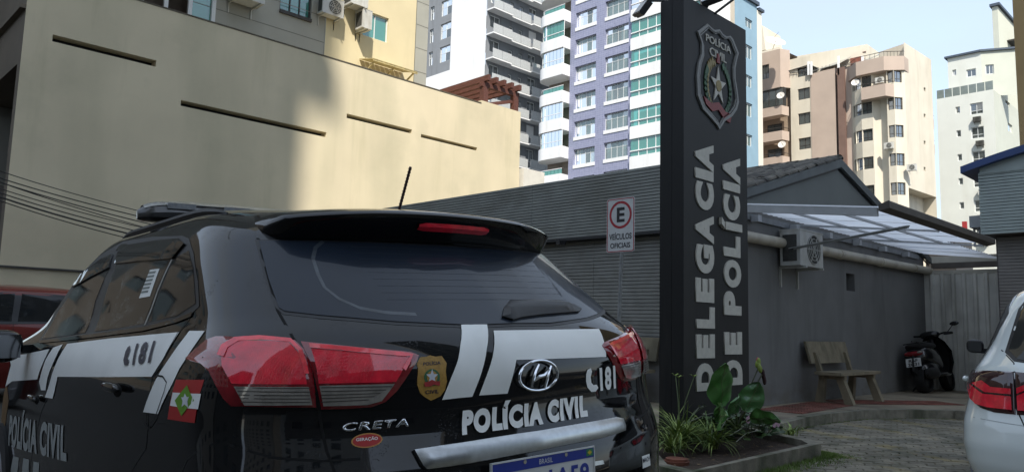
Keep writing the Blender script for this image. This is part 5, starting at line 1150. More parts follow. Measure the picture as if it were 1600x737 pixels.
for i in range(-6, 4):
    z = zr_-.5+3*i; q = MB(); FP.box(q, a1+.01, a2, z-.75, z+.5, -.3, .35); q.build('white_parapet', WHT, pt)
    W_ = 8
    for s_ in range(W_):
        q = MB(); b0 = a1+.05+(a2-a1)*s_/W_; b1 = a1+(a2-a1)*(s_+1)/W_; q.quad(FP.p(b0,z+.5,.2),FP.p(b1,z+.5,.2),FP.p(b1,z+2.24,.2),FP.p(b0,z+2.24,.2)); 
        if (i*3+s_) % 7 != 9: q.build('glass_panel', GGLS, pt)
        q = MB(); FP.box(q, b1-.01, b1+.05, z+.5, z+2.25, .16, .24); q.build('mullion', WHT, pt)
    q = MB(); FP.box(q, a1, a2, z+1.0, z+1.1, .14, .30); q.build('handrail', WHT, pt)
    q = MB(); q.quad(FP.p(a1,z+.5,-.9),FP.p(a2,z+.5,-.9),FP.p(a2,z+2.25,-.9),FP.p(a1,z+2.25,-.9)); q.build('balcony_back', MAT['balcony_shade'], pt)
    if i in (-5, -4, -2, 0, 1):
        q = MB(); n = 16
        for s_ in range(n+1): a = a1+.1+(a2-a1)*.9*s_/n; q.v += [FP.p(a,z+.5,.0+.05*(s_ % 2)), FP.p(a,z+2.2,.0+.05*(s_ % 2))]
        q.f = [(2*j,2*j+1,2*j+3,2*j+2) for j in range(n)]; q.build('curtain', mat('teal_blind', (.10,.40,.34), .8, .1), pt)
k = MB(); k.quad(FP.p(a2,0,.3),FP.p(a2,0,-5),FP.p(a2,44,-5),FP.p(a2,44,.3)); k.quad((XL,61.4,0),(XL,75,0),(XL,75,44),(XL,61.4,44)); k.quad(FP.p(0,43.9,0),FP.p(a2,43.9,0),FP.p(a2,43.9,-14),FP.p(0,43.9,-14)); k.build('side_walls', WHT, pt)

# ------------------------------------------------------------------ blue tower behind the totem
bt_ = thing('blue_tower', 'light blue tower with small white windows just right of the totem top', 'building', (0,0,0))
BLU = mat('tower_blue', (.22,.34,.43), .8, .05, .8)
XB_ = -39.7; FB2 = Face((XB_, 71), (0,1), (1,0)); ae = FB2.h(1183,60)[0]; af = FB2.h(1190.5,60)[0]; zt_b = FB2.h(1167,0)[1]; zt_c = FB2.h(1186,18)[1]
wr = [(30,44),(71,92),(118,136),(161,182),(210,228)]; hs = []
for (t, b_) in wr: hs.append((FB2.h(1164.5,(t+b_)/2)[0], FB2.h(1175.5,(t+b_)/2)[0], FB2.h(1170,b_)[1], FB2.h(1170,t)[1]))
k = MB(); wall_open(k, FB2, 0, ae, 0, zt_b, hs, .3); k.build('blue_wall', BLU, bt_)
for i, h in enumerate(hs): window(FB2, h, bt_, ALU, CGL, 2, (1.,), .2, .09, CURT, closed=[1,.6,1,1,.7][i])
k = MB(); FB2.box(k, ae+.004, af, 0, zt_c, -6, -.01); wall_open(k, Face((XB_,71),(-1,0),(0,-1)), 0, 6, 0, zt_b-.5, [], .3); k.build('white_wall', mat('warm_white', (.66,.62,.54), .8, .04), bt_)
k = MB(); FB2.box(k, -.5, ae+.2, zt_b+.003, zt_b+.4, -6, .25); k.build('roof_edge', mat('roof_edge_dark', (.05,.07,.10), .7), bt_)
k = MB(); FB2.box(k, ae+.21, af+.2, zt_c+.003, zt_c+.3, -6, .25); k.build('roof_edge', MAT['roof_edge_dark'], bt_)
FBn = Face((XB_,71),(-1,0),(0,-1)); h = (FBn.h(1140,16)[0], FBn.h(1126,16)[0], FBn.h(1133,28)[1], FBn.h(1133,6)[1]); window(FBn, h, bt_, ALU, CGL, 2, (1.,), -.02, .1, CURT)

# ------------------------------------------------------------------ cream and pink block
cp = thing('pink_cream_block', 'cream and salmon apartment block with bowed bays and dark windows', 'building', (0,0,0))
CRW = mat('block_cream', (.58,.54,.45), .8, .05, .5, stain=(.50,.45,.36), stscale=.3); PNK = mat('block_pink', (.42,.34,.285), .8, .06, .6); BRW = mat('block_brown', (.16,.10,.08), .8, .1, 1)
YC = 86; F3 = Face((0, YC), (1,0), (0,-1)); A = lambda px, py=200: F3.h(px, py)[0]; Zc = lambda px, py: F3.h(px, py)[1]
xa, xb, xc_, xd, xe, xf_ = A(1188), A(1236), A(1268), A(1312), A(1332), A(1416)
# left wing
zt1 = Zc(1228,80); k = MB(); wh = (A(1190), A(1209,115), Zc(1200,128), Zc(1200,106)); wall_open(k, F3, xa-2, A(1228), Zc(1210,143), zt1, [wh], .3, out=1.2); k.quad(F3.p(A(1228),Zc(1210,143),1.2),F3.p(xb,Zc(1210,143),0),F3.p(xb,zt1,0),F3.p(A(1228),zt1,1.2)); k.quad(F3.p(xa-2,zt1,1.2),F3.p(A(1228),zt1,1.2),F3.p(xb,zt1,-6),F3.p(xa-2,zt1,-6)); k.build('pink_wing', PNK, cp)
window(F3, wh, cp, DARKM, DGL, 4, (1.,), .2, .08, out=1.2)
zg = Zc(1210,172); gh = (xa-2, A(1232), zg+.02, Zc(1210,143)-.03); window(F3, gh, cp, DARKM, DGL, 6, (1.,), .0, .1, out=1.0)
for i in range(5):
    z = zg-3.05*i; k = MB(); k.prism([F3.p(xa-2,z-1.15,1.5),F3.p(A(1231),z-1.15,1.5),F3.p(xb-.1,z-1.15,.3),F3.p(xa-2,z-1.15,-.5)], (0,0,1.1)); k.build('pink_parapet', PNK, cp)
    if i: 
        k = MB(); k.tube([F3.p(xa-2,z+.35,1.45),F3.p(A(1231),z+.35,1.45),F3.p(xb-.15,z+.35,.3)], .04, 4); k.build('handrail', DARKM, cp)
        q = (A(1197), A(1219), z-.3, z+1.35); window(F3, q, cp, DARKM, DGL, 2, (1.,), .0, .08, out=-.4)
k = MB(); wall_open(k, F3, xa-2, xb, 0, Zc(1210,143), [], .1, out=-.5); k.build('loggia_wall', mat('loggia', (.30,.23,.17), .8, .1), cp)
# cream strip, pink panel
rows = [(137,156),(178,196.5),(219,237)]; pit = 3.0; zr1 = Zc(1256,146.5); hs = [(A(1246.5,146), A(1265.5,146), zr1-.68-pit*i, zr1+.68-pit*i) for i in range(-1,5)]
ztc = Zc(1250,118); hs[0] = (hs[0][0], hs[0][1], Zc(1256,119), Zc(1256,105))
k = MB(); wall_open(k, F3, xb, xc_, 0, zt1-1.2, hs, .3); k.build('cream_strip', CRW, cp)
for h in hs: window(F3, h, cp, DARKM, DGL, 2, (1,2.2) if h is hs[3] else (1.,), .22, .08, CURT if h is hs[3] else None)
zp = Zc(1290,110); k = MB(); F3.box(k, xc_+.003, A(1307), 0, zp, -3, .06); k.build('pink_panel', PNK, cp); k = MB(); F3.box(k, A(1307)+.003, A(1312), 0, zp, -3, -.5); F3.box(k, A(1323)+.003, xe, 0, Zc(1325,104), -3, .0); k.build('pink_panel', PNK, cp)
k = MB(); F3.box(k, A(1312)+.003, A(1323), 0, Zc(1318,106), -3, .35); k.build('brown_shaft', BRW, cp)
# bowed cream front: plan points
zR = [Zc(1352, y) for y in (182,224,267,311)]; ztop_c = Zc(1400,68)
plan = [(xe,0),(A(1340),.55),(A(1352),.95),(A(1370),.95),(A(1378),.25),(A(1389),.25),(A(1392),.95),(A(1404),.95),(xf_,-.1)]
def pface(i): (a, o), (b, p) = plan[i], plan[i+1]; pa = F3.p(a,0,o); pb = F3.p(b,0,p); d = Vector((pb[0]-pa[0], pb[1]-pa[1])); return Face(pa[:2], (d.x, d.y), (d.y, -d.x)), d.length
zcorn = Zc(1380,117)
for i in range(len(plan)-1):
    Fi, L_ = pface(i); hs = []
    if i in (0,1,2) or i in (6,7):
        for z in zR+[zR[-1]-3, zR[0]+3.0]:
            e0 = .25 if i in (0,) else 0; e1 = L_-(.1 if i == 2 else 0) if i != 7 else L_-.35
            hs.append((e0 if i != 6 else .1, e1, z-.02, z+1.32))
    k = MB(); wall_open(k, Fi, 0, L_, 0, zcorn, hs, .3); k.build('bay_wall', CRW, cp)
    for n_, h in enumerate(hs): window(Fi, h, cp, DARKM, DGL, 2 if L_ > 1 else 1, (1,2.4), .2, .07, CURT if n_ < 1 else None)
# top pink band, balcony
pb_ = [(xe-.3,.1),(A(1348),1.5),(A(1392),1.5),(xf_+.1,0.2)]
k = MB(); k.prism([F3.p(a, Zc(1380,117), o) for a, o in pb_]+[F3.p(xf_,Zc(1380,117),-3), F3.p(xe-.3,Zc(1380,117),-3)], (0,0,1.55)); k.build('pink_band', PNK, cp)
k = MB(); q = [F3.p(a, Zc(1380,117)+2.1, o-.1) for a, o in pb_]; k.tube(q, .035, 4); 
for (p, r_) in zip(q, q[1:]):
    for t in range(6): c = Vector(p).lerp(Vector(r_), t/6); k.tube([c-Vector((0,0,.55)), c], .02, 4)
k.build('terrace_railing', DARKM, cp)
zb_ = Zc(1378,159); k = MB(); k.prism([F3.p(a, zb_, o) for a, o in ((A(1352),.9),(A(1358),2.),(A(1396),2.),(A(1404),.9))], (0,0,1.35)); k.build('pink_balcony', PNK, cp)
k = MB(); k.tube([F3.p(a, zb_+1.7, o) for a, o in ((A(1352),.95),(A(1358),1.95),(A(1396),1.95),(A(1404),.95))], .04, 4); k.build('handrail', DARKM, cp)
# right face
Fr = Face(F3.p(xf_,0,-.1)[:2], (0.05,1), (1,-.05)); a5 = Fr.h(1457,150)[0]; zc5 = Fr.h(1440,300)[1]; hs = [(Fr.h(1443.5,y)[0], Fr.h(1446.5,y)[0], Fr.h(1445,y+3)[1], Fr.h(1445,y-3)[1]) for y in (140,181,223,264)]
k = MB(); wall_open(k, Fr, 0, a5, zc5, ztop_c, hs, .25); wall_open(k, Fr, 0, a5, 0, zc5-.004, [], .25, out=-1.4); k.quad(Fr.p(0,zc5,0),Fr.p(a5,zc5,0),Fr.p(a5,zc5,-1.4),Fr.p(0,zc5,-1.4)); k.quad(Fr.p(a5,0,-.0),Fr.p(a5,0,-12),Fr.p(a5,ztop_c,-12),Fr.p(a5,ztop_c,0)); k.build('right_wall', CRW, cp)
for h in hs: window(Fr, h, cp, DARKM, DGL, 1, (1.,), .2, .05)
for y in (158,180,200): 
    P_ = Fr.h(1457,y); 
for zz in (Fr.h(1457,196)[1], Fr.h(1457,235)[1]):
    k = MB(); Fr.box(k, a5+.002, a5+1.0, zz-.1, zz+1.0, -3, -.3); k.build('pink_balcony', PNK, cp); k = MB(); Fr.box(k, a5+.95, a5+1.0, zz+1.45, zz+1.5, -3, -.3); k.build('handrail', DARKM, cp)
# penthouse
k = MB(); k.prism([F3.p(A(1369),zcorn,-1.5),F3.p(xf_,zcorn,-.6),Fr.p(a5,zcorn,-.02),Fr.p(a5,zcorn,-9),F3.p(A(1369),zcorn,-9)], (0,0,ztop_c-zcorn)); k.build('penthouse', CRW, cp)
k = MB(); k.prism([F3.p(xb,zt1-3.5,-2),F3.p(A(1340),zt1-3.5,-3.5),F3.p(A(1340),zt1-3.5,-9),F3.p(xb-4,zt1-3.5,-9)], (0,0,3.3)); k.build('penthouse', CRW, cp)
GLR = glassmat('smoked_roof', (.22,.22,.21), .3, .2)
for (x0_, x1_, y0_, y1_, y2_, y3_) in ((1232,1268,106,98,112,106),(1272,1316,88,78,112,104),(1322,1366,78,72,104,98)):
    k = MB(); za_, zb__ = Zc(x0_, y2_), Zc(x1_, y1_); k.prism([F3.p(A(x0_),za_,.2),F3.p(A(x1_),za_+.2,.2),F3.p(A(x1_),zb__,-3),F3.p(A(x0_),zb__-.4,-3)], (0,0,.05)); k.build('glass_roof', GLR, cp)
for px_ in (1266.5, 1271, 1314, 1352): k = MB(); F3.box(k, A(px_)-.1, A(px_)+.1, Zc(px_,118), Zc(px_,88 if px_ > 1272 else 97), .15, .35); k.build('white_post', WHT, cp)
k = MB(); F3.box(k, A(1320), A(1337), Zc(1328,100), Zc(1328,82), -3.2, -2); k.build('brick_chimney', mat('old_brick', (.20,.07,.045), .9, .25, 3), cp)
k = MB(); F3.box(k, A(1326), A(1336), Zc(1328,78), Zc(1328,71), -4.4, -3.6); F3.box(k, A(1324), A(1338), Zc(1328,70.9), Zc(1328,69), -4.6, -3.4); k.build('chimney_cap', BRW, cp)
k = MB(); k.tube([F3.p(xb,Zc(1250,112),.1),F3.p(A(1305),Zc(1300,106),.1)], .04, 4); 
for t in range(12): k.tube([F3.p(xb+(A(1305)-xb)*t/12,Zc(1250,118),.1),F3.p(xb+(A(1305)-xb)*t/12,Zc(1250,112),.1)], .02, 4)
k.build('terrace_railing', DARKM, cp)
DSH = mat('dish_white', (.62,.60,.56), .5, .06)
def dish(c, r, label, aim=(.2,-1,.35)):
    t = thing('satellite_dish', label, 'satellite dish', c, group='satellite dishes on the salmon block'); ax = Vector(aim).normalized(); u = ax.orthogonal().normalized(); v = ax.cross(u)
    k = MB(); k.sm = True; R_ = [(0,-.12),(.4,-.10),(.75,-.05),(1.,0)]
    for (s_, o) in R_:
        for i in range(20): a = 2*math.pi*i/20; k.v.append(tuple((u*math.cos(a)+v*math.sin(a))*r*s_+ax*o*r*2))
    k.f = [(j*20+i, j*20+(i+1) % 20, (j+1)*20+(i+1) % 20, (j+1)*20+i) for j in range(3) for i in range(20)]; k.build('reflector', DSH, t)
    k = MB(); k.tube([(0,0,0), tuple(-ax*r*.9)], .03, 4); k.tube([tuple(v*r*.9), tuple(ax*r*.9)], .02, 4); k.build('dish_arm', DARKM, t); return t
dish(F3.p(A(1232),Zc(1234,154),1.9), .45, 'white dish beside the glazed balcony of the salmon wing')
dish(F3.p(A(1233),Zc(1234,230),1.9), .45, 'white dish on the lowest visible balcony of the salmon wing')
dish(F3.p(A(1346),Zc(1346,133),1.4), .42, 'white dish under the salmon roof terrace band')
dish(hx(1212,64,XB_-1), 1.2, 'large white dish on the roof right of the blue tower', (.7,-.5,.9))
lwb = MB(); c = hy(1191,100,90); lwb.box(c.x-6, hy(1218,80,90).x, 90, 96, 0, hy(1200,78,90).z); lwb.prism([(c.x-6,90,hy(1200,78,90).z),(hy(1196,50,90).x,90,hy(1196,78,90).z),(hy(1191,38,90).x,90,hy(1191,40,90).z),(c.x-6,90,hy(1191,36,90).z)], (0,5,0)); o = lwb.build('rooftop_house', CRW); o['label'] = 'plain cream rooftop volume carrying the large white dish'; o['category'] = 'building'
for (px_, py_, lab) in ((1388,230,'air conditioner between two bay windows of the cream block'), (1418,262,'air conditioner at the right end of the cream bowed front')): ac_unit(F3, A(px_), Zc(px_,py_+7), .9, .65, .4, 'white '+lab, off=1.1 if px_ < 1400 else .3)
ac_unit(F3, A(1377), Zc(1377,135), .8, .6, .4, 'white air conditioner inside the salmon balcony of the cream block', off=1.0)

# ------------------------------------------------------------------ white tower at the right
wt = thing('white_tower', 'white apartment tower at the right with glass roof terrace rail', 'building', (0,0,0))
WW = mat('white_render', (.60,.62,.58), .8, .03, .6); WSH = mat('white_render_shaded', (.47,.49,.43), .8, .04, .6)  # second render is the white one darkened for the tower's shaded faces
YW = 106.5; F5 = Face((0, YW), (1,0), (0,-1)); B_ = lambda px, py=200: F5.h(px, py)[0]; Zw = lambda px, py: F5.h(px, py)[1]
w0, w1 = B_(1465,200), B_(1555,200); ztw = Zw(1510,147)
zs_ = Zw(1498,208.7); hs = [(B_(1494.5,208), B_(1501.5,208), zs_-.42-3.07*i, zs_+.42-3.07*i) for i in range(-1,5)]; zl_ = Zw(1527,216); hl = [(B_(1517.5,207), B_(1537.5,207), zl_-3.07*i, zl_+1.45-3.07*i) for i in range(-1,5)]
k = MB(); wall_open(k, F5, w0, w1, 0, ztw, hs+hl, .3); k.build('white_front', WW, wt)
for h in hs: window(F5, h, wt, ALU, DGL, 1, (1.,), .2, .08)
for i, h in enumerate(hl): window(F5, h, wt, ALU, DGL, 2, (1,2.2), .2, .08, CURT if i % 2 == 0 else None); ac_unit(F5, h[0]+.35+.2*(i % 2), h[2]-1.05, .85, .6, .4, ['white air conditioner under the top large window of the white tower','white air conditioner under the second large window of the white tower','white air conditioner under the third large window of the white tower','white air conditioner under the fourth large window of the white tower','white air conditioner under the fifth large window of the white tower','white air conditioner under the lowest large window of the white tower'][i], group='air conditioners under the windows of the white tower', mt=ACD if i < 2 else WPL, off=.1)
F6 = Face((w1, YW), (0,1), (1,0)); a6 = 22; zz_ = [F6.h(1575,y)[1] for y in (159.5,197.5,237)]; hs = [(F6.h(1573+i*2,200)[0], F6.h(1580+i*2,200)[0], z-.55, z+.55) for i, z in enumerate(zz_)]
k = MB(); wall_open(k, F6, 0, a6, 0, ztw, hs, .3); k.build('shaded_side', WSH, wt)
for h in hs: window(F6, h, wt, ALU, DGL, 1, (1.,), .2, .1)
k = MB(); k.quad((w0,YW,ztw),(w1,YW,ztw),(w1,YW+22,ztw),(w0,YW+22,ztw)); k.build('roof_deck', WSH, wt)
for i in range(7): k = MB(); F5.box(k, w0+(w1-w0)*i/7+.04, w0+(w1-w0)*(i+1)/7-.04, ztw, ztw+1.15, -.12, -.08); k.build('glass_rail', mat('smoke_rail', (.16,.19,.18), .15, .1, 2, coat=.5), wt)
zph = Zw(1500,88)+.3; p0_, p1_ = B_(1481,110), B_(1534,110); Fp = Face((0, YW+2.5), (1,0), (0,-1)); q0, q1, q2 = Fp.h(1481,110)[0], Fp.h(1534,110)[0], Fp.h(1556,110)[0]; zph = Fp.h(1500,88)[1]
hh_ = [(Fp.h(1488,113)[0], Fp.h(1494,113)[0], Fp.h(1491,118)[1], Fp.h(1491,109)[1]), (Fp.h(1510,115)[0], Fp.h(1525,115)[0], Fp.h(1517,120)[1], Fp.h(1517,108)[1])]
k = MB(); wall_open(k, Fp, q0, q1, ztw, zph, hh_, .3); k.build('penthouse_wall', WW, wt)
for h in hh_: window(Fp, h, wt, ALU, DGL, 2, (1.,), .2, .1)
Fs = Face(Fp.p(q1,0)[:2], (1,.5), (.5,-1)); h = (Fs.h(1540,108)[0], Fs.h(1553,108)[0], Fs.h(1546,116)[1], Fs.h(1546,101)[1]); k = MB(); wall_open(k, Fs, 0, 5, ztw, zph, [h], .3); k.build('penthouse_wall', WSH, wt); window(Fs, h, wt, ALU, DGL, 2, (1.,), .2, .1)
k = MB(); k.prism([Fp.p(q0-.3,zph,.3),Fp.p(q1,zph,.3),Fs.p(5,zph,.3),(q2,YW+12,zph),(q0-.3,YW+12,zph)], (0,0,.25)); k.build('roof_edge', MAT['roof_edge_dark'], wt)
Ft = Face((0, YW+4), (1,0), (0,-1)); t0, t1 = Ft.h(1552,60)[0], Ft.h(1561,60)[0]; ztt = Ft.h(1556,10)[1]; k = MB(); wall_open(k, Ft, t0, t1, ztw, ztt, [], .1); k.build('lift_tower', WSH, wt)
Ftx = Face((t1, YW+4), (0,1), (1,0)); k = MB(); wall_open(k, Ftx, 0, 18, ztw, ztt, [], .1); k.build('lift_tower', mat('lift_tower_lit', (.55,.56,.47), .8, .04), wt)  # this face gets a lighter colour to read as the sunlit side
k = MB(); Ft.box(k, t0-.2, t1+.3, ztt+.003, ztt+.35, -18, .3); k.build('roof_edge', MAT['roof_edge_dark'], wt)
h = Ftx.h(1573,55); k = MB(); Ftx.box(k, h[0], h[0]+4, h[1]-.9, h[1]-.7, 0, 1.1)
for i in range(6): Ftx.box(k, h[0]+i*.75, h[0]+i*.75+.08, h[1]-.7, h[1]+1.2, 1.0, 1.08)
k.build('tower_balcony', DARKM, wt)
# orange wall, low houses in the gap
ow = thing('ochre_building', 'ochre wall of a near building along the right edge of the photo', 'building', (0,0,0)); c = ray(1588,120); t_ = 30/c.dot(R2); e_ = C0+c*t_
k = MB(); Fo = Face((e_.x, e_.y), (1,0), (0,-1)); wall_open(k, Fo, 0, 14, 0, 26, [(3,4.5,3.5,5),(3,4.5,6.5,8),(3,4.5,9.5,11)], .2); k.quad((e_.x,e_.y,0),(e_.x,e_.y+12,0),(e_.x,e_.y+12,26),(e_.x,e_.y,26)); k.build('wall', mat('ochre_render', (.34,.24,.115), .85, .08, 1, bump=.1), ow)
for z in (3.5,6.5,9.5): window(Fo, (3,4.5,z,z+1.5), ow, ALU, DGL, 2, (1.,), .15, .05)
c = hy(1500,350,125); k = MB(); k.box(hy(1440,350,125).x, hy(1475,350,125).x, 125, 135, 0, hy(1455,344,125).z); k.build('wall', CRW, thing('far_house', 'distant pale low house in the gap between the cream block and the white tower', 'building', (0,0,0)))
k = MB(); q = hy(1480,355,60); k.box(q.x-1.5, hy(1509,355,60).x-.7, 60, 64, 0, hy(1495,362,60).z); par = thing('far_shed', 'small dark roofed shed with red panel in front of the white tower foot', 'building', (0,0,0)); k.build('shed_wall', DARKM, par)
k = MB(); q = hy(1505,352,60); k.box(q.x-.02, q.x+.26, 59.8, 60, q.z-.6, q.z+.25); k.build('red_panel', mat('red_panel', (.30,.02,.02), .6), par)
k = MB(); k.box(hy(1475,355,60).x, hy(1505,355,60).x, 59.6, 61, hy(1495,359,60).z, hy(1495,357,60).z); k.build('shed_roof', DARKM, par)

# ------------------------------------------------------------------ buildings behind the camera and across the street: they shade the yard and stand in the reflections
BSL = mat('rear_block_render', (.40,.37,.32), .85, .06, .4); BST = mat('rear_block_white', (.50,.50,.48), .85, .06, .4); RG = mat('rear_grey', (.16,.16,.15), .8, .1, .6)
def block(name, label, o, d, n, L_, dep, h_, m_, boxes=()):
    t = thing(name, label, 'building', (0,0,0)); Fz = Face(o, d, n); hs = []; a = 1.4
    while a < L_-2.6:
        for z in range(1, int(h_)-2, 3): hs.append((a, a+1.7, z, z+1.4))
        a += 3.6
    k = MB(); wall_open(k, Fz, 0, L_, -1, h_, hs, .2); Fz.box(k, 0, L_, -1, h_, -dep, -.31); k.build('wall', m_, t)
    g = MB()
    for h in hs: g.quad(Fz.p(h[0],h[2],-.2),Fz.p(h[1],h[2],-.2),Fz.p(h[1],h[3],-.2),Fz.p(h[0],h[3],-.2))
    g.build('windows', mat('rear_window', (.05,.07,.08), .1, .2, 1), t, kind='stuff')
    for (a0, a1, z0, z1, o0, o1) in boxes: k = MB(); Fz.box(k, a0, a1, z0, z1, o0, o1); k.build('balcony', m_, t)
    return t
XT = 22.; EDG = FC.h(474,240)[0]-.8*(XT+4+16)      # far corner of the tower, on the line of the shadow edge
zz = lambda z: z+1.4*(XT+4+16)
block('rear_tower', 'tall beige apartment tower behind the photographer', (XT,EDG), (0,-1), (-1,0), 26, 4, 84, BSL, ((-.85,0,zz(6.1),zz(7.1),-4,-3),(-.25,0,zz(7.1),zz(10),-4,-3.2)))
block('rear_tower', 'tall white apartment tower behind the photographer', (XT,EDG+3.22), (0,1), (-1,0), 17.5, 3, 54, BST)
block('rear_tower', 'unseen tall grey tower added to shade the ochre wall, behind the photographer, nearest the annex', (XT,7), (0,1), (-1,0), 11, 3, 68, RG)  # added out of view to keep the ochre wall in shade
block('rear_house', 'two-storey house behind the photographer', (13,-12), (0,1), (-1,0), 17, 8, 6.5, RG)
DKB = mat('dark_block_render', (.075,.068,.058), .85, .15, .4)
block('street_building', 'low brown building across the street, to the left of the photo', (-46,-20), (1,0), (0,1), 15, 8, 10, BRN)
block('street_building', 'white building across the street, to the left of the photo', (-30.5,-20), (1,0), (0,1), 12, 8, 13, BST)
block('street_building', 'cream building across the street, to the left of the photo', (-18,-19), (1,0), (0,1), 12, 8, 10, BSL)
block('street_building', 'grey building across the street, to the left of the photo', (-5.5,-19), (1,0), (0,1), 12, 8, 12, RG)
block('street_building', 'dark block added to darken the reflections, closing the street, to the left of the photo', (-56,-40), (0,1), (1,0), 41, 8, 21, DKB)  # added out of view so the car's side windows reflect something dark
weather(WHT, (.50,.49,.45), (.8,.8,.12), .52, .72, .5); weather(WW, (.48,.48,.42), (.7,.7,.10), .52, .72, .45); weather(CRW, (.40,.36,.28), (.9,.9,.12), .5, .72, .5); weather(GRT, (.11,.115,.12), (.9,.9,.15), .5, .7, .5); weather(YEL, (.46,.40,.25), (1.4,1.4,.2), .52, .72, .45)
# ------------------------------------------------------------------ white hatchback at the right edge
WM = car_matrix(Vector((0,0,0)), 0, 0, 0)
WT_ = [(.20,.78,.16,3.9,.25),(.30,.82,.06,4.0,.28),(.42,.87,.01,4.04,.30),(.55,.885,.0,4.05,.30),(.70,.88,.03,4.04,.30),(.76,.865,.06,4.0,.30),(.84,.845,.075,3.9,.30),(.92,.835,.085,3.7,.32),(.99,.81,.10,3.4,.34),(1.04,.775,.15,3.1,.36),(1.10,.735,.21,2.98,.40),(1.20,.69,.30,2.80,.42),(1.30,.64,.40,2.6,.42),(1.37,.59,.48,2.42,.42),(1.41,.52,.62,2.25,.42),(1.44,.42,.85,2.05,.4),(1.46,.2,1.2,1.8,.2),(1.465,.04,1.45,1.6,.02)]
cr_ = C0+ray(1500,690)*4.15
WH = math.radians(12); tg = C0+ray(1500,700)*4.2
WMX = car_matrix(Vector((tg.x, tg.y, 0))-Matrix.Rotation(WH, 3, 'Z') @ Vector((-.865, .24, 0))+Vector((0,0,GZ)), WH, 0, 0)
def zm(z): return z if z < .4 or z > 1.46 else (z-.07*(z-.4)/.3 if z < .7 else (z-.07 if z < 1.05 else z-.07*(1.46-z)/.41))
WT_ = [(zm(r[0]), *r[1:]) for r in WT_]
Q_ = lambda L: [(a, zm(b)) for a, b in L]
def white_car():
    T = thing('white_hatchback', 'white hatchback with dark red lamps cut off by the right edge', 'car', mtx=WMX)
    mb = shell(WT_, length=4.05, taper=.05, belt=.98); mb.sm = True; sk = Skin(mb, WMX); mb.build('body', WHITEP, T); R, D = 'rear', 'side'
    gl = Q_([(0,1.02),(-.40,1.03),(-.58,1.05),(-.62,1.09),(-.55,1.28),(-.50,1.345),(-.25,1.36),(0,1.36)])
    patch(sk, 'window_seal', [(x*1.03, z+(-.012 if z < 1.2 else .01)) for x, z in gl], R, TRIM, T, off=.001, px=False, both=True)
    patch(sk, 'rear_window', gl, R, TINT, T, off=.003, px=False, both=True)
    for s_ in (-1, 1):
        m_ = s_ > 0
        la = Q_([(-.86,.955),(-.80,.975),(-.70,.982),(-.60,.985),(-.60,.765),(-.70,.765),(-.76,.78),(-.80,.81),(-.835,.86)])
        lb = Q_([(-.594,.985),(-.40,.97),(-.36,.93),(-.40,.84),(-.47,.775),(-.594,.765)])
        L1 = patch(sk, 'tail_lamp', la, R, mat('lamp_smoked', (.035,.006,.008), .05, .1, 9, coat=1.), T, off=.004, bulge=.012, step=.02, skirt=True, px=False, mirror=m_)
        L2 = patch(sk, 'tail_lamp', lb, R, MAT['lamp_smoked'], T, off=.004, bulge=.012, step=.02, skirt=True, px=False, mirror=m_)
        for q, l in (([(-.80,.82),(-.825,.90),(-.80,.90),(-.74,.855),(-.61,.855),(-.61,.785),(-.72,.785),(-.775,.795)], L1), ([(-.79,.905),(-.73,.865),(-.61,.866),(-.61,.895),(-.70,.895),(-.74,.925)], L1), ([(-.585,.86),(-.47,.93),(-.43,.90),(-.48,.79),(-.585,.785)], L2), ([(-.585,.87),(-.585,.90),(-.50,.945),(-.47,.94)], L2)):
            patch(sk, 'red_lens', Q_(q), R, LRED, l, off=.0175, step=.02, px=False, mirror=m_)
        for x, z in ((-.52,.54),): patch(sk, 'parking_sensor', [(s_*(x+.012*math.cos(t*math.pi/8))*-1 if m_ else x+.012*math.cos(t*math.pi/8), z+.012*math.sin(t*math.pi/8)) for t in range(16)], R, mat('sensor_grey', (.25,.27,.27), .4), T, off=.002, step=.03, px=False)
        seam(sk, 'tailgate_seam', [(s_*-x, zm(z)) for x, z in ((.655,1.09),(.598,1.03),(.597,.985),(.598,.80),(.56,.70),(.50,.62),(.48,.50))], R, GAP, T, .006, px=False)
    seam(sk, 'body_crease', [(-.80,.655),(-.5,.64),(0,.635),(.5,.64),(.80,.655)], R, mat('crease_grey', (.35,.38,.38), .4), T, .004, px=False)
    patch(sk, 'maker_badge', [(.05*math.cos(t*math.pi/8), .84+.035*math.sin(t*math.pi/8)) for t in range(16)], R, CHROME, T, off=.01, step=.02, skirt=True, px=False)
    pn = patch(sk, 'number_plate', [(-.2,.55),(.2,.55),(.2,.68),(-.2,.68)], R, MAT['plate_white'], T, off=.008, step=.05, skirt=True, px=False)
    frm = Q_([(.95,.985+.02),(.60,1.06),(.56,1.14),(.62,1.27),(.80,1.345),(1.6,1.395),(2.2,1.33),(2.75,1.05),(2.8,.97),(1.8,.965)])
    for mir in (False, True):
        patch(sk, 'window_frame', frm, D, TRIM, T, off=.0015, step=.05, px=False, mirror=mir)
        for q in ([(.98,1.02),(.66,1.09),(.68,1.17),(.80,1.30),(.95,1.32)], [(1.0,1.01),(.98,1.325),(1.6,1.365),(1.65,1.0)], [(1.72,1.0),(1.68,1.365),(2.15,1.31),(2.66,1.03),(2.68,.99)]): patch(sk, 'side_window', Q_(q), D, TINT, T, off=.003, step=.05, px=False, mirror=mir)
        seam(sk, 'door_seam', [(1.0,.99),(1.02,.80),(.92,.60),(.95,.35)], D, GAP, T, .006, px=False, mirror=mir); seam(sk, 'door_seam', [(1.70,.98),(1.72,.6),(1.70,.3)], D, GAP, T, .006, px=False, mirror=mir)
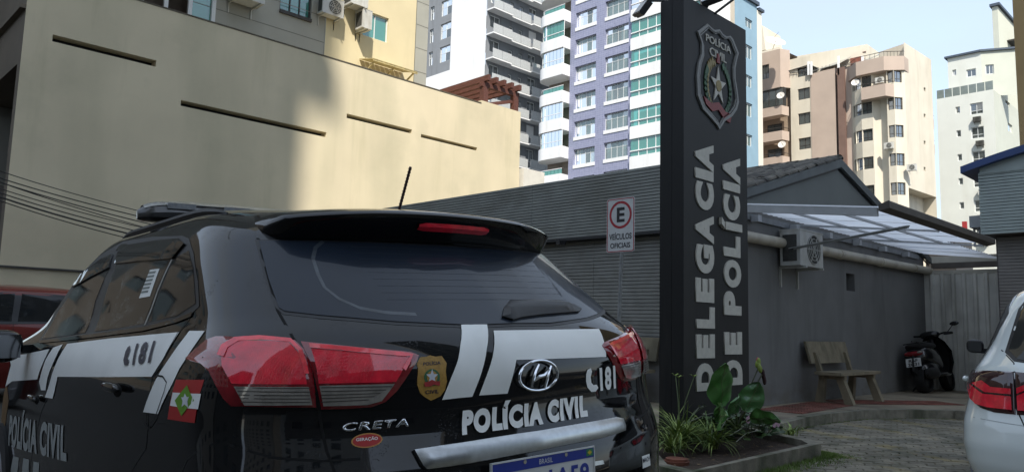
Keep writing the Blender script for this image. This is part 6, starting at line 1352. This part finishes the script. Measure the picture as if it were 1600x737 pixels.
    for s_ in (-1, 1):
        for y in (1.15, 2.05): k = MB(); k.sm = True; blob(k, (s_*.875,y,.83), (.018,.10,.018), 12, 8, 2.6); k.build('door_handle', WHITEP, T)
        k = MB(); k.sm = True; blob(k, (s_*.875,2.52,1.03), (.062,.05,.055), 18, 12, 2.8); o = k.build('door_mirror', WHITEP if s_ > 0 else TRIM, T)
        k = MB(); k.box(s_*.875-.045, s_*.875+.045, 2.467, 2.469, .99, 1.07); k.build('mirror_glass', MAT['mirror_glass'], o)
        k = MB(); k.bar((s_*.78,2.54,.99), (s_*.88,2.51,1.0), .05, .04); k.build('mirror_arm', TRIM, o)
    k = MB(); k.sm = True; N = 24
    for i in range(N+1):
        x = -.53+1.06*i/N; e = abs(x)/.53; bk = .28*x*x+.05*e**4
        for (y, z) in ((.72,1.445),(.45,1.432),(.33,1.405),(.345,1.385),(.44,1.37),(.60,1.40)): k.v.append((x, y+bk, z-.045*e**2.2))
    for i in range(N):
        for j in range(6): a = i*6+j; b = i*6+(j+1) % 6; k.f.append((a, b, b+6, a+6))
    k.f += [tuple(range(6)), tuple(range(N*6, N*6+6))[::-1]]; so_ = k.build('roof_spoiler', WHITEP, T)
    k = MB(); k.prism([(-.36,.402,1.372),(.36,.402,1.372),(.36,.47,1.350),(-.36,.47,1.350)], (0,.01,.012)); k.build('spoiler_lip', TRIM, so_)
    for y in (.75, 3.25):
        for s_ in (-1, 1): wheel(T, s_*.70, y, .30, s_)
white_car()

# ------------------------------------------------------------------ red car in front of the cream wall
RX = -12.9
RMX = car_matrix(Vector((RX, 4.3, -.02)), math.radians(180), 0, 0)
def red_car():
    T = thing('red_car', 'red car parked in front of the cream wall, behind the police car mirror', 'car', mtx=RMX)
    mb = shell(WT_, length=4.05, taper=.05, belt=.98); S3 = 1.1; mb.v = [(x*1.03, y*1.05, z*S3) for x, y, z in mb.v]; mb.sm = True; sk = Skin(mb, RMX); mb.build('body', REDP, T); D = 'side'
    sc = lambda q: [(y*1.05, z*S3) for y, z in q]
    for mir in (False, True):
        patch(sk, 'window_frame', sc([(.60,1.0),(.56,1.14),(.62,1.25),(.80,1.325),(1.6,1.375),(2.2,1.32),(2.75,1.05),(2.8,.97),(1.8,.965)]), D, TRIM, T, off=.0015, step=.06, px=False, mirror=mir)
        for q in ([(.98,1.02),(.66,1.06),(.68,1.17),(.80,1.28),(.95,1.30)], [(1.0,1.01),(.98,1.305),(1.6,1.345),(1.65,1.0)], [(1.72,1.0),(1.68,1.345),(2.15,1.29),(2.66,1.03),(2.68,.99)]): patch(sk, 'side_window', sc(q), D, TINT, T, off=.003, step=.06, px=False, mirror=mir)
        for q in ([(1.0,.99),(1.02,.80),(.92,.60),(.95,.35)], [(1.70,.98),(1.72,.6),(1.70,.3)]): seam(sk, 'door_seam', sc(q), D, GAP, T, .008, px=False, mirror=mir)
    patch(sk, 'windscreen', [(-.5,2.5),(.5,2.5),(.6,2.95),(0,3.05),(-.6,2.95)], 'top', TINT, T, off=.003, px=False, step=.08)
    for s_ in (-1, 1):
        k = MB(); k.sm = True; blob(k, (s_*1.0,2.55,1.10), (.115,.065,.078), 16, 10, 2.8); k.build('door_mirror', REDP, T)
        for y in (1.2, 2.2): k = MB(); k.sm = True; blob(k, (s_*.90,y,.95), (.018,.10,.018), 12, 8, 2.6); k.build('door_handle', REDP, T)
        for y in (.8, 3.4): wheel(T, s_*.74, y, .32, s_)
red_car()

# ------------------------------------------------------------------ scooter by the fence
def scooter():
    c = hz(1440, 614, PZ); T = thing('scooter', 'black motor scooter leaning on its stand, seen from behind by the fence', 'scooter', (c.x, c.y, PZ)); T.rotation_euler = (0, math.radians(-10), math.radians(-1)); T.scale = (1.28, 1, 1)
    BK = mat('scooter_black', (.010,.010,.011), .22, .2, 9, coat=.6); RB = mat('scooter_rubber', (.012,.012,.012), .8, .1, 20)
    def W(y, r, wd, nm):
        k = MB(); k.sm = True; prof = [(-wd/2, r*.80), (-wd/2, r*.93), (-wd*.25, r), (wd*.25, r), (wd/2, r*.93), (wd/2, r*.80)]
        n = 28
        for i in range(n): a = 2*math.pi*i/n; k.v += [(x, y+rr*math.cos(a), r+rr*math.sin(a)) for x, rr in prof]
        for i in range(n):
            for j in range(6): a = i*6+j; b = i*6+(j+1) % 6; c_ = ((i+1) % n)*6; k.f.append((a, b, c_+(j+1) % 6, c_+j))
        w_ = k.build(nm, RB, T); q = MB(); q.disc((-.03, y, r), (1,0,0), r*.80, 20, h=.06); q.build('rim', mat('rim_dark', (.06,.06,.06), .4, .1, metal=.7), w_)
    W(.24, .235, .14, 'rear_wheel'); W(1.47, .235, .11, 'front_wheel')
    k = MB(); k.sm = True
    secs = [(.02,.60,.07,.07),(.06,.66,.13,.12),(.16,.68,.17,.15),(.35,.66,.19,.18),(.60,.62,.19,.19),(.78,.52,.17,.18)]
    n = 16
    for (y, z, rx, rz) in secs:
        for i in range(n):
            a = 2*math.pi*i/n; k.v.append((rx*math.copysign(abs(math.cos(a))**.75, math.cos(a)), y, z+rz*math.copysign(abs(math.sin(a))**.85, math.sin(a))))
    k.f = [(s*n+i, s*n+(i+1) % n, (s+1)*n+(i+1) % n, (s+1)*n+i) for s in range(len(secs)-1) for i in range(n)]+[tuple(range(n)), tuple(range((len(secs)-1)*n, len(secs)*n))]
    k.build('tail_body', BK, T)
    k = MB(); k.sm = True; blob(k, (0,.45,.83), (.165,.40,.065), 18, 8, 2.8); k.build('seat', RB, T)
    k = MB(); k.sm = True; blob(k, (0,.42,.40), (.17,.34,.19), 16, 10, 2.4); k.build('engine_cover', BK, T)
    k = MB(); k.sm = True; blob(k, (.15,.20,.33), (.055,.30,.10), 14, 8, 2.5); k.build('exhaust', mat('exhaust_dark', (.03,.03,.03), .5, .2, 9, metal=.5), T)
    k = MB(); k.sm = True; blob(k, (0,.85,.30), (.20,.32,.045), 14, 6, 3.5); k.build('floorboard', BK, T)
    k = MB(); k.sm = True
    secs = [(1.05,.30,.19),(1.13,.50,.23),(1.16,.72,.23),(1.13,.90,.17),(1.10,1.00,.10)]; n = 9
    for (y, z, rx) in secs:
        for s_ in (0, 1):
            for i in range(n): a = math.pi*i/(n-1); k.v.append((rx*math.cos(a) if not s_ else rx*.9*math.cos(a), y+(.17 if not s_ else .12)*math.sin(a), z))
    m2 = 2*n
    for s in range(len(secs)-1):
        for i in range(n-1):
            k.f.append((s*m2+i, s*m2+i+1, (s+1)*m2+i+1, (s+1)*m2+i)); k.f.append((s*m2+n+i, s*m2+n+i+1, (s+1)*m2+n+i+1, (s+1)*m2+n+i))
        for i in (0, n-1): k.f.append((s*m2+i, s*m2+n+i, (s+1)*m2+n+i, (s+1)*m2+i))
    k.build('leg_shield', BK, T)
    k = MB(); k.sm = True; k.tube([(0,1.28,.55),(0,1.42,.27)], .045, 10); k.build('fork', BK, T)
    k = MB(); k.sm = True; blob(k, (0,1.46,.38), (.075,.26,.12), 14, 8); k.build('mudguard', BK, T)
    k = MB(); k.sm = True; k.tube([(0,1.12,.90),(0,1.08,1.03)], .04, 8); k.tube([(-.33,.98,1.04),(-.22,1.02,1.06),(-.08,1.08,1.04),(.08,1.08,1.04),(.22,1.02,1.06),(.33,.98,1.04)], .017, 8); hb = k.build('handlebar', BK, T)
    k = MB(); k.sm = True; blob(k, (0,1.08,1.05), (.14,.10,.075), 14, 8, 2.5); k.build('instrument_hood', BK, hb)
    for s_ in (-1, 1):
        k = MB(); k.sm = True; k.tube([(s_*.22,.97,1.035),(s_*.34,.95,1.03)], .022, 8); k.build('grip', RB, hb)
        k = MB(); k.tube([(s_*.26,1.02,1.06),(s_*.34,1.04,1.17)], .007, 6); blob(k, (s_*.37,1.04,1.20), (.065,.014,.04), 12, 6); k.build('mirror', BK, hb)
    k = MB(); k.sm = True; blob(k, (0,.02,.70), (.125,.045,.045), 16, 8, 2.6); k.build('tail_lamp', LDARK, T)
    k = MB(); k.sm = True; blob(k, (.09,.0,.715), (.035,.03,.025), 10, 6, 2.6); k.build('indicator', LCLEAR, T)
    k = MB(); k.bar((0,.03,.62), (0,-.10,.36), .16, .02, up=(1,0,0)); k.build('number_holder', RB, T)
    k = MB(); k.prism([(-.10,-.045,.62),(.10,-.045,.62),(.10,-.085,.47),(-.10,-.085,.47)], (0,-.004,0)); pt_ = k.build('number_plate', MAT['plate_white'], T)
    text_on('lettering', 'RAF', (-.06,-.073,.552), (.12,0,0), (0,.0155,.052), SK_, pt_, bold=.03); text_on('lettering', '2C31', (-.075,-.090,.486), (.15,0,0), (0,.0155,.052), SK_, pt_, bold=.03)
    k = MB(); k.tube([(0,-.02,.66),(0,.30,.92),(.0,.06,.92)], .012, 6); k.tube([(-.12,.35,.90),(-.10,.0,.88),(.10,.0,.88),(.12,.35,.90)], .012, 6); k.build('grab_rail', mat('exhaust_dark2', (.05,.05,.05), .4, metal=.8), T)
    k = MB(); k.tube([(-.12,.55,.22),(-.26,.50,.03)], .012, 6); k.build('side_stand', RB, T)
scooter()

# ------------------------------------------------------------------ planting
LF = lambda nm, c, **k: mat(nm, c, .45, .35, 14, rnd=.2, **k)
SPG = LF('spider_leaf', (.24,.32,.08)); SPD = LF('spider_leaf_dark', (.11,.18,.05)); BIG = mat('lily_leaf', (.065,.18,.04), .28, .3, 9, coat=.35, bump=.2, bsc=25); BIGL = mat('lily_leaf_pale', (.075,.18,.06), .3, .3, 9, coat=.35); STM = mat('stem_green', (.09,.12,.045), .6, .2, 9)
def blade(mb, base, az_, L_, w0, droop, lift=1.0, n=7, fold=.15):
    d = Vector((math.cos(az_), math.sin(az_), 0)); s_ = Vector((-math.sin(az_), math.cos(az_), 0)); k = len(mb.v); p = Vector(base); ang = math.radians(lift)
    for i in range(n+1):
        t = i/n; w_ = w0*(1-t)**.7*(.5+.9*min(1, t*3)) ; mb.v += [tuple(p-s_*w_/2), tuple(p+Vector((0,0,-fold*w_))), tuple(p+s_*w_/2)]
        a = ang-droop*t; p = p+(d*math.cos(a)+Vector((0,0,1))*math.sin(a))*(L_/n)
    for i in range(n): a = k+3*i; mb.f += [(a, a+1, a+4, a+3), (a+1, a+2, a+5, a+4)]
def spider(px, py, label, n_, L_, seed, z=PZ-.02, up=70, flower=False):
    random.seed(seed); c = hz(px, py, z); T = thing('spider_plant', label, 'plant', tuple(c), group='grassy clumps in the planter')
    for j in range(n_):
        mb = MB(); mb.sm = True; b = (random.gauss(0,.025), random.gauss(0,.025), 0)
        blade(mb, b, random.uniform(0, 6.283), L_*random.uniform(.55,1.15), random.uniform(.009,.016), math.radians(random.uniform(50,130)), random.uniform(up-25, up+18)); mb.build('leaf', SPG if random.random() < .7 else SPD, T)
    if flower:
        for j in range(3):
            m_ = MB(); a = random.uniform(0, 6.28); pts = [(0,0,0), (.05*math.cos(a), .05*math.sin(a), L_*.8), (.14*math.cos(a), .14*math.sin(a), L_*1.25)]; m_.tube(pts, .004, 5); s_ = m_.build('flower_stem', STM, T)
            for q in range(4): m2_ = MB(); blade(m2_, pts[-1], q*1.57, .06, .02, 1., 40, 3); m2_.build('leaf', SPG, s_)
    return T
spider(1062, 700, 'tall yellow-green grassy clump at the left end of the planter by the car', 150, .48, 1, up=74, flower=True)
spider(1050, 706, 'short grassy clump squeezed between the police car and the planter kerb', 80, .34, 5, up=62)
spider(1112, 700, 'arching striped grassy clump in the middle of the planter', 100, .42, 2, up=60)
spider(1092, 690, 'loose grassy clump close to the foot of the totem', 60, .36, 8, up=66)
spider(1236, 681, 'small pale grassy clump at the right end of the planter', 46, .22, 3, up=64)
random.seed(11)
# large-leaved lily
def big_leaf(T, base, tip_dir, stemL, L_, W_, mt, tilt, roll=0):
    """broad oval leaf on a stalk: base point, direction of the stalk, blade size"""
    d = Vector(tip_dir).normalized(); p0 = Vector(base); p1 = p0+d*stemL; m_ = MB(); m_.sm = True; m_.tube([p0, p0.lerp(p1,.5)+Vector((0,0,.02)), p1], [.012,.010,.008], 6); s_ = m_.build('stalk', STM, T)
    u = (d*.5+Vector(tilt)).normalized(); side = u.cross(Vector((-.7,.7,.1))).normalized(); side = Matrix.Rotation(roll, 3, u) @ side; nrm = side.cross(u)
    N, K = 12, 8; mb = MB(); mb.sm = True
    for i in range(N+1):
        t = i/N; hw = W_/2*(math.sin(math.pi*min(1, t**.8*.97+.03)))**.62
        for j in range(K+1):
            s = (j/K-.5)*2; q = p1+u*(L_*t)+side*(hw*s)+nrm*(.22*hw*abs(s)**1.5-.25*L_*t*t+.012*math.sin(t*14+s*3)+.006*math.sin(s*18)); mb.v.append(tuple(q))
    mb.f = [(i*(K+1)+j, i*(K+1)+j+1, (i+1)*(K+1)+j+1, (i+1)*(K+1)+j) for i in range(N) for j in range(K)]; lo_ = mb.build('leaf', mt, T); rb_ = MB(); rb_.sm = True; rb_.tube([tuple(Vector(mb.v[i*(K+1)+K//2])+nrm*.002) for i in range(N)], .0045, 5); rb_.build('midrib', STM, lo_)
    for i in range(2, N-1, 2):
        for s2 in (-1, 1): v_ = MB(); j2 = K//2+s2*(K//2-1); v_.tube([tuple(Vector(mb.v[i*(K+1)+K//2])+nrm*.002), tuple(Vector(mb.v[min(N,i+2)*(K+1)+j2])+nrm*.002)], .0016, 4, False); v_.build('vein', STM, lo_)
    return lo_
c = hz(1152, 668, PZ); lt = thing('lily_plant', 'broad glossy-leaved plant with two flower stalks in front of the totem', 'plant', tuple(c))
B0 = hx(1152, 672, -3.55)-c
def at_px(px, py, X): return hx(px, py, X)-c
big_leaf(lt, B0, at_px(1125,628,-3.6)-B0, (at_px(1125,640,-3.6)-B0).length, .40, .27, BIG, (.1,.05,1.0), .35)
big_leaf(lt, B0, at_px(1150,645,-3.5)-B0, (at_px(1150,645,-3.5)-B0).length, .24, .22, BIGL, (.1,-.5,.4), .5)
big_leaf(lt, B0, at_px(1166,640,-3.4)-B0, (at_px(1166,645,-3.4)-B0).length, .28, .22, BIGL, (.1,.55,.75), -.3)
big_leaf(lt, B0, at_px(1128,652,-3.3)-B0, (at_px(1128,652,-3.3)-B0).length, .26, .22, BIG, (.3,-.6,.1), .6)
big_leaf(lt, B0, at_px(1172,655,-3.3)-B0, (at_px(1172,655,-3.3)-B0).length, .26, .20, BIG, (.4,.5,.0), .5)
big_leaf(lt, B0, at_px(1108,640,-3.7)-B0, .15, .2, .14, BIG, (.1,-.5,.6), .3)
for (a, b, tipc) in (((1152,668),(1186,572),(.10,.16,.03)), ((1153,668),(1192,582),(.05,.02,.02))):
    p0 = at_px(*a,-3.55); p1 = at_px(*b,-3.45); mid = p0.lerp(p1,.5)+Vector((0,-.03,.02)); m_ = MB(); m_.sm = True; m_.tube([p0, p0.lerp(mid,.6), mid, mid.lerp(p1,.6), p1], .0065, 6); s_ = m_.build('flower_stalk', mat('stalk_brown', (.05,.055,.03), .6, .2, 9), lt)
    fm = mat('bud_green', (.20,.26,.04), .5, .3, 20) if tipc[1] > .1 else mat('withered', (.035,.012,.012), .8, .3, 20)
    for q in range(7 if tipc[1] > .1 else 4):
        m_ = MB(); m_.sm = True; off = Vector((random.uniform(-.03,.03), random.uniform(-.03,.03), random.uniform(-.04,.05))) if tipc[1] > .1 else Vector((0,.01*q,-.025*q)); blob(m_, tuple(p1+off), (.018,.018,.036), 8, 6); m_.build('bud', fm if not (q == 5 and tipc[1] > .1) else mat('bud_pink', (.35,.10,.10), .6), s_)
# flowering geranium and trailing stems
gc = hz(1196, 684, PZ); ge = thing('flowering_bush', 'low dark-leaved bush with pale pink flowers in the planter', 'plant', tuple(gc))
GL1, GL2 = mat('bush_leaf', (.035,.07,.025), .5, .35, 12, rnd=.3), mat('bush_leaf_light', (.07,.13,.035), .5, .35, 12, rnd=.3)
for i in range(270):
    a = random.uniform(0, 6.283); r = .36*math.sqrt(random.random()); x, y = r*.85*math.cos(a)-.16, r*2.1*math.sin(a)-.30; h_ = .05+.19*(1-(r/.36)**2)*random.uniform(.5,1.1)
    m_ = MB(); m_.sm = True; az2 = random.uniform(0, 6.28); s_ = random.uniform(.030,.055); n = 8; tl = Vector((random.uniform(-.5,.5), random.uniform(-.5,.5), 1)).normalized(); u = tl.orthogonal().normalized(); v = tl.cross(u)
    m_.v = [(x, y, h_-.008)]+[tuple(Vector((x,y,h_))+(u*math.cos(q*2*math.pi/n)+v*math.sin(q*2*math.pi/n))*s_*(1 if q % 2 else .8)) for q in range(n)]; m_.f = [(0, q+1, (q+1) % n+1) for q in range(n)]; m_.build('leaf', GL1 if random.random() < .7 else GL2, ge)
FLW = mat('pink_petal', (.48,.30,.38), .6, .12, 9)
for (px_, py_) in ((1172,652),(1177,650),(1183,655),(1190,652),(1196,651),(1212,657),(1215,661),(1209,662),(1168,655),(1199,657)):
    p = hx(px_, py_, -3.35)-gc; m_ = MB(); m_.tube([tuple(p), (p.x*.5, p.y*.8, .05)], .003, 4); s_ = m_.build('flower_stem', STM, ge)
    for q in range(5):
        m_ = MB(); a = q*1.257; d = Vector((.3, math.cos(a), math.sin(a))).normalized()*.021; n = 6; cc_ = p+d; u = Vector((.2,1,0)).normalized(); v = Vector((0,0,1)); m_.v = [tuple(cc_+(u*math.cos(j*1.047)+v*math.sin(j*1.047))*.015) for j in range(6)]; m_.f = [(0,1,2,3,4,5)]; m_.build('petal', FLW, s_)
tr = thing('trailing_stems', 'thin trailing twigs with tiny leaves crossing the foot of the totem', 'plant', (0,0,0))
for (pts, X) in (([(1066,662),(1085,655),(1100,648),(1120,643),(1130,640)],-3.75), ([(1125,672),(1135,655),(1150,648),(1158,640)],-3.5), ([(1140,680),(1160,668),(1180,664),(1196,665)],-3.4), ([(1080,650),(1092,636),(1100,634)],-3.8), ([(1150,690),(1166,676),(1185,672)],-3.3)):
    P3 = [hx(x, y, X) for x, y in pts]; m_ = MB(); m_.sm = True; m_.tube(P3, .004, 5); s_ = m_.build('stem', mat('twig', (.16,.17,.13), .7, .2, 9), tr)
    for q in P3[1:]:
        for _ in range(3): m_ = MB(); blade(m_, tuple(q), random.uniform(0, 6.28), .035, .018, .8, random.uniform(10,70), 3); m_.build('leaf', mat('tiny_leaf', (.17,.19,.12), .6, .3, 9), s_)
pot = hz(1078, 716, PZ); k = MB(); k.sm = True; k.tube([tuple(pot+Vector((-.12,0,-.14))), tuple(pot+Vector((-.12,0,-.03)))], [.085,.10], 18); k.tube([tuple(pot+Vector((-.12,0,-.03))), tuple(pot+Vector((-.12,0,-.012)))], [.085,.085], 18); o = k.build('terracotta_pot', mat('terracotta', (.17,.06,.035), .85, .3, 12)); o['label'] = 'brown terracotta pot sunk in the soil at the front corner of the planter'; o['category'] = 'pot'
# moss and grass along the kerb foot, weeds in the joints
def grass_strip(nm, pts, n_, wd, h0, mt, seed):
    random.seed(seed); mb = MB()
    for _ in range(n_):
        t = random.random()*(len(pts)-1); i = int(t); p = Vector(pts[i]).lerp(Vector(pts[i+1]), t-i); d = (Vector(pts[i+1])-Vector(pts[i])).normalized(); nn = Vector((d.y, -d.x)); off = abs(random.gauss(0, 1))*wd; q = p+nn*off
        z = gz(q.x, q.y); b = Vector((q.x, q.y, z-.004)); a = random.uniform(0, 6.28); h_ = h0*random.uniform(.4,1.2)*max(.3, 1-off/(3*wd)); w_ = .004; dx = Vector((math.cos(a), math.sin(a), 0)); tp = b+Vector((random.gauss(0,.4)*h_, random.gauss(0,.4)*h_, h_))
        mb.add([b-dx*w_, b+dx*w_, tp], [(0,1,2)])
    return mb.build(nm, mt, kind='stuff', label='short green grass and moss '+{'grass':'along the foot of the planter kerb','moss':'along the pavement kerb'}[nm], category='grass')
GRS = mat('kerb_grass', (.11,.17,.035), .7, .4, 6, rnd=0)
grass_strip('grass', [PL[0], PL[1], PL[2], PL[3]], 9000, .13, .045, GRS, 4); grass_strip('moss', [(p.x+.0, p.y) for p in KC[1:9]][::1], 1500, .03, .02, GRS, 5)

# ------------------------------------------------------------------ overhead cables at the left
CLAB = ['thin black cable sagging across the cream wall, topmost of the bundle','black cable second from the top of the bundle on the cream wall','black cable third from the top of the bundle on the cream wall','thin black cable in the middle of the bundle on the cream wall','black cable just above the thickest one on the cream wall','thickest black cable of the bundle sagging across the cream wall','thin black cable lowest of the bundle on the cream wall','thin black cable crossing the others, steepest of the bundle on the cream wall']
CBL = mat('cable_black', (.02,.018,.016), .6, .1)
for i, (y0_, y1_, y2_, th) in enumerate(((272,310,342,.010),(284,318,350,.014),(290,326,358,.014),(300,336,364,.010),(306,344,372,.013),(312,352,378,.024),(317,360,386,.012),(288,330,372,.010))):
    P0, P1_, P2_ = hx(-60, y0_-26, -14.8), hx(130, y1_+8, -15.1), hx(430, y2_+34, -15.97); pts = []
    for t in range(17):
        s = t/16; pts.append(P0*(1-s)**2+P1_*2*s*(1-s)+P2_*s*s)
    pts = [P0+Vector((-.0,-4,1.4))]+pts; m_ = MB(); m_.sm = True; m_.tube(pts, th/2+.003, 5); o = m_.build('overhead_cable', CBL); o['label'] = CLAB[i]; o['category'] = 'cable'; o['group'] = 'cables sagging across the cream wall'

# fallen leaves and grit on the soil and against the kerbs
random.seed(21); lm = MB()
for _ in range(420):
    if random.random() < .6: x, y, z = random.uniform(-4.1,-3.15), random.uniform(4.9,7.0), PZ-.153+.102
    else: x, y = random.uniform(-3.0,-1.5), random.uniform(4.9,8.5); z = gz(x, y)+.002
    a = random.uniform(0, 6.28); s_ = random.uniform(.006,.022); u = Vector((math.cos(a), math.sin(a), random.uniform(-.2,.2))); v = Vector((-math.sin(a), math.cos(a), random.uniform(-.2,.3))); c = Vector((x, y, z+.006))
    lm.add([c-u*s_, c-v*s_*.5, c+u*s_, c+v*s_*.5], [(0,1,2,3)])
o = lm.build('leaf_litter', mat('dry_leaf', (.15,.10,.05), .85, .5, 9), kind='stuff'); o['label'] = 'dry fallen leaves and grit scattered on soil and paving'; o['category'] = 'litter'
